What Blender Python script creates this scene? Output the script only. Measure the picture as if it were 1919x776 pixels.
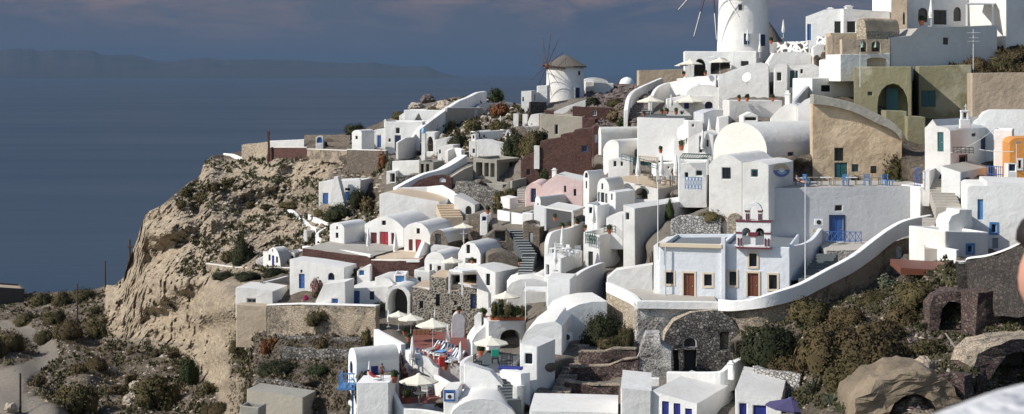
import bpy, bmesh, math, random
import numpy as np
from mathutils import Vector, noise, geometry
random.seed(7)
SC = bpy.context.scene
for _o in list(bpy.data.objects): bpy.data.objects.remove(_o)
C = SC.collection
# ------------------------------------------------------------------ camera, light, exposure
F = 3000.0; CX = 959.5; HZ = 138.0
cam_d = bpy.data.cameras.new('camera'); cam = bpy.data.objects.new('camera', cam_d); C.objects.link(cam)
cam.location = (0, 0, 0); cam.rotation_euler = (math.radians(90), 0, 0)
cam_d.sensor_width = 36.0; cam_d.lens = F / 1919.0 * 36.0
cam_d.shift_y = -(388.0 - HZ) / 1919.0
cam_d.clip_start = 0.1; cam_d.clip_end = 400000
cam_d.dof.use_dof = True; cam_d.dof.focus_distance = 165; cam_d.dof.aperture_fstop = 7.0
SC.camera = cam
SUN_EL = 37.0
SDX, SDY = -0.956, -0.292           # horizontal direction towards the sun
sun_d = bpy.data.lights.new('sun', 'SUN'); sun_d.energy = 4.8; sun_d.angle = math.radians(0.5); sun_d.color = (1.0, 0.955, 0.88)
sun = bpy.data.objects.new('sun', sun_d); C.objects.link(sun); sun.location = (-200, -60, 200)
_ce = math.cos(math.radians(SUN_EL))
sun.rotation_euler = Vector((SDX*_ce, SDY*_ce, math.sin(math.radians(SUN_EL)))).to_track_quat('Z', 'Y').to_euler()
SC.render.engine = 'CYCLES'
SC.view_settings.view_transform = 'Standard'; SC.view_settings.look = 'None'
SC.view_settings.exposure = 0.07; SC.view_settings.gamma = 1.0; SC.view_settings.use_curve_mapping = False
SC.cycles.max_bounces = 5; SC.cycles.diffuse_bounces = 3; SC.cycles.glossy_bounces = 2
SC.cycles.volume_bounces = 0; SC.cycles.transparent_max_bounces = 4; SC.cycles.caustics_reflective = False

HAZE_D = 0.000024; HAZE_C = (.14,.225,.355,1)
class NT:
    def __init__(s, tree): s.t = tree; s.n = tree.nodes; s.l = tree.links
    def add(s, typ, **kw):
        nd = s.n.new(typ)
        for k, v in kw.items(): setattr(nd, k, v)
        return nd
    def link(s, a, b): s.l.new(a, b)
    def noise(s, vec, scale, detail=4, rough=.55, dist=0.0):
        nd = s.add('ShaderNodeTexNoise'); nd.inputs['Scale'].default_value = scale
        nd.inputs['Detail'].default_value = detail; nd.inputs['Roughness'].default_value = rough
        nd.inputs['Distortion'].default_value = dist
        s.link(vec, nd.inputs['Vector']); return nd
    def ramp(s, val, a, b, c0=(0,0,0,1), c1=(1,1,1,1)):
        nd = s.add('ShaderNodeValToRGB'); e = nd.color_ramp.elements
        e[0].position = a; e[1].position = b; e[0].color = c0; e[1].color = c1
        s.link(val, nd.inputs[0]); return nd.outputs[0]
    def mix(s, fac, a, b, mode='MIX'):
        nd = s.add('ShaderNodeMix', data_type='RGBA', blend_type=mode)
        if isinstance(fac, (int, float)): nd.inputs[0].default_value = fac
        else: s.link(fac, nd.inputs[0])
        for i, v in ((6, a), (7, b)):
            if isinstance(v, (tuple, list)): nd.inputs[i].default_value = (v[0], v[1], v[2], 1)
            else: s.link(v, nd.inputs[i])
        return nd.outputs[2]
    def math(s, op, a, b=0.0, c=None):
        nd = s.add('ShaderNodeMath', operation=op)
        for i, v in enumerate((a, b) if c is None else (a, b, c)):
            if isinstance(v, (int, float)): nd.inputs[i].default_value = v
            else: s.link(v, nd.inputs[i])
        return nd.outputs[0]
    def mapping(s, vec, sc):
        nd = s.add('ShaderNodeMapping'); nd.inputs['Scale'].default_value = sc
        s.link(vec, nd.inputs['Vector']); return nd.outputs[0]

world = bpy.data.worlds.new('World'); SC.world = world; world.use_nodes = True
w = NT(world.node_tree); w.n.clear()
sky = w.add('ShaderNodeTexSky', sky_type='NISHITA'); sky.sun_disc = False
sky.sun_elevation = math.radians(SUN_EL); sky.sun_rotation = math.atan2(SDX, SDY) % (2*math.pi)
sky.altitude = 100; sky.dust_density = 0.6
tc = w.add('ShaderNodeTexCoord'); sep = w.add('ShaderNodeSeparateXYZ'); w.link(tc.outputs['Generated'], sep.inputs[0])
# distant bank of storm cloud low over the sea
n1 = w.noise(w.mapping(tc.outputs['Generated'], (9, 9, 34)), 1.6, 7, .6, .6)
n2 = w.noise(w.mapping(tc.outputs['Generated'], (4, 4, 14)), 1.0, 4, .5)
bank = w.mix(w.ramp(n2.outputs[0], .35, .68), (.080, .112, .176), (.132, .150, .192))
hi = w.math('MULTIPLY', w.ramp(n1.outputs[0], .42, .66), w.ramp(sep.outputs[2], .016, .050))
bank = w.mix(hi, bank, (.27, .205, .215))
bg1 = w.add('ShaderNodeBackground'); bg1.inputs[1].default_value = 0.125
w.link(sky.outputs[0], bg1.inputs[0])
bg2 = w.add('ShaderNodeBackground'); bg2.inputs[1].default_value = 1.0; w.link(bank, bg2.inputs[0])
mx = w.add('ShaderNodeMixShader')
up = w.ramp(sep.outputs[2], .30, .60)
front = w.ramp(sep.outputs[1], -.55, .05, (1,1,1,1), (0,0,0,1))
w.link(w.math('MAXIMUM', up, front), mx.inputs[0]); w.link(bg2.outputs[0], mx.inputs[1]); w.link(bg1.outputs[0], mx.inputs[2])
wo = w.add('ShaderNodeOutputWorld'); w.link(mx.outputs[0], wo.inputs[0])

# ------------------------------------------------------------------ materials
MATS = {}
def newmat(name):
    m = bpy.data.materials.new(name); m.use_nodes = True; t = NT(m.node_tree)
    b = t.n['Principled BSDF']; g = t.add('ShaderNodeNewGeometry')
    MATS[name] = m
    return m, t, b, g.outputs['Position']
def bump(t, b, h, strength, dist=.05):
    bp = t.add('ShaderNodeBump'); bp.inputs['Strength'].default_value = strength; bp.inputs['Distance'].default_value = dist
    t.link(h, bp.inputs['Height']); t.link(bp.outputs[0], b.inputs['Normal'])
def plaster(name, col, stain=(.5,.47,.4), amt=.35, lo=.50, hi=.80, bs=.35):
    m, t, b, p = newmat(name)
    big = t.noise(p, .22, 6, .65)
    st = t.noise(t.mapping(p, (1.1, 1.1, .16)), 1.0, 5, .6)
    fac = t.math('MULTIPLY', t.ramp(big.outputs[0], lo, hi), amt)
    f2 = t.math('MULTIPLY', t.ramp(st.outputs[0], .52, .82), amt*.7)
    c = t.mix(t.math('MAXIMUM', fac, f2), col, stain)
    fine = t.noise(p, 2.6, 5, .7)
    c = t.mix(t.math('MULTIPLY', fine.outputs[0], .16), c, tuple(x*.72 for x in col))
    oi = t.add('ShaderNodeObjectInfo'); c = t.mix(t.math('MULTIPLY', oi.outputs['Random'], .22), c, tuple(x*k_ for x, k_ in zip(col, (.80,.76,.70))))
    t.link(c, b.inputs['Base Color']); b.inputs['Roughness'].default_value = .9
    n = t.noise(p, 1.3, 6, .62); bump(t, b, n.outputs[0], bs, .22)
    return m
def flat(name, col, rough=.6, var=.2, metal=0.0):
    m, t, b, p = newmat(name)
    n = t.noise(p, 3.0, 4, .6)
    t.link(t.mix(t.math('MULTIPLY', n.outputs[0], var), col, tuple(x*.45 for x in col)), b.inputs['Base Color'])
    b.inputs['Roughness'].default_value = rough; b.inputs['Metallic'].default_value = metal
    return m
def stone(name, c1, c2, mortar, scale=2.4, mw=.07, zs=1.7, over=None, oamt=.5, bs=.8):
    m, t, b, p = newmat(name)
    wob = t.noise(p, 2.0, 2)
    pv = t.add('ShaderNodeVectorMath', operation='MULTIPLY_ADD')
    t.link(wob.outputs['Color'], pv.inputs[0]); pv.inputs[1].default_value = (.3,.3,.3); t.link(t.mapping(p, (1,1,zs)), pv.inputs[2])
    v = t.add('ShaderNodeTexVoronoi', feature='F1'); v.inputs['Scale'].default_value = scale; t.link(pv.outputs[0], v.inputs['Vector'])
    e = t.add('ShaderNodeTexVoronoi', feature='DISTANCE_TO_EDGE'); e.inputs['Scale'].default_value = scale; t.link(pv.outputs[0], e.inputs['Vector'])
    s = t.add('ShaderNodeSeparateColor'); t.link(v.outputs['Color'], s.inputs[0])
    c = t.mix(s.outputs[0], c1, c2)
    n = t.noise(p, 5, 4, .7); c = t.mix(t.math('MULTIPLY', n.outputs[0], .5), c, tuple(x*.4 for x in c1))
    edge = t.ramp(e.outputs['Distance'], mw*.4, mw)
    c = t.mix(edge, mortar, c)
    if over:
        o = t.noise(p, .32, 7, .72); c = t.mix(t.math('MULTIPLY', t.ramp(o.outputs[0], .45, .50), oamt), c, over)
    t.link(c, b.inputs['Base Color']); b.inputs['Roughness'].default_value = .92
    bump(t, b, edge, bs, .12)
    return m
plaster('white', (.80,.79,.765), (.44,.41,.36), .6, .46, .72)
plaster('white_clean', (.82,.82,.805), (.52,.50,.46), .5, .48, .74)
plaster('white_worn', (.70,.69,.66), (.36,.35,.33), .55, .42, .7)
plaster('near_white', (.62,.62,.63), (.45,.45,.46), .3, bs=.9)
plaster('cream', (.70,.68,.63), (.52,.48,.41), .35)
plaster('pale_blue', (.71,.74,.78), (.55,.57,.60), .3)
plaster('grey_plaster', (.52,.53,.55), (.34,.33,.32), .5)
plaster('roof_white', (.72,.71,.68), (.50,.47,.42), .45, .42, .75)
plaster('roof_grey', (.50,.51,.53), (.36,.36,.36), .5, .42, .75)
plaster('roof_dark', (.16,.18,.20), (.30,.29,.27), .5)
plaster('pink', (.74,.56,.53), (.62,.50,.46), .4)
plaster('ochre', (.68,.53,.36), (.38,.28,.18), .85, .40, .62, .7)
plaster('olive', (.24,.22,.13), (.42,.40,.30), .75, .56, .66, .5)
plaster('tan_wall', (.52,.42,.31), (.32,.25,.18), .7, .4, .62, .6)
plaster('orange', (.62,.27,.07), (.45,.20,.06), .4)
plaster('concrete', (.36,.34,.29), (.20,.19,.17), .6, .38, .7, .5)
plaster('shaded_concrete', (.07,.06,.052), (.04,.04,.04), .5)  # shore building's shade is put into this darkened base colour
stone('tuff_wall', (.07,.06,.05), (.36,.30,.23), (.30,.245,.185), 3.0, .12, 1.4, over=(.42,.34,.25), oamt=.9, bs=1.0)
stone('ruin_plaster', (.10,.09,.085), (.34,.32,.29), (.46,.44,.41), 3.4, .12, 1.3, over=(.56,.545,.51), oamt=.97, bs=.9)
plaster('rock_tuff', (.28,.22,.15), (.11,.085,.06), .8, .42, .62, 1.0)
plaster('paving', (.44,.41,.36), (.22,.21,.19), .6)
plaster('tan_paving', (.58,.46,.33), (.40,.33,.25), .5)
plaster('dirt', (.30,.27,.23), (.18,.16,.13), .7)
plaster('maroon_paint', (.25,.035,.05), (.2,.05,.05), .3)
m = plaster('red_tile', (.20,.062,.048), (.30,.16,.12), .5)
stone('red_stone', (.075,.028,.024), (.17,.075,.06), (.17,.115,.095), 4.2, .05)
stone('brown_stone', (.16,.125,.095), (.32,.26,.20), (.12,.10,.085), 3.6, .10)
stone('grey_stone', (.05,.05,.05), (.19,.165,.13), (.42,.38,.31), 3.3, .17, 1.3)
stone('dark_stone', (.035,.03,.027), (.12,.10,.085), (.04,.036,.032), 3.2, .10, 1.5)
stone('rubble_stone', (.09,.085,.08), (.42,.39,.35), (.05,.045,.04), 3.6, .12, 1.3)
stone('white_stone', (.45,.43,.40), (.75,.73,.70), (.16,.15,.14), 3.6, .13, 1.3)
stone('dotted_wall', (.07,.06,.055), (.12,.10,.09), (.78,.77,.74), 1.5, .26, 1.0)
stone('garden_stone', (.075,.035,.032), (.21,.15,.125), (.04,.034,.03), 4.0, .11, 1.4)
stone('tan_stone', (.42,.34,.24), (.60,.52,.40), (.30,.25,.19), 2.6, .09, 1.4)
for n_, c_ in dict(blue=(.035,.11,.33), deep_blue=(.02,.03,.22), navy=(.015,.03,.085), bright_blue=(.075,.22,.46), light_blue=(.22,.45,.66),
                   red_paint=(.33,.025,.04), dark_red=(.12,.018,.025), brown=(.16,.05,.025), teal=(.02,.10,.11), green=(.02,.09,.07), beige_trim=(.72,.60,.44),
                   maroon=(.15,.022,.035), shutter_grey=(.28,.30,.32), white_paint=(.80,.80,.78), black_paint=(.02,.02,.022)).items():
    flat(n_, c_, .55)
flat('wood', (.26,.12,.06), .6); flat('grey_wood', (.23,.21,.18), .8); flat('thatch_fine', (.17,.14,.11), .95, .5)
flat('terracotta', (.45,.14,.07), .8); flat('dark_clay', (.22,.10,.07), .8); flat('metal', (.45,.46,.48), .4, .1, .7); flat('bronze', (.10,.13,.11), .45, .3, .6)
flat('canvas', (.74,.70,.58), .85, .1); flat('white_canvas', (.78,.77,.74), .85, .1); flat('purple_canvas', (.07,.06,.15), .8, .2)
flat('blue_towel', (.16,.33,.60), .9); flat('red_cloth', (.55,.03,.03), .8); flat('green_cloth', (.02,.33,.22), .8); flat('dark_cloth', (.02,.02,.024), .9)
flat('skin', (.55,.28,.20), .55, .1); flat('tan_skin', (.26,.10,.06), .55, .1); flat('mill_wood', (.085,.035,.028), .8); flat('hair', (.018,.012,.010), .6); flat('magenta', (.45,.02,.12), .8)
flat('antenna', (.62,.62,.6), .5, .05); flat('pole_wood', (.07,.05,.04), .9); flat('slate', (.10,.115,.12), .8, .4)
m, t, b, p = newmat('glass'); b.inputs['Base Color'].default_value = (.012,.015,.02,1); b.inputs['Roughness'].default_value = .12
m, t, b, p = newmat('shade_room'); b.inputs['Base Color'].default_value = (.10,.092,.08,1); b.inputs['Roughness'].default_value = .9  # dark colour stands in for the shade inside open doorways and arches
m, t, b, p = newmat('thatch')
wv = t.noise(t.mapping(p, (5,5,1.2)), 1.0, 5, .7); t.link(t.mix(wv.outputs[0], (.07,.06,.05), (.26,.22,.18)), b.inputs['Base Color'])
b.inputs['Roughness'].default_value = .95; bump(t, b, wv.outputs[0], 1.0, .3)
m, t, b, p = newmat('striped_towel')
wv = t.add('ShaderNodeTexWave'); wv.inputs['Scale'].default_value = 1.1; tcc = t.add('ShaderNodeTexCoord'); t.link(tcc.outputs['Object'], wv.inputs['Vector'])
t.link(t.mix(t.ramp(wv.outputs[0], .45, .55), (.75,.75,.74), (.03,.07,.16)), b.inputs['Base Color'])
for n_, a_, b_ in (('leaf_olive', (.042,.038,.016), (.112,.090,.040)), ('leaf_green', (.020,.032,.012), (.060,.075,.030)), ('leaf_brown', (.050,.038,.019), (.115,.085,.040)), ('tuft_dry', (.10,.08,.045), (.20,.165,.10)), ('tuft_olive', (.05,.05,.025), (.11,.10,.05)),
                   ('leaf_dark', (.018,.022,.010), (.045,.048,.022)), ('leaf_bright', (.05,.10,.02), (.20,.22,.04)), ('leaf_dry', (.11,.08,.045), (.22,.17,.09)),
                   ('leaf_flower', (.03,.05,.02), (.42,.20,.20)), ('leaf_grey', (.06,.07,.045), (.15,.16,.11)), ('leaf_rust', (.10,.035,.015), (.18,.08,.035))):
    m, t, b, p = newmat(n_)
    oi = t.add('ShaderNodeObjectInfo'); nn = t.noise(p, .6, 3, .6)
    ff = t.math('ADD', t.math('MULTIPLY', nn.outputs[0], 1.3), t.math('MULTIPLY_ADD', oi.outputs['Random'], .35, -.35))
    t.link(t.mix(t.ramp(ff, .2, .8), a_, b_), b.inputs['Base Color']); b.inputs['Roughness'].default_value = .85
    b.inputs['Specular IOR Level'].default_value = .15

# ------------------------------------------------------------------ helpers
def P(px, py, Y): return Vector(((px-CX)/F*Y, Y, -(py-HZ)/F*Y))
FOOT = []; FAC = []
CTRL = []   # terrain control points (px, py, depth)
def ctrl(px, py, Y): CTRL.append((px, py, Y))
def ctrlw(v):
    if v[1] > 5: CTRL.append((CX+v[0]/v[1]*F, HZ-v[2]/v[1]*F, v[1]))
def props(o, label, cat=None, group=None, kind=None):
    if label: o['label'] = label
    if cat: o['category'] = cat
    if group: o['group'] = group
    if kind: o['kind'] = kind
    return o
def empty(name, loc, label=None, cat=None, group=None, rz=0):
    o = bpy.data.objects.new(name, None); C.objects.link(o); o.location = loc; o.rotation_euler = (0,0,rz); o.empty_display_size = .3
    return props(o, label, cat, group)
class MB:
    def __init__(s, org=(0,0,0)): s.v = []; s.f = []; s.k = {}; s.o = Vector(org)
    def vt(s, p):
        p = Vector(p) - s.o; k = (round(p[0],4), round(p[1],4), round(p[2],4))
        if k not in s.k: s.k[k] = len(s.v); s.v.append(tuple(p))
        return s.k[k]
    def face(s, pts):
        ids = []
        for q in pts:
            i = s.vt(q)
            if i not in ids: ids.append(i)
        if len(ids) >= 3: s.f.append(ids)
    def box(s, c, d, rz=0, rm=None):
        c = Vector(c); cz, sz = math.cos(rz), math.sin(rz); P8 = []
        for i in (-1,1):
            for j in (-1,1):
                for k in (-1,1):
                    x, y, z = i*d[0]/2, j*d[1]/2, k*d[2]/2
                    P8.append(c + (rm @ Vector((x,y,z)) if rm else Vector((x*cz-y*sz, x*sz+y*cz, z))))
        for q in ((0,1,3,2),(4,6,7,5),(0,4,5,1),(2,3,7,6),(0,2,6,4),(1,5,7,3)): s.face([P8[a] for a in q])
    def tube(s, a, b, r0, r1=None, n=8, cap=True):
        a, b = Vector(a), Vector(b); r1 = r0 if r1 is None else r1; d = (b-a)
        if d.length < 1e-6: return
        q = d.normalized().to_track_quat('Z','Y'); A = []; Bv = []
        for i in range(n):
            t = 2*math.pi*i/n; e = q @ Vector((math.cos(t), math.sin(t), 0)); A.append(a+e*r0); Bv.append(b+e*r1)
        for i in range(n): s.face([A[i], A[(i+1)%n], Bv[(i+1)%n], Bv[i]])
        if cap: s.face(A[::-1]); s.face(Bv)
    def lathe(s, prof, c=(0,0,0), n=16, wob=0):
        c = Vector(c); R = []
        for r, z in prof:
            R.append([c+Vector((r*(1+wob*math.cos(i*n/3.0*2))*math.cos(2*math.pi*i/n), r*(1+wob*math.cos(i*n/3.0*2))*math.sin(2*math.pi*i/n), z)) for i in range(n)])
        for a, b in zip(R, R[1:]):
            for i in range(n): s.face([a[i], a[(i+1)%n], b[(i+1)%n], b[i]])
    def build(s, name, mat, parent=None, smooth=None, bev=0, rough=None, label=None, cat=None, group=None, kind=None, flip=True):
        me = bpy.data.meshes.new(name); me.from_pydata(s.v, [], s.f); me.validate()
        if flip:
            bm = bmesh.new(); bm.from_mesh(me); bmesh.ops.recalc_face_normals(bm, faces=bm.faces); bm.to_mesh(me); bm.free()
        if rough:
            bm = bmesh.new(); bm.from_mesh(me); amp, L = rough
            for _ in range(5):
                bmesh.ops.triangulate(bm, faces=[f for f in bm.faces if len(f.verts) > 4])
                lg = [e for e in bm.edges if e.calc_length() > L*1.6]
                if not lg or len(bm.faces) > 9000: break
                bmesh.ops.subdivide_edges(bm, edges=lg, cuts=1, use_grid_fill=True)
            bmesh.ops.triangulate(bm, faces=[f for f in bm.faces if len(f.verts) > 4])
            k = .5/L
            for v in bm.verts:
                q = (v.co+s.o)*k; v.co += noise.noise_vector(q)*amp + noise.noise_vector(q*2.3)*amp*.45
            bmesh.ops.recalc_face_normals(bm, faces=bm.faces); bm.to_mesh(me); bm.free()
        if smooth:
            me.polygons.foreach_set('use_smooth', [True]*len(me.polygons)); me.set_sharp_from_angle(angle=math.radians(smooth))
        me.materials.append(MATS[mat])
        o = bpy.data.objects.new(name, me); C.objects.link(o)
        if parent is not None: o.parent = parent
        else: o.location = s.o
        if bev:
            bv = o.modifiers.new('bevel', 'BEVEL'); bv.width = bev; bv.segments = 2; bv.limit_method = 'ANGLE'; bv.angle_limit = math.radians(35)
            bv.harden_normals = False
        return props(o, label, cat, group, kind)
def dup(root, loc, rz=0, scale=None, label=None, group=None, name=None):
    def cp(o, par):
        c = o.copy(); C.objects.link(c)
        if par is not None: c.parent = par
        for ch in o.children: cp(ch, c)
        return c
    c = cp(root, None); c.location = loc; c.rotation_euler = (0,0,rz)
    if scale is not None: c.scale = scale if hasattr(scale, '__len__') else (scale,)*3
    if label: c['label'] = label
    if group: c['group'] = group
    return c
def A(x0, y0, x1, y1, sag, n=12, both=True):
    """elliptic arch between two points, rising sag pixels above the chord"""
    r = []
    for i in range(n+1):
        a = math.pi*i/n; t = (1-math.cos(a))/2
        r.append((x0+(x1-x0)*t, y0+(y1-y0)*t-sag*math.sin(a)))
    return r if both else r[1:-1]
def CV(pts, n=4):
    """Catmull-Rom through tuples of any length"""
    r = []; Pn = [pts[0]]+list(pts)+[pts[-1]]
    for i in range(1, len(Pn)-2):
        for k in range(n):
            t = k/n; a, b, c, d = Pn[i-1:i+3]
            r.append(tuple(.5*(2*b[j]+(c[j]-a[j])*t+(2*a[j]-5*b[j]+4*c[j]-d[j])*t*t+(3*b[j]-a[j]-3*c[j]+d[j])*t**3) for j in range(len(b))))
    r.append(tuple(pts[-1])); return r
def panel(mb, org, d, inn, outline, holes, rec):
    org, d, inn = Vector(org), Vector(d), Vector(inn)
    W3 = lambda q, off=0: org + d*q[0] + Vector((0,0,q[1])) + inn*off
    if not holes:
        mb.face([W3(q) for q in outline]) if len(outline) <= 4 else None
        if len(outline) <= 4: return
    loops = [[Vector((q[0], q[1], 0)) for q in outline]] + [[Vector((q[0], q[1], 0)) for q in h] for h in holes]
    flatp = [q for lp in loops for q in lp]
    for tri in geometry.tessellate_polygon(loops): mb.face([W3(flatp[i]) for i in tri])
    for h, r in zip(holes, rec):
        for a, b in zip(h, h[1:]+h[:1]): mb.face([W3(a), W3(b), W3(b, r), W3(a, r)])
DOORC = {'b':'blue','B':'deep_blue','n':'navy','r':'red_paint','R':'dark_red','k':'black_paint','o':'brown','t':'teal','g':'green','s':'bright_blue','w':'white_paint','G':'shutter_grey','l':'light_blue','y':'beige_trim','m':'maroon','x':'glass'}
def quad_uz(h): us = [q[0] for q in h]; zs = [q[1] for q in h]; return min(us), max(us), min(zs), max(zs)
RMAT = ['shade_room']
def fit(kind, par, org, d, inn, h, root_o):
    """door / window / shutter joinery inside a hole. kind: type+colour(s)"""
    u0, u1, z0, z1 = quad_uz(h); d, inn, org = Vector(d), Vector(inn), Vector(org)
    W3 = lambda u, z, off: org + d*u + Vector((0,0,z)) + inn*off
    def bx(mb, a0, a1, c0, c1, o0, o1):
        q = [W3(a0,c0,o0), W3(a1,c0,o0), W3(a1,c1,o0), W3(a0,c1,o0)]; p2 = [W3(a0,c0,o1), W3(a1,c0,o1), W3(a1,c1,o1), W3(a0,c1,o1)]
        mb.face(q); mb.face(p2[::-1])
        for i in range(4): mb.face([q[i], p2[i], p2[(i+1)%4], q[(i+1)%4]])
    ty = kind[0]; col = DOORC.get(kind[1:2], 'white_paint')
    surround = DOORC.get(kind[2]) if len(kind) > 2 and ty in 'dsw' else None
    arch = len(h) > 5
    sf = None
    if surround:
        sf = MB(root_o); e = .17
        bx(sf, u0-e, u0-.003, z0-(e if ty != 'd' else 0), z1+e, -.05, .02); bx(sf, u1+.003, u1+e, z0-(e if ty != 'd' else 0), z1+e, -.05, .02)
        bx(sf, u0, u1, z1+.003, z1+e, -.047, .02)
        if ty != 'd': bx(sf, u0, u1, z0-e, z0-.003, -.07, .02)
        sf.build('door_frame' if ty == 'd' else 'window_surround', surround, par)
    if ty in 'ds':
        m = MB(root_o)
        if arch: m.face([W3(a, b_, .14) for a, b_ in h])
        else:
            n = 2 if ty == 's' or (u1-u0) > .9 else 1
            for k in range(n):
                a = u0+(u1-u0)*k/n+.012; b_ = u0+(u1-u0)*(k+1)/n-.012
                bx(m, a, b_, z0+.01, z1-.01, .12, .17)
                if ty == 's' or n == 2:
                    bx(m, a+.07, b_-.07, z0+(z1-z0)*.54, z1-.12, .10, .118); bx(m, a+.07, b_-.07, z0+.12, z0+(z1-z0)*.48, .10, .118)
        o = m.build('door' if ty == 'd' else 'shutter', col, par)
        if ty == 'd' and (u1-u0) > .5:
            hm = MB(root_o); bx(hm, u1-.2, u1-.12, z0+(z1-z0)*.45, z0+(z1-z0)*.5, .05, .09); hm.build('handle', 'metal', o)
    elif ty == 'w':
        m = MB(root_o); e = min(.09, (u1-u0)*.14)
        if arch:
            cu, cz = (u0+u1)/2, (z0+z1)/2
            hi_ = [(cu+(a-cu)*.84, cz+(b_-cz)*.86) for a, b_ in h]
            for i in range(len(h)):
                j = (i+1) % len(h); m.face([W3(*h[i], .12), W3(*h[j], .12), W3(*hi_[j], .12), W3(*hi_[i], .12)])
                m.face([W3(*hi_[i], .12), W3(*hi_[j], .12), W3(*hi_[j], .17), W3(*hi_[i], .17)])
        else:
            bx(m, u0, u0+e, z0, z1, .1, .16); bx(m, u1-e, u1, z0, z1, .1, .16); bx(m, u0+e, u1-e, z1-e, z1, .1, .16); bx(m, u0+e, u1-e, z0, z0+e, .1, .16)
            if u1-u0 > .7: bx(m, (u0+u1)/2-.025, (u0+u1)/2+.025, z0+e, z1-e, .11, .15)
        f_ = m.build('window', col, par)
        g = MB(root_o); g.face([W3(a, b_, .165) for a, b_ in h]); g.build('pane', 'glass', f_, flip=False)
    elif ty == 'v':
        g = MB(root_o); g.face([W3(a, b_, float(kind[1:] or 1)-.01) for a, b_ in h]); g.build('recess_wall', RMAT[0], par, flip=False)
def B(name, label, prof, yb, Y, yaw, mat='white', to=None, D=None, op=(), cat='house', roof=None, par=True, deep=1.5, group=None,
      rname='roof', ct=True, bev=.09, chim=(), pdrop=.35, ref=None, open_l=False):
    ya = math.radians(yaw); cu, su = math.cos(ya), math.sin(ya)
    xc = (prof[-1][0] if yaw <= 0 else prof[0][0]) if ref is None else ref
    X0 = (xc-CX)/F*Y
    u3 = Vector((cu, su, 0)); b3 = Vector((-su, cu, 0)); O = Vector((X0, Y, 0))
    def onp(px, py, o=O, d=u3):
        t = (px-CX)/F; u = (t*o[1]-o[0])/(d[0]-t*d[1]); yd = o[1]+u*d[1]; return u, -(py-HZ)/F*yd
    top = [onp(*q) for q in prof]
    zb = -(yb-HZ)/F*Y; zlow = zb-deep
    uL, uR = top[0][0], top[-1][0]
    if D is None:
        t = (to-CX)/F; cpt = O+u3*(uR if yaw <= 0 else uL)
        D = (t*cpt[1]-cpt[0])/(b3[0]-t*b3[1]); D = max(.4, min(abs(D), 60))
    rt = empty(name, O+u3*((uL+uR)/2)+b3*(D/2)+Vector((0,0,zb)), label, cat, group)
    ro = rt.location.copy()
    OL, OR = O+u3*uL, O+u3*uR
    planes = {'F':(O, u3, b3), 'R':(OR, b3, -u3), 'L':(OL, b3, u3)}
    H = {'F':[], 'R':[], 'L':[]}; Rc = {'F':[], 'R':[], 'L':[]}; jobs = []
    for o_ in op:
        pl, kind = o_[0], o_[1]; o0, d0, i0 = planes[pl]
        if kind.startswith('p'):   # free polygon recess
            h = [onp(q[0], q[1], o0, d0) for q in o_[2]]; r = 1.2; kind2 = None
        else:
            x0, y0, x1, y1 = o_[2:6]; xm = (x0+x1)/2
            a0 = onp(x0, y0, o0, d0)[0]; a1 = onp(x1, y0, o0, d0)[0]; z1_ = onp(xm, y0, o0, d0)[1]; z0_ = onp(xm, y1, o0, d0)[1]
            if a0 > a1: a0, a1 = a1, a0
            if len(o_) > 6:
                zs = z1_-(z1_-z0_)*o_[6]
                h = [(a0,z0_),(a1,z0_)]+[((a0+a1)/2+(a1-a0)/2*math.cos(math.pi*k/8), zs+(z1_-zs)*math.sin(math.pi*k/8)) for k in range(9)]
            else: h = [(a0,z0_),(a1,z0_),(a1,z1_),(a0,z1_)]
            r = .22 if kind[0] != 'v' else float(kind[1:] or 1)
        H[pl].append(h); Rc[pl].append(r); jobs.append((pl, kind, h, r))
    wmb = MB(ro)
    outl = [(uL, zlow), (uR, zlow)] + top[::-1]
    if ct: FOOT.append((O, u3, b3, uL, uR, D, min(q[1] for q in top)-(pdrop if par and len(prof) == 2 else 0)))
    FAC.append(([prof[0][0], prof[-1][0]], [max(prof[0][1], prof[-1][1])]*2, [HZ-zb/(O+u3*uL)[1]*F, HZ-zb/(O+u3*uR)[1]*F], [(O+u3*uL)[1], (O+u3*uR)[1]]))
    panel(wmb, O, u3, b3, outl, H['F'], Rc['F'])
    zL, zR = top[0][1], top[-1][1]
    panel(wmb, OR, b3, -u3, [(0,zlow),(D,zlow),(D,zR),(0,zR)], H['R'], Rc['R'])
    panel(wmb, OL, b3, u3, [(0,zlow),(D,zlow),(D,zL),(0,zL)], H['L'], Rc['L'])
    panel(wmb, O+b3*D, u3, b3, outl, [], [])
    rmb = MB(ro); rm = roof or ('roof_white' if mat in ('white','white_clean','cream','pink','pale_blue','white_worn') else mat)
    Q = lambda u, v, z: O+u3*u+b3*v+Vector((0,0,z))
    flatp = len(prof) == 2 and par and D > 1.2 and (uR-uL) > 1.2
    if flatp:
        e = .22; zs = lambda u: zL+(zR-zL)*(u-uL)/(uR-uL)
        ou = [(uL,0),(uR,0),(uR,D),(uL,D)]; iu = [(uL+e,e),(uR-e,e),(uR-e,D-e),(uL+e,D-e)]
        for i in range(4):
            j = (i+1)%4; a, b_, c_, d_ = ou[i], ou[j], iu[j], iu[i]
            wmb.face([Q(*a, zs(a[0])), Q(*b_, zs(b_[0])), Q(*c_, zs(c_[0])), Q(*d_, zs(d_[0]))])
            wmb.face([Q(*d_, zs(d_[0])), Q(*c_, zs(c_[0])), Q(*c_, zs(c_[0])-pdrop-.05), Q(*d_, zs(d_[0])-pdrop-.05)])
        rmb.face([Q(*q, zs(q[0])-pdrop) for q in iu])
    else:
        for a, b_ in zip(top, top[1:]):
            (wmb if abs(b_[0]-a[0]) < .05*abs(b_[1]-a[1]) else rmb).face([Q(a[0],0,a[1]), Q(b_[0],0,b_[1]), Q(b_[0],D,b_[1]), Q(a[0],D,a[1])])
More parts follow.
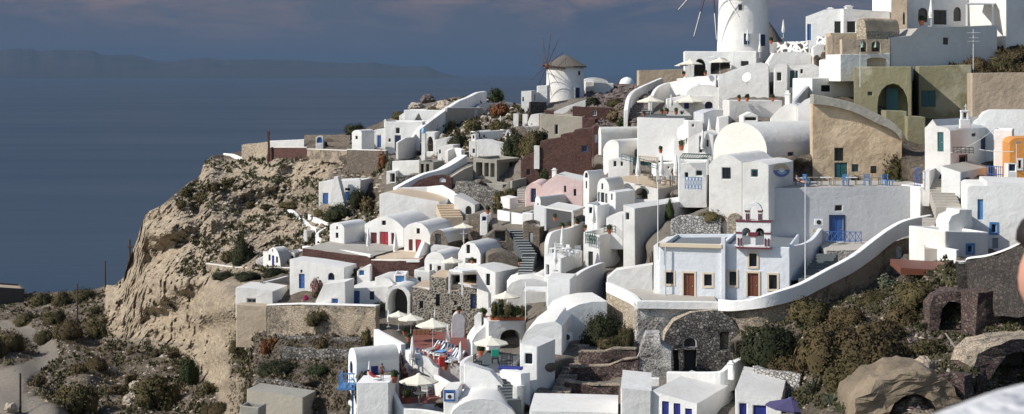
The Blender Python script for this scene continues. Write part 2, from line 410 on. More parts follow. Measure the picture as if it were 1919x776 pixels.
    wob = {'garden_stone':(.22,.7), 'rubble_stone':(.12,.6), 'ruin_plaster':(.14,.7), 'rock_tuff':(.34,.45), 'tuff_wall':(.15,.8), 'red_stone':(.08,.8), 'brown_stone':(.06,.8), 'grey_stone':(.06,.8), 'tan_stone':(.08,.8), 'concrete':(.02,1.5), 'glass':(0,9)}.get(mat, (.035, 1.4))
    wmb.build('wall', mat, rt, rough=wob, bev=bev if uR-uL > .8 and D > .8 else .03)
    if rmb.f: rmb.build(rname, rm, rt, smooth=40, rough=(wob[0]*1.0, wob[1]))
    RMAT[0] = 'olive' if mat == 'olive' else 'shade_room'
    for pl, kind, h, r in jobs:
        o0, d0, i0 = planes[pl]
        if kind.startswith('p'):
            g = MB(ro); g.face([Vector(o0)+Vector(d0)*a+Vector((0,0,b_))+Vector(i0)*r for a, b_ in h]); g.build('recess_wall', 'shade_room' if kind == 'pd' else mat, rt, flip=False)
        else: fit(kind, rt, o0, d0, i0, h, ro)
    for (cx_, cyb, cw, chh, dv) in chim:
        u_, z_ = onp(cx_, cyb); yd = O[1]+u_*su+dv; cwm = cw/F*yd; chm = chh/F*yd
        c = MB(ro); base = Vector(((cx_-CX)/F*yd, yd, z_))
        c.box(base+Vector((0,0,chm*.35-.3)), (cwm, cwm, chm*.7+.6), ya)
        c.box(base+Vector((0,0,chm*.75)), (cwm*1.25, cwm*1.25, chm*.12), ya); c.box(base+Vector((0,0,chm*.9)), (cwm*.7, cwm*.7, chm*.2), ya)
        c.build('chimney', 'white_clean', rt, bev=.03)
    if ct:
        n = max(2, int(abs(prof[-1][0]-prof[0][0])/18))
        for k in range(n+1):
            u_ = uL+(uR-uL)*k/n; ctrlw(Q(u_, -.15, zb)); 
            uu = min(max(u_, uL), uR); zz = min(q[1] for q in top if True)
            ctrlw(Q(u_, D+.5, max(zb+.5, min(zL, zR)-.2)))
            ctrlw(Q(u_, D*.5, max(zb, min(zL,zR)-1.6)))
        s_ = uR if yaw <= 0 else uL
        ctrlw(Q(s_, D*.5, zb)); ctrlw(Q(s_, D, zb+.2))
    rt['_d'] = 0; del rt['_d']
    return rt, onp, planes
def Wl(name, label, pts, th=.35, mat='white', cap=None, deep=1.2, cat='wall', behind=True, group=None, bev=.06, ct=True, smooth=None):
    W = [(P(p[0], p[1], p[3]), P(p[0], p[2], p[3]).z) for p in pts]
    Ds = []
    for i in range(len(W)):
        a = W[max(0,i-1)][0]; b_ = W[min(len(W)-1,i+1)][0]; d = Vector((b_.x-a.x, b_.y-a.y, 0))
        d = d.normalized() if d.length > 1e-6 else Vector((1,0,0)); n = Vector((-d.y, d.x, 0))
        if n.dot(Vector((W[i][0].x, W[i][0].y, 0))) < 0: n = -n
        Ds.append(n)
    c0 = W[len(W)//2]; o = Vector((c0[0].x, c0[0].y, c0[1]))
    m = MB(o); tz = [w_[0].z for w_ in W]; bz = [w_[1]-deep for w_ in W]
    fr = [w_[0] for w_ in W]; bk = [w_[0]+n*th for w_, n in zip(W, Ds)]
    V = lambda p, z: Vector((p.x, p.y, z))
    for i in range(len(W)-1):
        m.face([V(fr[i],bz[i]), V(fr[i+1],bz[i+1]), V(fr[i+1],tz[i+1]), V(fr[i],tz[i])])
        m.face([V(bk[i],bz[i]), V(bk[i],tz[i]), V(bk[i+1],tz[i+1]), V(bk[i+1],bz[i+1])])
        m.face([V(fr[i],tz[i]), V(fr[i+1],tz[i+1]), V(bk[i+1],tz[i+1]), V(bk[i],tz[i])])
    for i in (0, -1): m.face([V(fr[i],bz[i]), V(fr[i],tz[i]), V(bk[i],tz[i]), V(bk[i],bz[i])])
    wr = {'garden_stone':(.22,.6), 'rubble_stone':(.2,.7), 'tuff_wall':(.16,.8), 'dark_stone':(.15,.7), 'white_stone':(.15,.7), 'tan_stone':(.1,.8), 'brown_stone':(.08,.8), 'red_stone':(.06,.8)}.get(mat, (.03, 1.2))
    for i in range(len(pts)-1): FAC.append(([pts[i][0], pts[i+1][0]], [pts[i][1], pts[i+1][1]], [pts[i][2], pts[i+1][2]], [pts[i][3], pts[i+1][3]]))
    ob = m.build(name, mat, None, rough=wr if name != 'coping_wall' else None, bev=bev, label=label, cat=cat, group=group, smooth=smooth)
    if cap:
        k = MB(o); e = .05
        f2 = [p-n*e for p, n in zip(fr, Ds)]; b2 = [p+n*e for p, n in zip(bk, Ds)]
        for i in range(len(W)-1):
            z0, z1 = tz[i]+.003, tz[i+1]+.003; h = .14
            k.face([V(f2[i],z0), V(f2[i+1],z1), V(f2[i+1],z1+h), V(f2[i],z0+h)]); k.face([V(b2[i],z0), V(b2[i+1],z1), V(b2[i+1],z1+h), V(b2[i],z0+h)])
            k.face([V(f2[i],z0+h), V(f2[i+1],z1+h), V(b2[i+1],z1+h), V(b2[i],z0+h)]); k.face([V(f2[i],z0), V(f2[i+1],z1), V(b2[i+1],z1), V(b2[i],z0)])
        for i, zi in ((0, tz[0]), (-1, tz[-1])): k.face([V(f2[i],zi+.003), V(f2[i],zi+.143), V(b2[i],zi+.143), V(b2[i],zi+.003)])
        k.build('coping', cap, ob, bev=.03)
    if ct:
        for p, w_, n in zip(pts, W, Ds):
            ctrl(p[0], p[2], p[3]-.1)
            if behind:
                q = w_[0]+n*(th+.4); ctrlw(Vector((q.x, q.y, q.z-.25)))
    return ob
def St(label, a, b_, width, n, mat='paving', nose='white_paint', group=None):
    p, q = P(*a), P(*b_); d = Vector((q.x-p.x, q.y-p.y, 0)); L = d.length; d.normalize(); rz = math.atan2(d.y, d.x)
    ob = empty('stairs', p, label, 'stairs', group); m = MB(p); e = MB(p)
    for k in range(n):
        z = p.z+(q.z-p.z)*(k+1)/n; c = p+d*(L*(k+.5)/n); h = (q.z-p.z)/n
        m.box((c.x, c.y, z-.6), (L/n, width, 1.2), rz)
        f = p+d*(L*k/n)-d*.03; e.box((f.x+d.x*.04, f.y+d.y*.04, z+.012), (.1, width+.02, .035), rz)
    m.build('steps', mat, ob); 
    if nose: e.build('nosing', nose, ob)
    ctrl(a[0], a[1]+1, a[2]); ctrl(b_[0], b_[1]+2, b_[2]+.4); ctrl((a[0]+b_[0])/2, (a[1]+b_[1])/2+4, (a[2]+b_[2])/2+.3)
    return ob
plaster('beige_concrete', (.46,.42,.34), (.30,.27,.22), .5)
V = 'vaulted_house'; H = 'house'
# ================================================================== far left terrace and the white row above the cliff
B(V, 'small white vault nearest the cliff edge with one dark square window', A(659,251,678,250,7), 279, 246, -30, to=702, op=[('F','wx',666,255,670,261)])
B(H, 'low white house with tall blue door right of the cliff-edge vault', [(690,250),(696,246),(703,243),(722,242)], 280, 252, -8, D=6, op=[('F','db',707,254,714,277)])
B(H, 'two storey white house with a dark window above its navy door, left row', [(721,228),(792,228)], 292, 250, -8, D=7, op=[('F','wx',742,240,749,250),('F','dn',740,254,751,284),('F','wx',728,260,732,266)], chim=[(722,232,4,8,1)])
B(H, 'flat white upper storey with a triangular recess below the rocky summit', [(757,206),(830,206)], 232, 258, -5, D=5, op=[('F','pw',[(775,229),(785,212),(793,229)])])
B('outhouse', 'small white outhouse on the left shoulder of the triangular-recess storey', [(748,217),(757,211)], 230, 259, -5, D=3)
Wl('stair_wall', 'long shaded diagonal white wall climbing to the summit shrub', [(787,243,268,248),(812,224,264,252),(840,203,250,257),(862,189,235,262),(880,182,225,265),(898,173,205,270),(912,171,200,272)], .8, 'white', behind=False)
Wl('retaining_wall', 'brown stone retaining wall under the cliff-edge vault', [(650,281,322,244),(723,283,318,240)], .6, 'brown_stone', cap='white')
Wl('retaining_wall', 'red-brown stone wall beside the red post on the cliff terrace', [(504,277,301,270),(575,277,298,264)], .5, 'red_stone', cap='cream')
Wl('ledge_wall', 'pale ledge linking the stone terrace to the cliff-edge vault', [(575,280,287,262),(652,283,292,247)], .5, 'tuff_wall', cap='cream', ct=False)
Wl('retaining_wall', 'tan stone bastion wall at the outer end of the cliff terrace', [(453,271,299,282),(480,268,300,280),(502,266,301,276)], .6, 'tan_stone')
Wl('parapet', 'thin white parapet running out to the cliff edge', CV([(418,287,294,292),(436,289,297,288),(460,297,302,283),(500,301,305,275)]), .35, 'white', behind=False)
B('pillar', 'slim red brick pillar standing up from the cliff terrace', [(501,246),(505,246)], 300, 269, 0, D=.45, mat='red_stone', bev=0)
Wl('terrace_wall', 'plain white terrace wall right of the red pillar', [(505,264,277,274),(570,261,275,272)], .4, 'white')
B('shrine', 'tiny white shrine with a blue arched front on the stone terrace', A(592,258,606,258,3), 273, 262, 0, D=1.5, op=[('F','sb',594,257,604,268,.5)])
Wl('terrace_wall', 'upper dark stone terrace wall left of the cliff-edge vault', [(570,253,262,285),(656,253,262,270)], .5, 'brown_stone')
Wl('terrace_wall', 'lower dark stone terrace wall right of the tiny shrine', [(607,266,276,270),(655,267,277,258)], .5, 'brown_stone')
Wl('terrace_wall', 'brown terrace wall under the summit scrub', [(838,203,228,256),(905,203,212,264)], .5, 'concrete', cap='white')
Wl('terrace_wall', 'grey curved terrace wall right of the summit', CV([(893,206,222,262),(906,194,215,268),(935,193,207,272),(962,193,205,275)]), .5, 'grey_plaster')
t_, _, _ = B('chimney_tower', 'tall pale chimney tower with a light blue cap', [(790,250),(797,250)], 300, 236, -10, D=.8, bev=.03)
cp_ = MB(t_.location); q_ = P(793.5,249,236.5); cp_.lathe([(0,.75),(.2,.65),(.3,.3),(.3,0)], (q_.x,q_.y,q_.z), 12); cp_.build('chimney_cap', 'light_blue', t_, smooth=60)
B(H, 'small white house with an arched dark opening beside the blue-capped chimney tower', [(798,247),(815,248)], 288, 240, -8, D=4, op=[('F','v1',800,256,812,284,.5)])
B(H, 'low plain white house right of the arched opening, left row', [(815,262),(828,259),(845,257)], 282, 238, -8, D=4)
B(H, 'white house stepping down under the diagonal wall', [(820,276),(832,272),(850,272)], 302, 232, -14, D=4, op=[('F','wb',823,281,826,288)])
Wl('parapet', 'rounded white wall below the summit scrub', CV([(840,283,298,230),(852,277,294,231),(864,280,302,229)]), .6, 'white')
Wl('stair_wall', 'shaded stepped white wall beside the navy door', [(747,267,300,240),(761,258,298,244),(775,257,298,247),(785,242,298,250)], .4, 'white', behind=False)
Wl('terrace_wall', 'worn pale wall under the left row terrace', [(735,302,326,228),(786,300,324,226)], .5, 'white_worn')
B('cave_house', 'low white cave dwelling with one black doorway', [(724,321),(742,320)], 344, 226, -10, D=5, op=[('F','v1.5',731,325,740,341)])
B('cave_house', 'grey cave dwelling with two black doorways', [(785,302),(812,304)], 328, 225, -15, D=5, mat='concrete', op=[('F','v1.5',788,307,794,325),('F','v1.5',798,307,804,324)])
Wl('rubble_wall', 'dark rubble wall below the two cave dwellings', [(742,332,352,221),(770,328,348,221),(800,326,344,221)], .6, 'rubble_stone')
# house on the cliff slope
t_, _, _ = B(H, 'lone white cottage with two blue openings on the cliff slope', [(597,341),(640,339),(676,338)], 386, 232, -12, D=6, op=[('F','db',605,362,615,384),('F','wx',647,353,656,357.5),('F','sb',647,360,655,376)], chim=[(672,340,7,5,1)], par=True)
B('buttress', 'wedge shaped white chimney buttress leaning on the lone cottage', [(617,384),(626,331),(633,331),(646,385)], 387, 230.3, -12, D=1.3)
Wl('parapet', 'outer white wall of the winding steps below the lone cottage', CV([(533,395,404,246),(543,393,402,245),(557,404,414,242),(577,420,432,238),(592,428,445,234)]), .5, 'white_clean', behind=False)
Wl('parapet', 'inner white wall of the winding steps below the lone cottage', CV([(577,402,412,240),(594,410,420,237),(618,421,428,234),(598,436,448,232),(599,455,462,229)]), .45, 'white_clean', behind=False)
Wl('stair_wall', 'blue-grey shaded flank of the winding steps', [(575,432,458,232),(594,430,458,236)], .5, 'white_clean', behind=False)
St('grey steps winding down between white walls left of the red-door house', (592,456,233), (566,402,243), 1.4, 12)
# little vaulted chapel house
B(V, 'little white vaulted house with deep blue door and two shutters below the cliff', [(493,471),(501,474),(505,467),(511,463.5),(517,466),(522,475),(525,488),(526,499)], 503, 222, -35, to=546, op=[('F','dB',509.5,479,514,501),('F','wG',503,477,507,489),('F','wG',517,481,521,493),('F','wx',510.3,467,512.3,472)])
B('outhouse', 'white annex with one small window right of the little vaulted house', [(536,472),(553,474)], 497, 224, -15, D=4, op=[('F','wx',545,480,549,486)])
Wl('parapet', 'stepped white parapet left of the little vaulted house', [(480,488,500,224),(488,483,500,224),(494,480,500,224)], .4, 'white')
Wl('retaining_wall', 'long tan retaining wall under the little vaulted house', [(386,495,503,238),(440,502,512,229),(500,503,514,222),(546,503,516,219)], .5, 'tuff_wall', cap='cream')
# blue doors
B(H, 'long curved white house with blue door and arched blue window', [(543,486),(575,490),(610,495),(645,501)], 552, 176, -18, to=668, op=[('F','db',560,513,571,541),('F','wG',563,505,567,511),('F','wb',615,511,627,525,.5)], par=False)
B(H, 'white house with sloping gable and small square blue window', [(591,566),(606,533),(648,528)], 571, 167, -10, to=664, op=[('F','sb',622,560,633,568.5)], par=False)
B(H, 'white house with wide blue door and blue shuttered window above the tan wall', [(650,541),(728,538)], 573, 170, -12, D=6.5, op=[('F','db',659,545,674,571),('F','sn' ,692,546,701,562)], par=False)
Wl('retaining_wall', 'broad patchy tan retaining wall below the two blue-door houses', [(500,573,632,170.5),(560,571,640,168),(640,573,640,165.5),(705,575,640,163.5)], .7, 'tuff_wall', cap='white')
B(H, 'white corner building with grey grille window on the tan bastion', [(441,539),(478,541),(512,546)], 571, 175, -10, D=5, op=[('F','wG',463,560,480,568)], par=True)
B('bastion', 'tan plastered bastion under the white corner building', [(442,571),(500,575)], 626, 173, -10, D=5, mat='tan_wall', par=False)
Wl('parapet', 'long shaded white parapet behind the white corner building', [(448,538,546,181),(500,528,538,185),(541,517,532,189)], .4, 'white')
# red door house
B(V, 'white vaulted wing with two small windows, left end of the red-door house', A(618,426,645,429,10), 470, 189, -25, to=688, op=[('F','wx',630,424,633,430),('F','wx',629,436,634,446)])
B(V, 'white vaulted house with red double door between two red shutters', [(683,420),(700,411),(712,406),(724,405),(737,411),(748,419),(757,428)], 480, 190, -20, D=9, op=[('F','sR',695,436,706,457),('F','dr',712,435,727.5,468.5),('F','sR',733.5,437,739,458),('F','wx',716,413.5,723,422)])
B(V, 'white vaulted house with narrow red door and one red shutter', [(757,428),(765,421),(777,417),(790,419),(801,428),(806,440)], 489, 186, -20, to=850, op=[('F','wR',781,428,787,438),('F','sR',766,449,773.5,470),('F','dr',779,449,789.5,484)])
B('terrace', 'paved terrace on a red stone wall before the red-door house', [(566,465),(694,481)], 504, 180, -18, D=11, mat='red_stone', par=False, rname='floor', roof='paving')
B('terrace', 'tan paved terrace on a red stone wall right of the red-door terrace', [(695,489),(785,489)], 517, 177, -4, D=11, mat='red_stone', par=False, rname='floor', roof='tan_paving')
Wl('coping_wall', 'white coping along the red stone wall before the red-door house', [(566,461,465,188.7),(612,464.5,468,186),(650,470,475,182.7),(694,477,481,179.8)], .45, 'white', deep=.1, behind=False, ct=False)
Wl('coping_wall', 'white coping along the tan paved terrace', [(695,486.5,490,177.9),(785,487,490,176.8)], .45, 'white', deep=.1, behind=False, ct=False)
B('outhouse', 'tiny white dormer with a square blue shutter under the red stone wall', [(669,508),(684,499),(694,498)], 519, 176.5, -10, D=3, op=[('F','sb',673,507,682,516)])
B('outhouse', 'white box dormer holding a bright blue panel', [(739,514),(762,514)], 535, 172, 0, D=3, op=[('F','ss',742,517,758,529)])
B('archway', 'round white entrance arch left of the stone houses', A(722,556,769,556,21), 596, 168, -10, D=6, op=[('F','v3',728,541,763,592,.5)])
B(H, 'white curved wall house between the blue-shutter house and the entrance arch', [(702,520),(716,519),(730,523),(738,532)], 580, 171.5, -14, D=5)
# stone vault and the whites below it
B(V, 'stone fronted vault with grey barrel roof and black doorway', A(806,452,839,455,23), 466, 184, -25, to=892, mat='brown_stone', roof='roof_white', op=[('F','dk',816,439,826,460)])
B('outhouse', 'curved white annex with a low dark window under the stone vault', [(807,463),(830,465),(857,470)], 492, 181, -5, D=3, op=[('F','wx',814,470,826,476)])
Wl('stair_wall', 'blue-shaded sloping white wall right of the narrow red door', [(783,487,498,180),(797,453,492,183),(812,462,486,187)], .5, 'white', behind=False)
B(V, 'white vaulted house with two tall dark windows behind a cream parasol', A(795,492,834,492,20), 520, 175, -20, to=866, op=[('F','wx',805,495,809,516),('F','wx',820,498,826,515)])
B(H, 'stepped white block with one small window above the stone houses', [(776,505),(806,508)], 548, 174, -15, D=4, op=[('F','wx',783,520,789,530)])
B(V, 'white vaulted house with slit window and dark flowered opening', [(858,475),(866,460),(877,453),(889,457),(897,467),(901,478)], 501, 171, -25, to=958, op=[('F','wx',874,459,880,475),('F','v1',872,484.5,893,494)])
B('stone_annex', 'rounded brown stone annex leaning on the slit-window vault', [(914,480),(925,474),(945,472),(972,484)], 502, 168, 5, D=4, mat='brown_stone', op=[('F','v1',918,490,927,497)])
B(H, 'white house with tall narrow window and plain shaded flank', [(893,497),(904,500),(929,511)], 554, 164, -30, to=983, op=[('F','wx',911,513,918,535)], par=False, chim=[(980,503,7,18,9)])
B(H, 'white porch house with two dark bays under a flat white canopy', [(840,510),(895,507)], 538, 168, -8, D=5, op=[('F','v3',845,514,862,535),('F','v3',867,514,893,534)])
B('stone_house', 'long grey stone house of mottled lava blocks with dark windows', [(773,538),(805,544),(806,518),(836,521),(837,545),(857,545),(858,532),(912,542)], 604, 166, -8, D=6, mat='grey_stone', roof='tan_paving', par=False,
  op=[('F','wx',786,564,793,578),('F','wx',817,551,824.5,574),('F','wx',851,563,856,571),('F','dn',881,551,892,578),('F','v1',847,580,861,592)])
Wl('coping_wall', 'pale coping on the left shoulder of the grey stone house', [(773,536,539,168),(805,541,544,167.4)], .5, 'white', deep=.1, behind=False, ct=False)
Wl('coping_wall', 'pale coping on the right shoulder of the grey stone house', [(858,530,533,166.5),(912,540,543,165.7)], .5, 'white', deep=.1, behind=False, ct=False)
Wl('retaining_wall', 'brown stone wall right of the grey stone house', [(912,547,580,165),(958,556,580,164)], .5, 'brown_stone')
B('dome_house', 'low rounded white roof right of the shaded-flank house', [(950,541),(958,530),(975,524),(1000,522),(1028,530)], 566, 158, 0, D=6)
B(V, 'small white vault rising behind the low rounded roof', A(987,528,1026,530,15), 552, 161, -15, D=6)
B(H, 'white arcade wall with a low wide arch under the flower planter', [(915,602),(987,602)], 658, 150, 12, D=5, par=False, op=[('F','v2',938,618,975,654,.4)])
B('stair_block', 'white stepped stair block left of the arcade wall', [(884,640),(892,626),(900,618),(915,606)], 660, 151, 10, D=3)
B('pillar', 'stubby white gate pillar left of the flower planter', [(889,592),(894,588),(902,588)], 622, 152, -10, D=1.2)
B('pillar', 'white gate block right of the stubby gate pillar', [(913,580),(924,577)], 604, 154, -10, D=1.5)
B('planter', 'long terracotta planter on top of the arcade wall', [(920,593),(985,593)], 602, 150.6, 10, D=1.0, mat='terracotta', deep=0, roof='dirt', bev=0, ct=False)
# stone around the dark stairs
B('stone_house', 'brown stone house with tall grey door right of the dark stairs', [(980,415),(1012,427)], 492, 175, -20, to=1030, mat='brown_stone', roof='paving', op=[('F','dG',992,436,998,472)])
B('stone_annex', 'peaked brown stone block with a black inset left of the dark stairs', [(903,450),(928,431),(948,431),(966,458)], 468, 176, 0, D=3, mat='brown_stone', op=[('F','v1',928,434,947,452)])
B('stone_annex', 'small brown stone block above the stone vault', [(877,402),(900,403)], 434, 187, -20, to=908, mat='brown_stone', roof='paving')
B('outhouse', 'tiny white and blue box above the peaked stone block', [(899,401),(913,403)], 417, 184, -10, D=2.5, op=[('F','wb',903,406,911,414)])
St('dark upper flight of stone stairs with pale nosings', (992,478,168), (965,430,181), 1.5, 10, 'slate')
St('dark lower flight of stone stairs beside the shaded-flank house', (984,515,162), (990,481,168), 1.4, 7, 'slate')
Wl('parapet', 'left bright white wall panel above the dark stairs', [(932,393,412,186),(955,398,414,184)], .4, 'white_clean')
Wl('parapet', 'right bright white wall panel above the dark stairs', [(958,398,419,183),(979,402,421,182)], .4, 'white_clean')
B(H, 'white cube house with grey shaded side above the stone house', [(979,398),(999,399)], 426, 180, -20, to=1022)
B(H, 'grey shaded wall block beside the round-topped hedge', [(955,372),(971,369)], 392, 192, 22, D=3)
# ================================================================== mid left
Wl('stair_wall', 'broad white sloping stair wall over a red stone arch', CV([(744,352,362,215),(772,337,350,216),(800,325,342,217),(830,317,330,218),(852,306,320,220),(876,290,302,223)]), 1.3, 'white_clean', behind=False)
B('stone_annex', 'red stone lunette wall under the broad white sloping stair', [(768,352),(785,338),(810,330),(832,328),(847,334)], 354, 213, -3, D=2, mat='red_stone', op=[('F','sw',823,333,836,342,.4)])
B(H, 'big plain white house with tan roof terrace and steps', [(711,364),(724,360),(824,378)], 418, 203, -10, D=9, par=False, roof='tan_paving', rname='floor')
Wl('parapet', 'white parapet behind the tan roof terrace', [(747,352,364,212),(800,350,362,212),(826,347,366,211),(852,362,378,206),(870,372,390,202)], .4, 'white_clean', behind=False)
B(H, 'white wall house with small arched niche right of the tan steps', [(851,366),(870,374),(890,384)], 404, 200, -12, D=4, op=[('F','v.5',872,386,884,402,.5)])
St('ochre steps leading up to the tan roof terrace', (848,410,196), (836,383,203), 2.6, 6, 'tan_paving', None)
B('unfinished_house', 'unfinished grey concrete frame house with open bays', [(887,295),(931,300)], 339, 217, -30, to=976, mat='concrete', roof='concrete', op=[('F','v4',892,304,904,331),('F','v4',907.5,305,916,331),('F','v4',919,306,927,332),('R','v1',936,304,971,334)])
B('unfinished_house', 'lower concrete storey with rubble infill under the open bays', [(898,341),(942,346)], 368, 213, -30, to=963, mat='concrete', op=[('F','v1',906,348,912,358)])
Wl('retaining_wall', 'sloping bare concrete wall left of the open bays', [(846,332,348,214),(870,317,346,216),(887,310,345,218)], .4, 'beige_concrete')
Wl('rubble_wall', 'tumbled grey rubble wall under the unfinished house', [(852,340,386,206),(880,340,394,204),(905,350,396,202),(935,362,396,200)], .8, 'rubble_stone')
Wl('retaining_wall', 'sloping dark grey wall left of the red stone house', [(960,339,353,208),(990,332,351,210),(1018,324,345,212)], .4, 'concrete')
St('narrow grey steps beside the pink vault', (977,384,192), (977,354,201), 1.0, 9)
B(V, 'pink vault with a navy door', A(984,358,1018,358,15), 385, 190, -8, D=8, mat='pink', roof='pink', op=[('F','dn',995,353.5,1004.5,379.5)])
B(H, 'pink house with two slim windows and a white chimney', [(1016,347),(1042,327),(1092,339)], 370, 187, -12, D=6, mat='pink', op=[('F','wx',1057,348,1061,360),('F','wx',1075,354,1080,367)], chim=[(1039,329,8,13,1)])
B(V, 'narrow pinkish vault with arched red window and long shaded flank', A(1003,375,1013,377,8), 400, 183, -35, to=1090, op=[('F','wR',1006,380,1010,393,.5)])
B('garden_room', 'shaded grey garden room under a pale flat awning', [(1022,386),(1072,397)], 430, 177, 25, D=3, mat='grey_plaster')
Wl('terrace_wall', 'curved blue-grey wall around the palm pots terrace', CV([(1028,457,484,163),(1033,439,478,164),(1046,432,474,166),(1070,427,472,169),(1098,415,468,172)]), .45, 'white', behind=False)
# red stone ruins
B('stone_house', 'large dark red stone house with a blue window', [(1012,265),(1050,258),(1051,252),(1075,249),(1076,243),(1112,240)], 330, 208, -10, D=6, mat='red_stone', roof='red_stone', par=False, op=[('F','wb',1091,273,1101,285)])
B('stone_house', 'lower ruined wing of dark red stone with one small black window', [(976,300),(990,289),(1011,282)], 332, 209.5, -10, D=4, mat='red_stone', roof='red_stone', op=[('F','wx',988,317,993,327)])
B('stone_house', 'narrow round-topped red stone gable with a white panel', A(1112,243,1124,243,7), 288, 206, 0, D=5, mat='red_stone', roof='red_stone', op=[('F','sw',1114,252,1120,268)])
B('chimney_stack', 'square white chimney stack on the ruined red wing', [(1001,273),(1011,274)], 295, 209, -10, D=.9, bev=.03, ct=False)
B(H, 'plain beige concrete house with one grey window', [(1012,213),(1092,219)], 264, 233, -8, D=8, mat='beige_concrete', roof='beige_concrete', op=[('F','wG',1040,234,1046,252)])
B('stone_house', 'dark red stone block right of the beige house', [(1092,221),(1116,223)], 247, 232, -8, D=5, mat='red_stone', roof='red_stone')
B(V, 'low stone fronted vault with worn white roof among shrubs', A(972,251,988,252,15), 264, 236, -30, to=1031, mat='brown_stone', roof='white_worn')
B('gatehouse', 'small white gate arch with a tall red door', A(946,258,957,258,15), 273, 232, -5, D=3, op=[('F','dm',949,248,954.5,268,.5)])
B(H, 'long low grey-shaded wall house behind the bright white block', [(892,247),(947,243)], 266, 238, 20, D=3, op=[('F','wx',906,253,909,258)])
B(H, 'bright plain white block above the unfinished house', [(893,262),(910,264),(946,274)], 295, 228, -10, D=5)
B(H, 'slim white tower with blue-trimmed window left of the bright block', [(879,265),(892,263)], 294, 229, -8, D=4, op=[('F','wb',886,279,890,287)])
B('outhouse', 'tiny white box with blue-trimmed window on the slim tower', [(883,252),(891,250)], 264, 231, -8, D=3, op=[('F','wb',885.5,254,889,260)])
B(H, 'rounded white shoulder house left of the beige house', [(989,228),(995,215),(1011,213)], 236, 240, -8, D=5)
B('pillar', 'white pillar with a blue cap below the small windmill', [(962,213),(971,213)], 236, 241, -8, D=.9, bev=.03)
B('pillar', 'plain white pillar right of the blue-capped pillar', [(979,214),(988,214)], 236, 241, -8, D=.9, bev=.03)
B('chimney_stack', 'squat red brick chimney stack below the small windmill', [(1020,206),(1036,207)], 216, 239, -8, D=1.2, mat='red_stone', bev=0, ct=False)
B(H, 'tall white cube left of the small windmill', [(977,171),(996,170)], 216, 262, -10, D=5, op=[('F','wx',979,182,982,190)])
B(H, 'white block behind the small windmill hub', [(1006,161),(1026,160)], 197, 268, -6, D=5)
B(H, 'recessed white house with blue door left of the small windmill', [(996,173),(1006,173)], 196, 265, -6, D=4, op=[('F','dB',997,177,1003,189)])
Wl('rubble_wall', 'dark lava stone wall left of the small windmill base', [(994,190,214,256),(1024,192,214,258)], .5, 'dark_stone')
B('ramp', 'bright white ramp sloping down from the small windmill', [(1033,212),(1060,200),(1098,187)], 214, 250, -5, D=5, par=False)
B(V, 'distant low white vault right of the small windmill', A(1094,152,1140,155,8), 170, 287, 0, D=4)
B(H, 'distant cream cube right of the small windmill', [(1097,153),(1114,153)], 171, 283, 0, D=4, mat='cream')
B(H, 'distant white block on the ridge right of the cream cube', [(1114,155),(1150,156)], 169, 280, 0, D=3)
B('stone_house', 'low ruined red stone wall house with a white-framed black window', [(1073,200),(1150,203)], 225, 237, -3, D=3, mat='red_stone', roof='dirt', op=[('F','ww',1109,206,1118,217)])
B('terrace_wall', 'tan plastered wall on the skyline left of the arcade house', [(1197,132),(1243,131),(1290,129)], 160, 255, 0, D=4, mat='tan_wall', par=False)
# ================================================================== centre top
St('wide curving staircase with white-edged treads', (1196,215,211), (1230,164,232), 2.8, 13, 'slate')
Wl('parapet', 'curved white parapet on the left of the wide staircase', CV([(1177,206,224,208),(1182,182,205,214),(1198,166,190,222),(1243,146,166,236)]), .55, 'white', behind=False, smooth=40)
Wl('terrace_wall', 'curved white wall right of the wide staircase', CV([(1222,188,214,213),(1232,167,200,218),(1250,156,192,222),(1275,151,182,221),(1345,146,178,215)]), .5, 'white', smooth=40)
B(H, 'white arcade house with two round arches under the big windmill', [(1283,96),(1371,96)], 160, 215, -5, D=8, mat='white_clean', op=[('F','v3',1301,110,1323,143,.5),('F','v3',1332,109,1369,139,.45)])
B(H, 'white block with one wide dark window at the foot of the big windmill', [(1371,95),(1418,96)], 138, 211, -15, to=1450, mat='white_clean', op=[('F','wx',1389,115,1403,124)])
Wl('parapet', 'low white parapet before the arcade house', [(1268,147,160,209),(1342,141,160,207)], .4, 'white_clean')
B(V, 'white swept wall house with one window left of the shaded recess', [(1346,141),(1370,132),(1400,122),(1425,117),(1436,119),(1441,127)], 188, 196, -10, D=6)
B(V, 'narrow white vault with one dark window right of the shaded recess', A(1450,128,1476,126,8), 188, 195, -12, D=6, op=[('F','wx',1456,136,1464,151)])
B(H, 'white house with an open dark green door', [(1476,124),(1525,120),(1541,128)], 182, 195, -8, D=5, op=[('F','dg',1480,132,1489,164),('F','dt',1490.5,133,1495,164),('F','wx',1500,130,1504.5,138)])
B('dome_house', 'broad smooth white roof above the green-door house', [(1440,117),(1452,99),(1490,96),(1525,100),(1541,113)], 135, 202, -5, D=6)
B(H, 'plain pale wall house with a flat top below the green-door house', [(1366,188),(1466,188)], 224, 183, 3, D=4, mat='white_worn')
B('dormer', 'small gabled white dormer with a black slot window', [(1392,218),(1407,210),(1421,217)], 230, 178, 0, D=3, op=[('F','v1',1396,220,1418,226)])
B(H, 'low white cube at the left of the gabled dormer', [(1346,221),(1366,217)], 245, 180, -5, D=4)
B(V, 'bright white vault with a square chimney right of the gabled dormer', [(1443,222),(1456,207),(1470,197),(1482,194),(1494,199)], 240, 176, -20, D=8, chim=[(1476,196,9,26,2)])
B(V, 'bright white vault against the ochre house', [(1494,200),(1508,187),(1524,180)], 265, 174, -15, D=7)
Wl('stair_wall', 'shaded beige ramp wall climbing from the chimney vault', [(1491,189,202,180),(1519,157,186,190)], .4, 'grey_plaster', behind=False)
B(H, 'shaded white house with a dark window above the ochre house', [(1522,147),(1600,143)], 184, 188, 25, D=4, op=[('F','wx',1539,160,1556,172)])
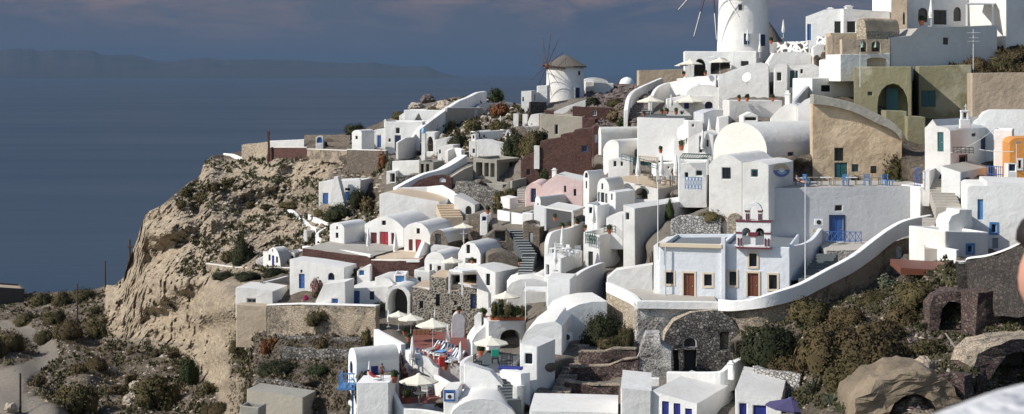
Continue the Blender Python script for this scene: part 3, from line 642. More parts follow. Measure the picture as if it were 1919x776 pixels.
B('dome_house', 'white shallow domed roof behind the parasol terrace', A(1286,178,1356,178,19), 206, 204, 0, D=7)
B(H, 'low white house with blue door and arched blue window on the parasol terrace', [(1250,186),(1286,179),(1356,181)], 207, 201, -3, D=4, par=False, op=[('F','dB',1282,191,1291,204),('F','wB',1321,190,1336,203,.5)])
B('terrace', 'upper parasol terrace on a bright white wall', [(1194,220),(1284,222)], 278, 190, -12, to=1311, mat='white_clean', par=False, rname='floor', roof='slate')
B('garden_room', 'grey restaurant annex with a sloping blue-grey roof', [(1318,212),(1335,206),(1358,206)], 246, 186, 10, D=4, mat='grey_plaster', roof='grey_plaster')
B(H, 'white wall block with small square vents beside the upper parasol terrace', [(1289,226),(1318,227)], 265, 184, 3, D=3, op=[('F','wx',1297,233,1301,238)])
Wl('rubble_wall', 'brown rubble wall patch below the upper parasol terrace', [(1205,237,280,193),(1235,236,278,192),(1264,240,276,190.5)], .5, 'garden_stone')
B(V, 'grey topped barrel vault seen side-on right of the red stone gable', A(1121,252,1126,252,14), 268, 201, -72, to=1203)
B(V, 'white vault with sunlit end below the side-on barrel vault', A(1130,284,1160,276,18), 305, 191, -35, to=1230)
B('terrace', 'restaurant terrace with folded parasols on a tall white wall', [(1142,334),(1233,354)], 410, 176, -28, to=1294, par=False, rname='floor', roof='tan_paving', op=[('F','v2',1190,352,1214,374,.5)])
B(H, 'white back wall house of the folded-parasol terrace', [(1228,308),(1296,303)], 344, 187, 4, D=3, mat='white_clean', op=[('F','wx',1252,312,1255,316)])
B(H, 'low white house with three dark windows behind the folded-parasol terrace', [(1140,300),(1166,296),(1180,300)], 336, 186, -12, D=3, op=[('F','wx',1150,302,1155,312),('F','wx',1163,303,1167,311)])
B(H, 'tall white slab house with round satellite dish', [(1262,262),(1292,264)], 308, 188, -10, D=3)
B(H, 'white house with open dark double door left of the great vault', [(1288,262),(1300,252),(1320,246),(1338,254)], 312, 176, -14, D=7, mat='white', op=[('F','dk',1311,256,1319,286),('F','wx',1324,262,1328,275)])
B(H, 'white house with green windows behind the blue railing balcony', [(1271,306),(1325,304)], 362, 166, -8, D=6, mat='white_clean', op=[('F','wg',1305,320,1316,329),('F','wx',1284,323,1290,332)])
# ================================================================== centre whites
B(V, 'tall slim white vault with blue lunette, left end of the central cluster', A(1093,334,1104,336,15), 474, 177, -35, to=1133, op=[('F','wb',1096,323,1101.5,333,.5),('F','wx',1097.5,339,1100,353)])
B(V, 'white vault with open door between two grey shutters', A(1119,352,1142,356,20), 400, 173, -25, to=1170, mat='white_clean', op=[('F','wG',1127,344,1130,355),('F','sG',1120.5,360,1124,379),('F','dk',1126,361,1132,386),('F','sG',1134,363,1138,383)])
B(H, 'narrow white house with one slit window and a broad blue-grey flank', [(1142,358),(1154,361)], 414, 169, -30, to=1190, mat='white_clean', op=[('F','wG',1145,363,1148,375)])
B(H, 'white porch block under the grey-shutter vault', [(1096,381),(1120,386)], 440, 166, -25, to=1143, mat='white_clean', op=[('F','wx',1104,389,1112,400)])
B(H, 'white tower with a green balcony railing and dark lower door', [(1093,434),(1124,441)], 507, 161, -28, to=1192, op=[('F','dk',1103,472,1111,502)], par=True, pdrop=1.0)
B(H, 'large white house with a long plain shaded side above the blue-washed chapel', [(1168,384),(1190,391)], 505, 158, -32, to=1325, mat='white_worn', op=[('F','wG',1173,399,1179,412)], par=False)
B('ramp', 'white sloping path wall between the balcony tower and the large house', [(1136,408),(1150,402),(1168,402)], 440, 163, -14, D=4, mat='white_clean')
B(H, 'long low white wall block left of the blue-washed chapel', [(1137,522),(1155,507),(1224,497)], 548, 150, -5, D=2, mat='white_clean')
Wl('parapet', 'swooping grey-shaded white wall left of the chapel forecourt', CV([(1069,521,578,150),(1080,518,572,152),(1097,506,565,154),(1125,494,562,157),(1135,492,548,159)]), .5, 'white', behind=False, smooth=40)
B(H, 'tall plain white block left of the swooping wall', [(1025,521),(1069,523)], 606, 148, -10, D=4, mat='white_clean', par=False)
B('terrace', 'white roof terrace with white garden chairs and folded parasols', [(1020,479),(1052,484)], 524, 158, -20, to=1092, mat='white_clean', par=False, rname='floor', roof='white_clean', op=[('F','v1',1024,496,1029,515)])
# ================================================================== chapel and its forecourt
chL, fL, plL = B('chapel', 'left half of the pale blue-washed chapel with dark brown door and two framed windows', [(1237,459),(1352,459)], 560, 140, -14, D=10, mat='pale_blue', roof='roof_dark', pdrop=.3,
  op=[('F','wxy',1247,510,1262,532),('F','doy',1281,512,1301,558),('F','wxy',1319.5,514,1334,536)])
chR, fR, plR = B('chapel', 'right half of the pale blue-washed chapel carrying the bell gable', [(1352,457),(1480,464)], 566, 138.9, -14, to=1537, mat='pale_blue', roof='roof_dark', pdrop=.3,
  op=[('F','wxy',1367,509,1380,535),('F','wxy',1404,475,1418,500),('F','doy',1401,512,1421,556),('F','wxy',1441,515,1456,542)])
u_ = Vector((math.cos(math.radians(-14)), math.sin(math.radians(-14)), 0)); n_ = Vector((-u_.y, u_.x, 0))
a_ = P(1352,459,140); m_ = MB(chL.location)
m_.box(a_-u_*2.72-n_*.06+Vector((0,0,-.12)), (5.6,.5,.34), math.radians(-14)); m_.build('cornice', 'beige_trim', chL, bev=.03)
m_ = MB(chL.location); m_.box(P(1352,530,140)+u_*.18+Vector((0,0,1.0)), (.36,.5,6.0), math.radians(-14)); m_.build('pilaster', 'pale_blue', chL, bev=.03)
m_ = MB(chL.location); m_.tube(P(1247.5,462,140.9)-n_*.1, P(1247.5,559,140.9)-n_*.1, .06); m_.build('drainpipe', 'grey_plaster', chL)
B('chapel_annex', 'narrow white pier at the left end of the blue-washed chapel', [(1225,460),(1237,459)], 559, 142.2, -14, D=8, mat='white_clean', par=False)
B('terrace', 'chapel forecourt on a peeling plaster retaining wall', [(1192,569.5),(1350,569.5)], 700, 135.8, 0, D=9, mat='ruin_plaster', par=False, rname='floor', roof='paving')
Wl('parapet', 'white parapet stepping down left of the chapel forecourt', CV([(1135,529,545,146),(1160,540,557,143),(1180,550,567,140),(1193,563,578,135.8)]), .45, 'white', deep=.1, behind=False, ct=False)
Wl('retaining_wall', 'tan stone wall under the stepping white parapet', CV([(1136,545,575,146.2),(1160,557,600,143.2),(1180,567,620,140.2),(1192,577,630,136.2)]), .6, 'tan_stone')
Wl('parapet', 'straight low white parapet of the chapel forecourt', [(1193,564,577,135.5),(1346,566,579,135.2)], .4, 'white_clean', deep=.05, behind=False, ct=False)
Wl('parapet', 'great sweeping white parapet curving up from the chapel to the right', CV([(1345,561,580,134.8),(1370,564,581,134),(1400,562,578,133.4),(1440,552,573,133),(1500,533,558,134),(1545,510,536,136),(1600,480,508,139),(1640,450,480,141),(1670,428,455,143),(1700,412,440,144),(1748,403,436,145)]), .55, 'white_clean', deep=.1, behind=False, smooth=40)
Wl('retaining_wall', 'tan wall following underneath the great sweeping parapet', CV([(1345,579,640,135.4),(1400,577,620,134),(1440,571,605,133.6),(1500,556,590,134.6),(1545,535,565,136.6),(1600,507,545,139.6),(1650,470,512,142.2),(1668,456,490,143.6),(1748,437,468,145.6)]), .6, 'tuff_wall', deep=2.5)
B('ruined_arch', 'ruined rubble arch with half-round window under the chapel forecourt', [(1242,664),(1246,625),(1262,602),(1295,586),(1340,581),(1370,596),(1388,624),(1393,664)], 700, 134.3, 0, D=1.3, mat='rubble_stone', roof='tan_stone', ct=True,
  op=[('F','ww',1280,632,1306,652,.5),('F','v1',1281,656,1305,697),('F','v1',1349,622,1366,656),('F','v1',1261,656,1272,697)])
B('ruin', 'jagged pale plastered ruin left of the rubble arch', [(1182,702),(1196,668),(1207,640),(1210,628),(1236,628),(1238,645),(1260,660)], 708, 130, -5, D=3, mat='ruin_plaster', roof='ruin_plaster')
Wl('retaining_wall', 'white rubble wall behind the blue-washed chapel', [(1256,413,443,152.5),(1275,405,443,152.5),(1350,407,441,151.5)], .6, 'white_stone')
Wl('retaining_wall', 'tan stone wall behind the bell gable', [(1437,418,452,151.5),(1500,426,452,151),(1541,432,452,150.4)], .6, 'tan_stone')
B('stone_annex', 'small tan stone vault left of the bell gable', A(1363,410,1388,408,9), 444, 150.5, -10, D=3, mat='tan_stone', roof='tan_stone')
Wl('parapet', 'curved white end wall rising behind the chapel', CV([(1480,462,500,139.6),(1505,458,500,143.5),(1525,448,500,147),(1541,428,500,150.5)]), .4, 'pale_blue', behind=False, ct=False)
# ================================================================== great vault and right side
gv, gf, gp = B(V, 'great cream vaulted hall with navy side door', A(1337,281,1437,285,54,18), 352, 164, -55, to=1551, mat='cream', roof='roof_white', op=[('R','dn',1476,285,1487,308)])
B(V, 'cream-white vault house with one dark window before the great vault', [(1328,309),(1338,298),(1350,291),(1362,289),(1375,293),(1385,301),(1391,304)], 424, 151, -28, D=9, mat='white_worn', op=[('F','wx',1353,314,1369,335)])
sg, sf_, sp_ = B(H, 'white annex with an oval painted emblem on its shaded side', [(1391,305),(1408,302),(1425,303),(1441,309)], 384, 149.4, -28, to=1487, mat='white_worn', op=[('F','wt',1408,318,1420,332)])
B('terrace', 'long grey plastered terrace wall with navy door right of the bell gable', [(1436,353),(1738,349)], 462, 150.3, -2, D=9, mat='grey_plaster', par=False, rname='floor', roof='paving',
  op=[('F','dbn',1557,406,1580,452),('F','wk',1565,385,1578,395)])
B(H, 'weathered ochre house with sloping top and teal door', [(1523,194),(1560,198),(1600,209),(1640,228),(1672,243),(1690,263)], 350, 163, -2, D=2, mat='ochre', roof='ochre',
  op=[('F','wk',1564,277,1581,302),('F','dt',1564,305,1588,334),('F','wt',1596,308,1609,322),('F','wk',1631,311,1643,325)])
Wl('stair_wall', 'thick bare concrete coping stair on top of the ochre house', CV([(1524,177,195,162.7),(1560,183,199,162.6),(1600,193,210,162.5),(1640,211,229,162.4),(1672,228,244,162.3),(1691,246,264,162.2)]), 2.3, 'concrete', deep=0, behind=False, ct=False)
oh, of_, op_ = B(H, 'olive plastered house with a deep round arch', [(1600,125),(1709,125)], 228, 178, -14, to=1728, mat='olive', roof='olive', op=[('F','v2.2',1645,157,1702,222,.62),('F','wk',1627,172,1635,179)])
_o, _d, _i = op_['F']; m_ = MB(oh.location); _q = P(1672,190,178)+_i*2.0; m_.box(_q+Vector((0,0,.1)), (1.3,.12,2.6), math.radians(-14)); m_.build('door', 'teal', oh)
B(H, 'olive plastered wing with a teal shutter in shadow', [(1722,124),(1821,121)], 228, 184, -8, D=6, mat='olive', roof='olive', op=[('F','st',1727,170,1753,200)])
B('stair_block', 'low olive stair block under the deep round arch', [(1660,208),(1700,209)], 245, 172, -6, D=4, mat='olive', roof='olive', par=False)
B('stair_block', 'low olive block right of the stair block', [(1700,218),(1735,220)], 262, 170, -6, D=4, mat='olive', roof='olive', par=False)
B('terrace_wall', 'long tan plastered wall right of the olive wing', [(1821,137),(1960,135)], 225, 179, -6, D=3, mat='tan_wall', par=False)
B('terrace', 'broad blue-grey terrace wall with one square window, upper right', [(1670,70),(1707,67),(1720,53),(1869,47)], 128, 192, 22, D=7, mat='white_worn', par=False, rname='floor', roof='paving', op=[('F','wk',1767,71,1777,84)])
B(H, 'top right shaded white house with three arched openings', [(1700,-25),(1882,-25)], 55, 203, 20, D=8, mat='white', op=[('F','wx',1721,15,1738,42,.3),('F','dk',1750,19,1774,46),('F','wx',1787,13,1801,40,.4),('F','dk',1862,14,1875,46)])
B(H, 'plain shaded white house at the top right corner', [(1885,-20),(1960,-22)], 90, 199, 20, D=8, mat='white')
B('tower_house', 'tan plastered tower house at the top edge', [(1670,-32),(1700,-30)], 72, 199, -14, D=5, mat='tan_wall', roof='tan_wall', op=[('F','wx',1692,22,1696,46,.4)])
B(V, 'ochre barrel vault with a pierced stone end', A(1605,62,1624,66,31), 84, 190, -50, to=1687, mat='tan_stone', roof='ochre')
B('bell_wall', 'tan frieze wall with two bells hanging in openings', [(1578,74),(1668,73)], 102, 187, 8, D=.8, mat='tan_wall', roof='tan_wall', par=False, op=[('F','v.7',1610,77,1624,97,.3),('F','v.7',1634,77,1650,97,.3)])
B('arch_wall', 'grey-white wall with a broad blind arch under the bell frieze', [(1575,102),(1668,100)], 128, 186, 14, D=4, mat='white', op=[('F','v.6',1625,108,1662,126,.2)])
B('pillar', 'tall tan corner pillar left of the bell frieze', [(1549,71),(1562,64)], 145, 189.5, -10, D=2, mat='tan_wall')
B('terrace_wall', 'flat tan parapet behind the ochre barrel vault', [(1556,62),(1672,62)], 80, 194, 0, D=3, mat='tan_wall', par=False)
B(H, 'shaded white house with a deep dark recess left of the olive house', [(1572,112),(1604,104)], 180, 190, 25, D=4, mat='white', op=[('F','v1.4',1578,124,1598,162)])
B(H, 'white house with tall blue door on the skyline right of the big windmill', [(1510,31),(1545,18),(1580,16)], 80, 207, -12, D=6, mat='white_clean', op=[('F','db',1513,45,1520,76),('F','wx',1564,40,1578,62)], chim=[(1556,20,11,7,2)])
B(H, 'white house with one black window behind the ochre barrel vault', [(1580,16),(1640,20),(1668,21)], 70, 206, 3, D=6, mat='white_clean', op=[('F','wx',1588,40,1603,61)], chim=[(1590,17,12,8,2)])
Wl('parapet', 'white wall dotted with dark stones on the skyline terrace', [(1456,79,98,205),(1514,77,96,203)], .4, 'dotted_wall')
Wl('parapet', 'short dotted stone wall right of the tall blue door', [(1530,68,86,203),(1552,70,86,202)], .4, 'dotted_wall')
B('outhouse', 'rounded low white block at the end of the dotted wall', A(1523,92,1555,90,8), 104, 201, -5, D=3)
B(H, 'cream low wall house behind the big windmill base', [(1438,80),(1462,79)], 92, 232, 0, D=3, mat='cream')
# right hand houses
r1, rf1, rp1 = B(H, 'white house with curly parapet, teal door and shaded flank, right side', [(1733,240),(1738,236),(1748,224),(1756,236),(1775,240),(1781,245)], 325, 152, -35, to=1865,
  op=[('F','dt',1757,248,1768,284),('R','sn',1838,257,1853,281),('R','wkm',1798,293,1811,310),('R','wk',1821,250,1829,256),('R','dn',1850,296,1861,318)])
B(H, 'white house with high curled parapet at the right edge', [(1822,228),(1835,222),(1843,212),(1856,207),(1960,207)], 300, 159, -15, D=5, mat='white_clean', par=False)
B(H, 'white wing with a maroon window left of the orange house', [(1862,242),(1897,243)], 335, 153, -20, D=4, mat='white_clean', op=[('F','wm',1883,267,1890,292)])
B(V, 'orange painted house at the right edge', [(1891,268),(1896,261),(1904,258),(1960,258)], 345, 148, -10, D=5, mat='orange', roof='orange', op=[('F','www',1908,300,1914,316)])
B('outhouse', 'grey-white box with a navy shutter before the orange house', [(1888,307),(1906,307)], 346, 146, -6, D=1.5, op=[('F','sn',1892,309,1903,321)])
B('terrace', 'white walled terrace below the curly parapet house', [(1764,311),(1801,323)], 392, 145, -30, to=1852, mat='white_clean', par=False, rname='floor', roof='paving')
B(H, 'big bright white house with a bright blue door and blue-framed window', [(1813,352),(1819,348),(1849,348),(1850,341),(1960,345)], 480, 132, -12, D=8, mat='white_clean', par=False,
  op=[('F','ds',1832,373,1843,412),('F','wss',1858,420,1867,436),('F','dG',1860,446,1871,466)])
B(H, 'low grey-shaded house with a blue-framed window below the stairs', [(1771,433),(1853,435)], 484, 127, 20, D=5, op=[('F','wss',1813,460,1823,473)])
B('oven', 'rounded pale oven block beside the right stairs', [(1777,418),(1783,405),(1797,399),(1798,393),(1821,393),(1823,425)], 432, 131, 15, D=2, mat='white_worn')
St('lower stone steps between white walls, right side', (1757,470,128), (1750,408,141), 2.0, 10, 'paving', None)
St('upper stone steps climbing past the white pillar', (1778,392,140), (1757,335,152), 2.2, 11, 'paving', None)
Wl('parapet', 'stepped white wall left of the lower stone steps', [(1744,420,445,138),(1750,450,478,129),(1768,464,484,127),(1792,468,484,126)], .4, 'white_clean', behind=False)
B('pillar', 'square white gate pillar at the head of the stone steps', [(1729,321),(1742,321)], 356, 147.5, -20, to=1756)
B(H, 'shaded white wall block under the white gate pillar', [(1724,350),(1752,347)], 410, 149, 22, D=3)
B('terrace', 'paved landing below the navy terrace door', [(1548,470),(1690,463)], 520, 144, -5, D=6.2, mat='ruin_plaster', par=False, rname='floor', roof='paving')
St('dark steps rising behind the curved end wall of the chapel', (1515,527,138.5), (1552,476,144), 1.8, 9, 'slate', None)
# right hand ruins
Wl('rubble_wall', 'dark stone wall with a thin white top edge at the right', CV([(1811,494,545,112),(1815,486,560,111.5),(1850,481,560,109),(1885,470,560,107),(1919,455,560,104),(1960,440,560,101)]), .7, 'dark_stone', cap='white_clean')
B('shed', 'low shed with a rusty brown flat roof above the right ruins', [(1688,502),(1808,509)], 514, 121, -6, D=6, mat='brown', roof='brown', deep=.1, par=False, bev=0)
B('ruin', 'ruined red and grey stone wall with a black arch at the right', [(1742,575),(1750,556),(1775,548),(1818,545),(1832,552),(1836,575)], 630, 111, -8, D=3, mat='garden_stone', roof='garden_stone', op=[('F','v2.8',1763,562,1817,620,.55)])
B('ruin', 'long dark ruined wall right of the black arch', [(1832,548),(1870,545),(1960,548)], 610, 108, 15, D=2, mat='garden_stone', roof='garden_stone')
B('ruin', 'collapsed masonry arch in the lower right corner', [(1828,690),(1836,668),(1858,650),(1895,638),(1960,632)], 760, 94, 12, D=3, mat='garden_stone', roof='tuff_wall', op=[('F','v2.8',1846,658,1990,780,.75)])
Wl('rubble_wall', 'small dry stone wall stub before the collapsed arch', [(1762,706,735,91),(1785,700,735,91),(1810,704,735,90.5)], .8, 'garden_stone')
B('cave_mouth', 'tan rock face with a wide dark cave mouth at the bottom right', [(1594,800),(1606,748),(1640,714),(1690,697),(1745,696),(1788,722),(1806,770),(1810,800)], 802, 89, 2, D=4, mat='rock_tuff', roof='rock_tuff', deep=1, ct=False, cat='cave', op=[('F','v2.5',1668,738,1754,799,.75)])
Wl('rubble_wall', 'upper garden wall of red and black stones', [(1084,661,688,133.5),(1130,661,688,132.5),(1150,655,684,132.5),(1192,656,684,132)], .6, 'garden_stone', cap='tuff_wall')
Wl('rubble_wall', 'middle garden wall of red and black stones', [(1066,690,716,131.5),(1140,687,714,131),(1166,676,708,130.5),(1196,672,704,130)], .6, 'garden_stone', cap='tuff_wall')
Wl('rubble_wall', 'lower garden wall of red and black stones', [(1057,716,756,128.5),(1110,723,754,128),(1162,724,756,127.5)], .6, 'garden_stone', cap='tuff_wall')
St('grey steps climbing beside the three garden walls', (1050,738,127.5), (1090,645,138), 1.5, 13, 'tuff_wall', None)
# ================================================================== bottom centre
B(H, 'white house with one small dark window, bottom centre', [(974,643),(1007,650)], 750, 127, -22, to=1041, mat='white_clean', op=[('F','wx',984,663,997,682)], par=False)
B(V, 'smooth rounded white vault behind the small-window house', [(974,646),(985,622),(1003,608),(1040,602),(1054,612)], 665, 134, -8, D=8, mat='white_clean')
B(V, 'white rounded house with an air conditioner left of the big round shrub', [(1052,594),(1062,582),(1085,571),(1110,566),(1138,565)], 640, 141, 10, D=6, mat='white_clean')
B('ramp', 'huge plain white sloping wall, bottom centre', [(869,681),(880,684),(918,696),(966,752),(968,790)], 800, 124, -12, D=1.0, mat='white_clean')
B('terrace', 'small round slate terrace with wooden chairs, bottom centre', [(872,690),(938,700)], 745, 126.5, -12, D=8.5, mat='white_clean', par=False, rname='floor', roof='slate')
Wl('bench_wall', 'curved white bench wall around the slate terrace', CV([(871,684,692,128),(873,676,690,131),(885,668,682,135),(905,664,678,137),(922,667,680,137)]), .4, 'white_clean', behind=False, ct=False)
Wl('parapet', 'white wall with blue cushions right of the slate terrace', [(936,691,728,126.5),(976,700,732,124)], .9, 'white_clean', behind=False)
Wl('stair_wall', 'grey shaded wedge wall over the potted shrub', [(970,724,768,121.5),(992,721,764,125.5),(1007,738,758,128)], .4, 'white', behind=False)
St('dark narrow steps between the sloping wall and the cushion wall', (964,752,121), (932,703,127), 1.1, 9, 'slate', None)
B('outhouse', 'white box with an air conditioner in a blue frame', [(831,731),(858,729)], 785, 122, -5, D=3, mat='white_clean', op=[('F','wbb',836,735,849,748)])
B('dome_house', 'smooth white humped roof at the bottom edge', A(842,790,968,790,42), 800, 120, 0, D=6, mat='white_clean')
B(H, 'flat white roof house at the bottom edge left of the garden walls', [(992,770),(1158,774)], 800, 116, -4, D=6.5, mat='white_clean', par=False)
# bottom right house
B(H, 'white house with three deep blue shutters at the bottom edge', [(1221,733),(1306,757)], 800, 112, -25, to=1376, mat='white_clean', par=False, op=[('F','sB',1240,752,1253,785),('F','sB',1262,756,1275,785),('F','sB',1284,766,1297,785),('R','dB',1361,758,1371,790)], chim=[(1370,726,10,20,6)])
B(H, 'white house with blue shutter and blue double door, bottom right', [(1378,730),(1465,745)], 800, 109, -12, D=9, mat='white_clean', par=False, op=[('F','sB',1386,757,1399,785),('F','dB',1412,760,1436,792)])
B('terrace_wall', 'stepped white wall block left of the three blue shutters', [(1163,727),(1221,733)], 800, 113, -5, D=7, mat='white_clean', par=False)
Wl('parapet', 'low white parapet above the bottom right house', [(1165,707,728,121),(1236,709,728,120.5)], .4, 'white_clean', behind=False)
Wl('parapet', 'curved white parapet rising above the bottom right house', CV([(1249,698,712,119.5),(1300,698,710,119),(1350,697,712,118.5),(1372,684,702,119),(1388,674,700,120),(1405,671,700,121),(1414,690,708,121.5)]), .5, 'white', behind=False)
Wl('rubble_wall', 'whitewashed rubble wall right of the curved parapet', [(1412,686,728,116.5),(1450,696,733,115.5),(1500,702,738,114.5)], .5, 'white_stone')
# ================================================================== red deck quarter
bh, bf, bp = B(V, 'white vaulted house with a deep blue door opening on the bathers balcony', A(653,672,668,680,24), 800, 140, -60, to=748, mat='white_clean', op=[('F','wB',655.5,676,661,700,.5),('R','dB',695,686,709,708)])
B('terrace', 'white walled balcony in front of the deep blue door', [(668,718),(729,717)], 800, 135, -5, D=3.4, mat='white_clean', par=False, rname='floor', roof='white_clean')
B('terrace', 'upper red tiled sun deck', [(757,681),(884,681)], 730, 148.5, 0, D=18, mat='white_clean', par=False, rname='floor', roof='red_tile')
B('terrace', 'lower red tiled deck', [(738,757),(868,757)], 800, 139, 0, D=9.2, mat='white_clean', par=False, rname='floor', roof='red_tile')
Wl('parapet', 'bright white wall sloping down to the upper deck', CV([(700,617,655,158),(726,631,660,154),(751,645,668,150.5)]), .5, 'white_clean', behind=False)
Wl('parapet', 'curved white wall between upper and lower red decks', CV([(760,655,680,149),(774,661,684,148),(800,670,690,147.5),(812,685,700,147.2),(822,692,706,147)]), .4, 'white_clean', behind=False, ct=False, deep=.6)
Wl('stone_parapet', 'grey stone wall under the flower railing', [(752,716,740,143),(780,720,740,142)], .4, 'grey_stone', behind=False, ct=False)
Wl('parapet', 'small white wall splitting the lower red deck', [(813,702,716,143),(845,720,732,140)], .35, 'white_clean', behind=False, ct=False)
Wl('parapet', 'white front wall of the lower red deck', CV([(729,724,790,138.6),(738,742,790,137),(752,764,795,135.5),(790,768,795,135),(840,776,800,134)]), .4, 'white_clean', behind=False)
B('niche', 'grey rounded niche against the grey stone house', A(846,605,872,605,18), 622, 163, 0, D=2, mat='grey_plaster', ct=False)
# left garden ruins
Wl('rubble_wall', 'dark dry stone wall below the patchy tan wall', [(528,650,684,159.5),(560,653,684,159),(600,655,684,157.5),(655,655,682,156)], .6, 'rubble_stone')
Wl('rubble_wall', 'thin rubble wall just under the patchy tan wall', [(520,628,642,164),(600,632,645,162),(690,634,648,160)], .5, 'rubble_stone')
Wl('rubble_wall', 'low dry stone wall above the concrete cistern', [(478,710,722,154),(540,716,730,152),(598,728,742,150)], .5, 'rubble_stone')
B('cistern', 'flat grey concrete cistern block in the left garden', [(462,730),(568,745)], 800, 143, -14, to=592, mat='beige_concrete', roof='concrete', par=False)
B('cistern', 'small concrete box before the grey cistern', [(449,760),(485,764)], 800, 138, -12, to=499, mat='concrete')
B('stone_house', 'dark square building at the left edge by the sea', [(-60,535),(46,541)], 578, 322, 24, D=8, mat='shaded_concrete', roof='tan_wall')
# ================================================================== terrain
SKY_L = [(-70,545,348),(0,550,340),(60,549,335),(110,547,330),(150,547,322),(185,540,318),(200,534,300),(214,535,285),(232,520,272),(240,490,268),(255,455,268),(264,425,266),(275,398,265),(300,387,264),(330,362,265),(350,345,268),(372,332,272),(384,305,278),(398,291,284),(418,290,290),(450,283,292),(500,272,290),(560,264,290),(600,256,288),(650,250,284),(690,238,276),(730,222,270),(757,212,268),(780,200,270),(800,192,272),(825,188,272),(850,182,270),(875,182,272),(905,178,276),(930,188,280),(975,195,285),(1000,190,290),(1030,186,292),(1095,166,290),(1130,160,286),(1160,157,284),(1195,158,275),(1240,154,262),(1290,130,245),(1340,115,238),(1400,100,236),(1450,92,236),(1500,82,225),(1560,72,215),(1640,65,212),(1700,56,212),(1780,50,214),(1860,40,216),(1919,30,214),(1990,20,212)]
BASE = [(-60,600,300),(0,585,318),(60,600,290),(100,650,262),(0,640,272),(0,700,235),(60,776,195),(-60,800,190),(200,776,200),(130,700,228),(200,640,262),(250,648,256),(300,660,248),(380,700,232),(300,720,222),(350,776,200),(430,776,190),(0,776,195),(-60,650,262),(120,580,300),(180,570,290),(180,610,272),(240,700,230),
 (240,520,266),(275,405,266),(290,500,260),(330,600,250),(230,590,264),(212,560,269),(380,400,258),(350,360,268),(400,500,243),(400,620,235),(380,560,239),(345,470,252),(300,410,262),(330,405,260),(250,560,262),(270,620,258),(300,640,253),(370,620,241),(370,660,239),(415,690,214),(418,740,204),(440,660,186),(425,640,216),(330,640,249),(250,620,261),
 (385,310,276),(420,305,276),(450,330,266),(550,330,260),(600,310,258),(590,340,250),(640,330,252),(500,400,250),(560,370,250),(440,450,243),(560,430,240),(470,470,238),(500,440,240),(440,480,240),(450,520,214),(400,520,236),(440,545,196),
 (500,650,167),(600,645,162),(560,700,154),(480,700,162),(640,700,152),(470,776,140),(630,776,143),(660,776,140),(440,620,190),(440,700,180),
 (700,330,240),(700,380,226),(640,400,226),(690,400,222),(620,380,232),
 (1400,620,128),(1500,600,126),(1440,640,124),(1600,560,130),(1650,510,136),(1600,530,134),(1400,690,114),(1500,760,97),(1560,700,103),(1600,660,108),(1700,640,110),(1700,560,118),(1740,530,120),(1800,640,102),(1850,620,105),(1850,720,92),(1919,800,82),(1919,620,102),(1990,700,90),(1700,700,97),(1560,640,112),(1620,720,96),(1690,690,95),(1760,700,95),(1620,776,90),(1700,740,91),(1780,776,89),(1700,790,88),
 (1560,480,142),(1560,456,150),(1640,470,143.5),(1560,540,136.8),(1919,580,106),(1780,520,118),(1300,710,118),(1430,700,112),(1540,776,92),(1460,776,100),(1420,776,108),
 (1100,640,138),(1130,640,137),(1160,645,135),(1120,705,130),(1100,780,117),(1000,790,118),(800,800,130),(1300,810,104),(700,810,132),(600,810,150),
 (1150,180,262),(1120,190,258),(1180,190,245),(1160,220,232),(870,230,252),(930,230,250),(900,225,254),(980,290,220),(970,270,228),(940,250,236),(1860,110,194),(1800,130,190),(1900,120,190),(1960,100,190),
 (860,400,196),(920,390,196),(1060,425,172),(1080,470,162),(930,590,152),(960,600,150),(1040,450,168),(1640,345,158),(1640,300,164),(1300,400,156),(1350,395,156)]
GX0, GX1, NX, NY = -70, 1990, 620, 240
_sx = np.array([q[0] for q in SKY_L]); _sy = np.array([q[1] for q in SKY_L]); _sd = np.array([q[2] for q in SKY_L])
gx = np.linspace(GX0, GX1, NX); top_y = np.interp(gx, _sx, _sy); top_d = np.interp(gx, _sx, _sd)
cp = np.array([c for c in CTRL if -150 < c[0] < 2080 and 0 < c[1] < 860 and c[2] > 20] + [tuple(q) for q in BASE] + [(x, np.interp(x,_sx,_sy), np.interp(x,_sx,_sd)) for x in range(-70, 1990, 20)])
cl = np.log(cp[:,2])
def trend(x, y): x = x/1000; y = y/400; return np.stack([np.ones_like(x), x, y, x*y, x*x, y*y, x*x*y, x*y*y, x**3], -1)
coef, *_ = np.linalg.lstsq(trend(cp[:,0], cp[:,1]), cl, rcond=None)
res = cl - trend(cp[:,0], cp[:,1]) @ coef
tv = np.linspace(0, 1, NY)**1.0
PXg = np.repeat(gx[None,:], NY, 0); PYg = top_y[None,:] + tv[:,None]*(830-top_y[None,:])
def depth_at(px, py):
    px = np.asarray(px, float).ravel(); py = np.asarray(py, float).ravel(); out = np.empty(len(px))
    for s in range(0, len(px), 4000):
        a = px[s:s+4000,None]-cp[None,:,0]; b_ = (py[s:s+4000,None]-cp[None,:,1])*1.5
        w_ = 1/(a*a+b_*b_+50.0)**2.3
        out[s:s+4000] = (w_*res[None,:]).sum(1)/w_.sum(1)
    return np.exp(out + trend(px, py) @ coef)
DG = depth_at(PXg, PYg).reshape(NY, NX); DG[0] = top_d
def blur(Z, n):
    Z = Z.copy()
    for _ in range(n): Z[1:-1,1:-1] = Z[1:-1,1:-1]*.2 + .2*(Z[:-2,1:-1]+Z[2:,1:-1]+Z[1:-1,:-2]+Z[1:-1,2:])
    return Z
_b1 = blur(DG, 8); _b2 = blur(DG, 50); _k = np.clip((PXg-470)/120, 0, 1); _k = np.maximum(1-_k, np.clip((PXg-1420)/60, 0, 1)*np.clip((PYg-590+(PXg-1400)*.25)/40, 0, 1)*.8)
DG = _b1*(1-_k)+_b2*_k
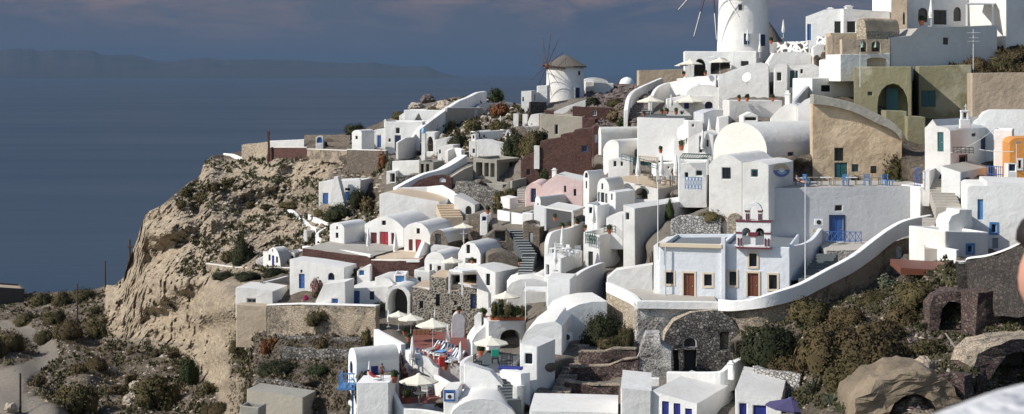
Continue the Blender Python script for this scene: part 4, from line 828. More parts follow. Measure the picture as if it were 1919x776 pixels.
# never let loose ground stand in front of a facade
PY_ = PYg
for (xs_, yt_, yb_, ds_) in FAC:
    x0, x1 = xs_
    if x1-x0 < 1: continue
    i0, i1 = int((x0-GX0)/(GX1-GX0)*(NX-1))+1, int((x1-GX0)/(GX1-GX0)*(NX-1))
    for i in range(max(i0,0), min(i1,NX-1)+1):
        f_ = (gx[i]-x0)/(x1-x0); yt = yt_[0]+(yt_[1]-yt_[0])*f_; yb = yb_[0]+(yb_[1]-yb_[0])*f_; dd = ds_[0]+(ds_[1]-ds_[0])*f_
        c_ = (PY_[:,i] > yt-1) & (PY_[:,i] < yb-1.5) & (DG[:,i] < dd+.5) & (DG[:,i] > dd-30); DG[c_,i] = dd+.5
DG = blur(DG, 1)
def lerp_poly(x, pts): return np.interp(x, [p[0] for p in pts], [p[1] for p in pts])
def sstep(x): x = np.clip(x, 0, 1); return x*x*(3-2*x)
# surface-type zones: cliff tuff, dirt road, dark rubble
cliff_top = lerp_poly(PXg[0], [(190,538),(240,480),(275,396),(330,380),(385,300),(450,300),(560,300),(620,300),(640,330)])
cliff_bot = lerp_poly(PXg[0], [(190,600),(205,622),(260,640),(330,650),(372,690),(410,745),(428,700),(445,640),(470,560),(520,478),(600,455),(640,400)])
cz = sstep((PYg-cliff_top[None,:]+8)/10)*sstep((cliff_bot[None,:]-PYg+8)/12)*sstep((PXg-192)/8)*sstep((640-PXg)/30)
cz2 = sstep((PYg-690)/20)*sstep((PXg-405)/10)*sstep((470-PXg)/25)
_cave = sstep((PXg-1585)/20)*sstep((1800-PXg)/20)*sstep((PYg-lerp_poly(PXg[0], [(1580,760),(1606,722),(1640,692),(1700,679),(1760,686),(1790,712),(1810,770)])[None,:])/8)
cliffz = np.clip(np.maximum(np.maximum(cz, cz2*.8), _cave*.85), 0, 1)
def seg_dist(px, py, pts):
    d = np.full(px.shape, 1e9)
    for (x0,y0,w0),(x1,y1,w1) in zip(pts, pts[1:]):
        dx, dy = x1-x0, y1-y0; t = np.clip(((px-x0)*dx+(py-y0)*dy*4)/(dx*dx+dy*dy*4), 0, 1)
        q = np.hypot(px-x0-dx*t, (py-y0-dy*t)*2.0)/(w0+(w1-w0)*t); d = np.minimum(d, q)
    return d
road = 1-sstep((seg_dist(PXg, PYg, [(-60,598,14),(0,606,14),(50,620,18),(85,645,20),(92,668,18),(55,690,24),(10,712,40),(-10,740,48),(60,776,50),(110,800,50)])-.75)/.4)
road2 = 1-sstep((seg_dist(PXg, PYg, [(200,633,5),(260,636,5),(330,645,6),(370,650,5)])-.7)/.5)
road = np.maximum(road, road2*.7)
rub = sstep((PXg-1090)/15)*sstep((1215-PXg)/15)*sstep((205-PYg)/10)
_nz = np.array([[noise.fractal(Vector((PXg[j,i]*.02, PYg[j,i]*.045, 1)), 1, 2, 4) for i in range(NX)] for j in range(NY)])
rocky = sstep((PXg-325)/30)*sstep((640-PXg)/40)*sstep((PYg-335-_nz*14)/12)*sstep((425+_nz*40-PYg)/25)
rocky = np.maximum(rocky, sstep((PXg-395)/25)*sstep((PYg-425)/20)*sstep((560-PYg)/20)*sstep(_nz*2.2+.35))
rocky = np.maximum(rocky, cliffz*sstep(_nz*3-1.0)*.6)
rub = np.maximum(rub, sstep((PXg-430)/20)*sstep((700-PXg)/30)*sstep((PYg-640)/10)*.12)
vil = sstep((PXg-700)/40)*sstep((1500-PXg)/60)*.8*(1-rub)
VT = np.zeros((NY, NX, 3))
VT[...,0] = (PXg-CX)/F*DG; VT[...,1] = DG; VT[...,2] = -(PYg-HZ)/F*DG
scrubz = 1-sstep((PXg-640)/60)*sstep((1420-PXg)/60)
for j in range(NY):
    for i in range(NX):
        x, y, z = VT[j,i]; c = cliffz[j,i]; r = road[j,i]; s = scrubz[j,i]
        if j < 1 and c < .5: continue
        v = Vector((x, y, z))
        a = noise.fractal(v*.09, 1.0, 2.1, 3)*1.1 + noise.fractal(v*.35, .9, 2.2, 3)*.45
        amp = (.25 + .75*s)*(1-.85*r)
        if c > .05:
            rg = noise.ridged_multi_fractal(Vector((x*.16, y*.16, z*.07)), .9, 2.2, 4, 1.0, 2.0)
            st_ = noise.noise(Vector((x*.03, y*.03, z*.9)))*.5
            gl = abs(noise.noise(Vector((x*.22+3, y*.10, z*.035)))) + .5*abs(noise.noise(Vector((x*.6, y*.3, z*.10+7))))
            off = c*(rg*.9 - 1.3 + gl*2.3 + st_*1.4 + noise.fractal(v*.9, .8, 2.2, 3)*.85 + (noise.ridged_multi_fractal(v*.33, .9, 2.2, 3, 1.0, 2.0)-.9)*.7 + noise.fractal(Vector((x*.5,y*.25,z*.10)), .9, 2.2, 3)*.9 + abs(noise.noise(Vector((x*.05,y*.05,z*.55))))*1.3)
            VT[j,i] += np.array([x, y, z])/math.sqrt(x*x+y*y+z*z)*(-off)
        VT[j,i,2] += a*amp*(1-c)*.55
XY = VT[...,:2].reshape(-1,2); Zf = VT[...,2].reshape(-1).copy()
for (O_, u_, b_, l_, r_, d_, z_) in FOOT:
    q = XY-np.array([O_[0], O_[1]]); uu = q[:,0]*u_[0]+q[:,1]*u_[1]; vv_ = q[:,0]*b_[0]+q[:,1]*b_[1]
    c_ = (uu > l_-.1) & (uu < r_+.1) & (vv_ > .1) & (vv_ < d_+.4) & (Zf > z_-.7) & (Zf < z_+3.5); Zf[c_] = z_-.7
VT[...,2] = Zf.reshape(NY, NX)
verts = [tuple(p) for p in VT.reshape(-1,3)]
faces = []
for j in range(NY-1):
    for i in range(NX-1):
        a = j*NX+i; faces.append((a, a+1, a+NX+1, a+NX))
# back skirt going down behind the ridge to the sea bed, and front skirt falling away towards the viewer
base = len(verts)
for (dy, dz) in ((10,-4),(40,-30),(110,-112)):
    for i in range(NX):
        x, y, z = VT[0,i]; k = (y+dy)/y; verts.append((x*k, y+dy, max(-112, z+dz) if dz > -100 else -112))
for r in range(3):
    for i in range(NX-1):
        a = (base+(r-1)*NX+i) if r else i; b_ = base+r*NX+i; faces.append((a, b_, b_+1, a+1))
base2 = len(verts)
for (k, dz) in ((.85,-3),(.6,-9),(.3,-16),(.08,-22)):
    for i in range(NX):
        x, y, z = VT[-1,i]; verts.append((x*k, y*k, z+dz))
for r in range(4):
    for i in range(NX-1):
        a = base2+(r-1)*NX+i if r else (NY-1)*NX+i; b_ = base2+r*NX+i; faces.append((a, a+1, b_+1, b_))
# the hillside goes on beyond both picture edges
for (col, offs) in ((NX-1, ((14,1.5),(45,3),(160,2),(500,-20))), (0, ((-25,-3),(-90,-16),(-260,-62)))):
    b3_ = len(verts); nr = NY+7
    rows = [VT[j,col] for j in range(NY)]
    chain = [(base+2*NX+col), (base+NX+col), (base+col)] + [j*NX+col for j in range(NY)] + [base2+r*NX+col for r in range(4)]
    n_ = len(chain); prev = chain
    for (dx, dz) in offs:
        cur = []
        for ci in chain:
            x, y, z = verts[ci]; v = Vector(((x+dx)*.02, y*.02, 5)); cur.append(len(verts)); verts.append((x+dx, y, max(-112, z+dz+noise.noise(v)*abs(dx)*.04)))
        for k in range(n_-1): faces.append((prev[k], prev[k+1], cur[k+1], cur[k]))
        prev = cur
me = bpy.data.meshes.new('ground'); me.from_pydata(verts, [], faces); me.update()
at = me.attributes.new('zone', 'FLOAT_COLOR', 'POINT')
za = np.zeros((len(verts), 4), np.float32); za[:,3] = 1
za[:NX*NY,0] = cliffz.ravel(); za[:NX*NY,1] = np.maximum(road, vil).ravel(); za[:NX*NY,2] = rub.ravel(); za[:NX*NY,3] = rocky.ravel()
at.data.foreach_set('color', za.ravel())
_fs = [True]*len(me.polygons)
for j in range(NY-1):
    for i in range(NX-1):
        if cliffz[j,i] > .3 or rub[j,i] > .5: _fs[j*(NX-1)+i] = False
me.polygons.foreach_set('use_smooth', _fs)
m, t, b, p = newmat('ground')
za_ = t.add('ShaderNodeAttribute'); za_.attribute_name = 'zone'; zs_ = t.add('ShaderNodeSeparateColor'); t.link(za_.outputs['Color'], zs_.inputs[0])
nb = t.noise(p, .25, 8, .7); nf = t.noise(p, 1.8, 6, .75); nl = t.noise(t.mapping(p, (.25,.25,1.6)), 1, 6, .65)
soil = t.mix(t.ramp(nb.outputs[0], .35, .65), (.105,.080,.055), (.265,.205,.14))
soil = t.mix(t.ramp(nf.outputs[0], .42, .62), soil, (.055,.045,.036))
vs = t.add('ShaderNodeTexVoronoi'); vs.inputs['Scale'].default_value = 1.3; t.link(p, vs.inputs['Vector'])
soil = t.mix(t.math('MULTIPLY', t.ramp(vs.outputs['Distance'], .16, .26, (1,1,1,1), (0,0,0,1)), t.ramp(nb.outputs[0], .45, .6)), soil, (.42,.37,.30))
tuff = t.mix(t.ramp(nl.outputs[0], .35, .65), (.38,.30,.21), (.58,.475,.34))
nk = t.noise(p, .75, 7, .78)
tuff = t.mix(t.math('MULTIPLY', t.ramp(nk.outputs[0], .49, .64), .7), tuff, (.21,.16,.115))
ng = t.noise(t.mapping(p, (1.6,1.6,.14)), 1, 5, .7); tuff = t.mix(t.math('MULTIPLY', t.ramp(ng.outputs[0], .52, .66), .55), tuff, (.23,.18,.13))
vp = t.add('ShaderNodeTexVoronoi'); vp.inputs['Scale'].default_value = .55; t.link(p, vp.inputs['Vector'])
tuff = t.mix(t.ramp(vp.outputs['Distance'], .10, .17, (1,1,1,1), (0,0,0,1)), tuff, (.10,.075,.055))  # dark spots paint the shade of small pits into the cliff colour
col = t.mix(zs_.outputs[0], soil, tuff)
rd = t.mix(t.ramp(nf.outputs[0], .3, .7), (.30,.26,.21), (.19,.165,.135)); col = t.mix(zs_.outputs[1], col, rd)
rk = t.mix(t.ramp(nf.outputs[0], .38, .62), (.26,.215,.165), (.085,.068,.052)); col = t.mix(t.math('MULTIPLY', za_.outputs['Alpha'], t.ramp(nk.outputs[0], .35, .6)), col, rk)
rs = t.mix(t.ramp(nf.outputs[0], .35, .65), (.04,.033,.03), (.13,.10,.085)); col = t.mix(zs_.outputs[2], col, rs)
t.link(col, b.inputs['Base Color']); b.inputs['Roughness'].default_value = .95
bump(t, b, t.math('ADD', nk.outputs[0], nf.outputs[0]), 1.0, .5)
me.materials.append(m)
gr = bpy.data.objects.new('ground', me); C.objects.link(gr); gr['kind'] = 'structure'
Yi = DG
def gd(px, py):
    """real point on the ground sheet seen at (px, py)"""
    i = min(max((px-GX0)/(GX1-GX0)*(NX-1), 0), NX-1.001); ty = float(np.interp(px, _sx, _sy))
    j = min(max((py-ty)/(830-ty)*(NY-1), 0), NY-1.001); a, b_ = int(i), int(j); fx, fy = i-a, j-b_
    v = (VT[b_,a]*(1-fx)+VT[b_,a+1]*fx)*(1-fy)+(VT[b_+1,a]*(1-fx)+VT[b_+1,a+1]*fx)*fy
    return Vector(v)
# ------------------------------------------------------------------ sea, far island, haze
def plane(name, x0, x1, y0, y1, z, nx, ny):
    xs = np.linspace(x0, x1, nx+1); ys = y0+(y1-y0)*(np.linspace(0,1,ny+1)**2); v = [(x, y, z) for y in ys for x in xs]
    f = [(j*(nx+1)+i, j*(nx+1)+i+1, (j+1)*(nx+1)+i+1, (j+1)*(nx+1)+i) for j in range(ny) for i in range(nx)]
    me = bpy.data.meshes.new(name); me.from_pydata(v, [], f); o = bpy.data.objects.new(name, me); C.objects.link(o); return o
sea = plane('sea', -90000, 90000, -1500, 149000, -105, 12, 24); sea['kind'] = 'structure'
m, t, b, p = newmat('sea')
b.inputs['Base Color'].default_value = (.018,.045,.082,1); b.inputs['Roughness'].default_value = .28; b.inputs['IOR'].default_value = 1.33
s1 = t.noise(t.mapping(p, (.0006,.003,1)), 1, 5, .6, .4); s2 = t.noise(t.mapping(p, (.02,.05,1)), 1, 4, .6); s3 = t.noise(t.mapping(p, (.25,.45,1)), 1, 3, .6)
t.link(t.mix(t.ramp(s1.outputs[0], .40, .62), (.014,.042,.074), (.019,.049,.082)), b.inputs['Base Color'])
t.link(t.math('MULTIPLY_ADD', t.ramp(s1.outputs[0], .30, .70), -.10, .36), b.inputs['Roughness'])
h_ = t.math('ADD', t.math('MULTIPLY', s2.outputs[0], 1.0), t.math('MULTIPLY', s3.outputs[0], .25)); bump(t, b, h_, .35, 1.0)
sea.data.materials.append(m)
# far island across the strait
RID = [(-260,100),(-200,96),(-120,104),(-60,98),(0,94),(35,90),(60,91),(75,96),(95,93),(150,92),(170,94),(195,102),(250,104),(290,113),(320,116),(350,112),(385,108),(415,113),(480,112),(560,113),(600,117),(660,119),(700,117),(760,125),(800,124),(820,131),(850,138),(870,141)]
YI = 42000; nx, ny = 420, 60; vv = []
for j in range(ny):
    s = j/(ny-1); yy = YI-5000+10000*s; prof = math.sin(math.pi*min(1, s*1.0))**.8
    for i in range(nx):
        px = -260+1130*i/(nx-1); h = (145.6-np.interp(px, [r[0] for r in RID], [r[1] for r in RID]))/F*YI
        x = (px-CX)/F*YI; v = Vector((x, yy, 0))
        hh = h*prof*(.86+.28*(.5+.5*noise.fractal(v*.0005, .9, 2.1, 5)) - (.16 if .4 < s < .6 else .12)) if h > 1 else -3
        hh += noise.fractal(v*.0014, .8, 2.1, 4)*50*(prof if h > 20 else 0)*(1-abs(2*s-1))
        vv.append((x+(yy-YI)*x/YI, yy, -105+hh))
ff = [(j*nx+i, j*nx+i+1, (j+1)*nx+i+1, (j+1)*nx+i) for j in range(ny-1) for i in range(nx-1)]
for i in range(nx):
    px = -260+1130*i/(nx-1); yr = np.interp(px, [r[0] for r in RID], [r[1] for r in RID]); hz_ = (145.6-yr)/F*YI
    col_ = [max(0, (vv[j*nx+i][2]+105)) for j in range(ny)]; mz = max(col_) or 1; endf = min(1, max(0, (868-px)/60))
    for j in range(ny):
        x, y, z = vv[j*nx+i]; vv[j*nx+i] = (x, y, -105+max(-6, (z+105)/mz*hz_*(.35+.65*endf)) if px < 866 else -111)
me = bpy.data.meshes.new('hills'); me.from_pydata(vv, [], ff); me.polygons.foreach_set('use_smooth', [True]*len(ff))
hl = bpy.data.objects.new('hills', me); C.objects.link(hl); hl['kind'] = 'structure'
m, t, b, p = newmat('hills'); nn = t.noise(p, .0012, 6, .6); t.link(t.mix(nn.outputs[0], (.015,.017,.018), (.055,.05,.045)), b.inputs['Base Color']); b.inputs['Roughness'].default_value = 1
me.materials.append(m)
hz = MB(); hz.box((0, 74000, 360), (184000, 152600, 934)); ho = hz.build('haze', 'sea', None, kind='stuff'); ho.data.materials.clear()
m = bpy.data.materials.new('haze'); m.use_nodes = True; t = NT(m.node_tree); t.n.clear()
pv = t.add('ShaderNodeVolumePrincipled'); pv.inputs['Density'].default_value = HAZE_D; pv.inputs['Color'].default_value = HAZE_C
pv.inputs['Anisotropy'].default_value = 0.0
oo = t.add('ShaderNodeOutputMaterial'); t.link(pv.outputs[0], oo.inputs['Volume']); ho.data.materials.append(m)
# ================================================================== vegetation
def leafmesh(name, mat, seed, n=900, lumps=10, leaf=.085, squash=1.0, spike=0.0, spread=.62, core=True):
    rnd = random.Random(seed); m = MB(); L = []
    for _ in range(lumps):
        a = rnd.uniform(0, 2*math.pi); r = math.sqrt(rnd.random())*spread; h = rnd.uniform(.12, .72)*(1-r*.45)
        L.append((Vector((r*math.cos(a), r*math.sin(a), h)), rnd.uniform(.26, .46)))
    L.append((Vector((0,0,.5)), .45)); v = []; f = []; N = []
    if core:
        c = MB()
        for (q, r) in L: 
            pr = [(0.01,-r*.6),(r*.5,-r*.45),(r*.62,0),(r*.45,r*.4),(0.01,r*.58)]; c.lathe(pr, q, 7)
        v = [tuple(x) for x in c.v]; f = [list(x) for x in c.f]; N = [(Vector(x)-Vector((0,0,.3))).normalized() for x in v]
    for k in range(n):
        q, r = L[rnd.randrange(len(L))]
        d = Vector((rnd.gauss(0,1), rnd.gauss(0,1), rnd.gauss(.25,1))).normalized(); pt = q + d*r*rnd.uniform(.62, 1.12)
        if pt.z < .02: pt.z = rnd.uniform(.02, .15)
        nrm = (d+Vector((rnd.gauss(0,.32), rnd.gauss(0,.32), rnd.gauss(.1,.32)))).normalized()
        u = nrm.orthogonal().normalized(); w_ = nrm.cross(u); a = rnd.uniform(0, 6.28); u, w_ = u*math.cos(a)+w_*math.sin(a), w_*math.cos(a)-u*math.sin(a)
        s = leaf*rnd.uniform(.55, 1.35); b0 = len(v); N.extend([d]*4)
        for (x, y) in ((-1,-.5),(0,-.9),(1.1,0),(0,.8)): v.append(tuple(pt+u*x*s+w_*y*s*.8+nrm*spike*x*s))
        f.append([b0, b0+1, b0+2, b0+3])
    v = [(x, y, z*squash) for x, y, z in v]
    me = bpy.data.meshes.new(name); me.from_pydata(v, [], f); me.polygons.foreach_set('use_smooth', [True]*len(f)); me.materials.append(MATS[mat])
    me.normals_split_custom_set_from_vertices([tuple((n_*.8+Vector((0,0,.2))).normalized()) for n_ in N]); return me
BM = {}
for k_, mt_, kw in (('olive','leaf_olive',{}),('green','leaf_green',{}),('brown','leaf_brown',{'leaf':.085}),('dark','leaf_dark',{}),('dry','leaf_dry',{'leaf':.08,'spike':.4}),
                    ('grey','leaf_grey',{}),('rust','leaf_rust',{}),('bright','leaf_bright',{}),('flower','leaf_flower',{'leaf':.09})):
    BM[k_] = [leafmesh('shrub', mt_, 31*i+len(k_), **kw) for i in range(3)]
BMB = {k_: [leafmesh('shrub', 'leaf_'+k_, 77*i+5, n=4200, lumps=24, leaf=.042, spread=.72) for i in range(2)] for k_ in ('olive','brown','green','dark')}
def bush(kind, px, py, w, h, label, group=None, name='shrub', Y=None, cat='shrub'):
    base = gd(px, py) if Y is None else P(px, py, Y); Yd = base.y
    W_ = w/F*Yd/1.9; Hh = h/F*Yd/1.02
    big = max(w, h) > 42 and kind in BMB
    me = random.choice((BMB if big else BM)[kind]); o = bpy.data.objects.new(name, me); C.objects.link(o)
    o.location = base-Vector((0,0,Hh*.06)); o.rotation_euler = (0,0,random.uniform(0,6.28)); o.scale = (W_, W_, Hh)
    return props(o, label, cat, group)
G1 = 'shrubs on the low scrubland left'
for (k, x, y, w, h, lb) in [
 ('olive',138,776,96,66,'largest rounded olive shrub at the bottom of the scrubland'),('brown',68,730,36,24,'small brown shrub on the inner bend of the dirt track'),
 ('green',354,716,36,60,'upright bright green bush at the foot of the cliff'),('olive',292,762,100,72,'broad olive brush bank below the upright green bush'),
 ('olive',80,571,46,26,'dark shrub on the shore skyline nearest the dark building'),('olive',118,570,44,28,'second dark shrub along the shore skyline'),('olive',160,562,52,26,'third dark shrub along the shore skyline'),
 ('olive',50,606,50,24,'shrub on the slope just above the dirt track'),('olive',100,606,48,30,'greyish green shrub left of the middle wooden pole'),('olive',84,640,44,26,'brown-green shrub at the upper bend of the dirt track'),
 ('brown',128,636,62,36,'reddish brush behind the middle wooden pole'),('olive',184,630,56,42,'dark brush mound right of the middle wooden pole'),('olive',180,596,40,20,'low shrub left of the cliff foot'),
 ('brown',150,700,34,22,'small brown shrub in the centre of the scrubland'),('brown',182,690,44,26,'brown shrub below the cliff foot path'),('olive',246,664,26,14,'tiny shrub on the cliff foot path'),
 ('brown',292,668,34,16,'small brown shrub at the cliff foot'),('brown',330,672,38,16,'reddish low shrub against the pale cliff foot'),('brown',222,742,40,24,'brown tuft left of the olive brush bank'),
 ('brown',410,774,70,26,'brown brush at the foot of the tall rock rib'),('olive',388,740,40,26,'olive brush under the rock rib'),('brown',250,716,38,22,'brown tuft above the olive brush bank'),('olive',20,660,60,44,'dark round mound shrub inside the track bend'),('olive',-20,670,70,60,'dark mound shrub at the left picture edge')]:
    bush(k, x, y, w, h, lb, G1)
G2 = 'shrubs on the cliff'
for (k, x, y, w, h, lb) in [
 ('olive',352,366,34,18,'dark shrub on the cliff shoulder skyline'),('brown',378,378,40,20,'brown shrub just below the cliff shoulder'),('olive',340,388,30,14,'low shrub on the cliff shoulder edge'),
 ('olive',432,350,36,18,'dark cushion shrub below the cliff-edge parapet'),('brown',400,356,28,16,'small brown shrub below the parapet'),('olive',466,388,26,14,'small shrub in the middle of the cliff ledges'),
 ('dark',455,492,52,52,'tall dark bush in the cliff hollow'),('olive',430,492,34,26,'olive bush left of the tall dark bush'),('dark',420,524,50,20,'dark hedge clump left under the little vaulted house'),
 ('dark',466,526,54,22,'dark hedge clump under the little vaulted house'),('dark',514,522,44,20,'dark hedge clump by the tan corner'),('olive',600,614,62,36,'big olive bush growing from the patchy tan wall'),
 ('olive',455,664,60,34,'dark bush mass at the cliff edge below the bastion'),('rust',505,668,40,36,'rust coloured bush below the bastion'),('dark',520,702,80,26,'long dark brush below the dry stone wall'),
 ('green',598,706,46,20,'green cushion bush in the left garden'),('brown',602,664,30,26,'brown bush above the dry stone wall'),('olive',688,650,32,36,'olive bush at the corner of the patchy tan wall'),
 ('dark',640,412,70,36,'dark green bush on the slope under the lone cottage'),('olive',610,404,50,24,'olive bush left on the slope under the lone cottage'),('brown',690,402,34,40,'brown bush hugging the big white house'),
 ('dark',672,390,40,44,'tall dark bush right of the lone cottage'),('rust',716,318,22,40,'rusty creeper on the brown stone wall'),('grey',732,330,20,44,'grey green creeper beside the brown stone wall'),
 ('olive',545,390,50,16,'low olive brush left of the winding steps'),('olive',500,392,30,12,'low olive brush on the cliff ledge'),('dark',665,252,44,26,'round dark tree crown on the skyline behind the cliff-edge vault'),
 ('olive',750,222,34,16,'dark brush on the skyline left of the summit'),('brown',820,204,44,16,'brown brush on the rocky summit'),('dark',804,190,26,14,'dark shrub at the very summit'),
 ('olive',844,246,22,24,'olive shrub below the summit wall'),('dark',858,276,44,36,'dark bush above the rounded white wall'),('olive',886,246,40,30,'olive bush on the mid slope'),
 ('rust',934,220,46,32,'rusty orange bush under the grey curved wall'),('olive',936,244,42,30,'dark olive bush below the rusty orange bush'),('green',930,192,38,30,'bright green tree crown on the skyline'),
 ('dark',968,292,52,50,'large dark green tree clump left of the red stone house'),('olive',998,290,50,52,'olive tree clump beside the red stone house'),('dark',1015,272,34,34,'dark tree behind the ruined red wing'),
 ('dry',1160,228,50,34,'dry straw coloured bush on the slope left of the wide staircase'),('green',1172,236,36,22,'green bush at the foot of the wide staircase'),('dark',1110,200,40,22,'dark scrub below the distant white block'),
 ('olive',1155,198,44,16,'olive scrub at the top of the lava slope'),('green',1020,340,24,28,'green bush above the sloping dark wall'),
 ('olive',962,372,42,24,'round topped hedge curl at its upper end'),('olive',942,384,36,30,'middle of the curling round topped hedge'),('olive',935,400,30,26,'lower end of the curling round topped hedge'),
 ('dark',988,404,26,12,'dark plant behind the bright white wall panels'),('grey',812,362,14,14,'grey spiky plant on the tan roof terrace'),('dark',828,360,12,16,'round dark potted bush on the tan roof terrace'),
 ('dark',655,470,16,12,'round dark bush beside the red-door house wing'),('green',1255,412,20,48,'thin green climber on the large shaded white house'),
 ('olive',1345,412,80,26,'broad olive cushion on the rubble behind the chapel'),('olive',1680,330,64,58,'bushy green tree before the ochre house'),('green',1690,354,54,26,'hedge under the bushy green tree'),
 ('dark',1600,344,28,18,'dark hedge before the ochre house'),('dark',1845,46,40,36,'leafy vine over the pergola top right'),('brown',1830,132,60,30,'brown scrub on the bank below the top right houses'),
 ('olive',1880,128,60,34,'olive scrub on the bank at the right edge'),('brown',1905,112,40,20,'upper brown scrub at the right edge'),
 ('olive',1145,655,56,28,'olive grass clump below the big round shrub'),('dark',1130,640,78,66,'big round dark green shrub beside the air conditioner house'),('olive',1175,648,34,44,'olive brush between the round shrub and the ruin'),
 ('dark',985,770,20,18,'dark potted bush in the shaded wedge'),('olive',1325,694,46,20,'olive weeds inside the rubble arch'),('dark',1245,128,24,10,'dark shrub on the skyline beside the tan wall'),
 ('grey',655,776,20,16,'grey bush by the cream parasol at the bottom'),('flower',512,560,38,34,'flowering bush left of the blue door'),('flower',592,556,36,44,'pink flowering oleander right of the blue door'),
 ('green',490,556,26,26,'green shrub on the tan bastion terrace'),('green',710,580,34,18,'spreading green vine crown beside the entrance arch')]:
    bush(k, x, y, w, h, lb, G2)
bush('flower', 573, 560, 12, 12, 'magenta bougainvillea at the foot of the blue door').data = leafmesh('shrub', 'magenta', 9)
G3 = 'scrub bushes on the right slope'
for (k, x, y, w, h, lb) in [
 ('dark',1440,676,92,72,'large dark green bush above the curved parapet'),('brown',1545,690,96,84,'large brown-olive bush mass in the middle of the right slope'),('brown',1640,680,110,84,'large brown bush mass left of the black arch'),
 ('olive',1590,720,90,60,'olive bush under the brown bush masses'),('brown',1480,706,70,46,'brown bush above the whitewashed rubble wall'),('olive',1720,566,66,50,'olive bush under the rusty shed roof'),
 ('brown',1690,606,60,40,'brown bush left of the ruined wall'),('olive',1520,606,70,44,'dark olive bush below the great sweeping parapet'),('olive',1640,560,60,26,'green weeds on the rubble slope'),
 ('brown',1590,600,60,30,'brown weeds under the sweeping parapet'),('grey',1660,530,50,24,'grey green weeds at the top of the right slope'),('brown',1400,650,40,40,'brown bush right of the rubble arch'),
 ('brown',1745,704,50,22,'brown brush on top of the cave rock'),('olive',1740,660,60,34,'brown-olive brush below the black arch'),('olive',1785,560,40,24,'olive brush at the shed corner'),('olive',1700,796,60,26,'dark brush before the cave mouth'),
 ('dark',1600,770,60,36,'dark brush left of the cave mouth'),('brown',1650,640,80,46,'rust-brown brush above the brown bush masses'),('brown',1560,640,80,46,'brown brush under the dark olive bush'),('dark',1460,640,60,34,'upper dark green bush above the curved parapet')]:
    bush(k, x, y+4, w*1.22, h*1.15, lb, G3)
# spiky agave / palm-like plants
def agave(px, py, w, label, Y=None, n=26, mat='leaf_grey'):
    b_ = gd(px, py) if Y is None else P(px, py, Y); R_ = w/F*b_.y/2; m = MB(b_); rr = random.Random(int(px))
    for i in range(n):
        a = rr.uniform(0, 6.28); e = rr.uniform(.25, 1.35); d = Vector((math.cos(a)*math.cos(e), math.sin(a)*math.cos(e), math.sin(e)))
        s = d.cross(Vector((0,0,1))).normalized()*R_*.07; p1 = b_+d*R_*.6+Vector((0,0,.04*R_)); p2 = b_+d*R_*1.05-Vector((0,0,R_*.12))
        m.face([b_-s*.5, b_+s*.5, p1+s, p1-s]); m.face([p1-s, p1+s, p2])
    m.build('agave', mat, None, label=label, cat='plant', flip=False)
agave(1525, 740, 80, 'large grey spiky agave above the purple parasol'); agave(1560, 765, 60, 'smaller grey agave right of the large agave', mat='leaf_grey'); agave(1278, 215, 20, 'green agave on the upper parasol terrace wall', 189.5, mat='leaf_green')
agave(1490, 770, 50, 'dark spiky plant beside the purple parasol', mat='leaf_green')
# ground scrub and loose rubble: too many to count
def scatter(name, mat, count, region, size, leafy, seed, kindw=None):
    rr = random.Random(seed); v = []; f = []; x0, y0, x1, y1 = region[:4]; n = 0; tries = 0
    while n < count and tries < count*12:
        tries += 1; px, py = rr.uniform(x0, x1), rr.uniform(y0, y1)
        ty = float(np.interp(px, _sx, _sy))
        if py < ty+3 or not kindw(px, py, rr): continue
        g = gd(px, py); s = rr.uniform(*size)*(1.6 if rr.random() < .08 else 1); n += 1; b0 = len(v)
        if leafy:
            for k in range(7):
                a = rr.uniform(0, 6.28); r = rr.uniform(0, s*.8); c = g+Vector((math.cos(a)*r, math.sin(a)*r, rr.uniform(0, s*.8))); a2 = rr.uniform(0, 6.28); q = len(v)
                v += [tuple(c+Vector((math.cos(a2)*s*.4, math.sin(a2)*s*.4, -s*.15))), tuple(c-Vector((math.cos(a2)*s*.4, math.sin(a2)*s*.4, s*.15))), tuple(c+Vector((rr.uniform(-.3,.3)*s, rr.uniform(-.3,.3)*s, s*.5)))]
                f.append([q, q+1, q+2])
        else:
            sc = Vector((rr.uniform(.6,1.2), rr.uniform(.6,1.2), rr.uniform(.4,.9)))*s; az = rr.uniform(0, 3.1)
            R = [(1,0,0),(.3,.9,.1),(-.8,.5,0),(-.7,-.7,.1),(.4,-.95,0),(.2,.1,.9),(-.2,-.3,.75),(0,0,-.5)]
            for (a, b_, c) in R:
                X, Y_ = a*sc.x, b_*sc.y; v.append((g.x+X*math.cos(az)-Y_*math.sin(az), g.y+X*math.sin(az)+Y_*math.cos(az), g.z+c*sc.z+s*.1))
            for q in ((0,1,5),(1,2,5),(2,6,5),(2,3,6),(3,4,6),(4,0,5),(4,5,6),(0,7,1),(1,7,2),(2,7,3),(3,7,4),(4,7,0)): f.append([b0+i for i in q])
    me = bpy.data.meshes.new(name); me.from_pydata(v, [], f); me.materials.append(MATS[mat]); o = bpy.data.objects.new(name, me); C.objects.link(o); o['kind'] = 'stuff'
def zval(Z, px, py):
    i = int(min(max((px-GX0)/(GX1-GX0)*(NX-1), 0), NX-1)); ty = float(np.interp(px, _sx, _sy)); j = int(min(max((py-ty)/(830-ty)*(NY-1), 0), NY-1)); return Z[j,i]
okl = lambda px, py, r: zval(road, px, py) < .3 and zval(cliffz, px, py) < .4
okc = lambda px, py, r: zval(road, px, py) < .5
cl_n = lambda px, py: noise.fractal(Vector((px*.012, py*.03, 3)), 1, 2, 3)
plaster('rock_pale', (.40,.34,.27), (.22,.18,.14), .6); plaster('rock_dark', (.13,.10,.09), (.22,.16,.14), .6)
scatter('scrub', 'tuft_dry', 1700, (-60,545,470,776), (.2,.5), True, 1, lambda a, b_, r: okl(a,b_,r) and cl_n(a,b_) > -.15)
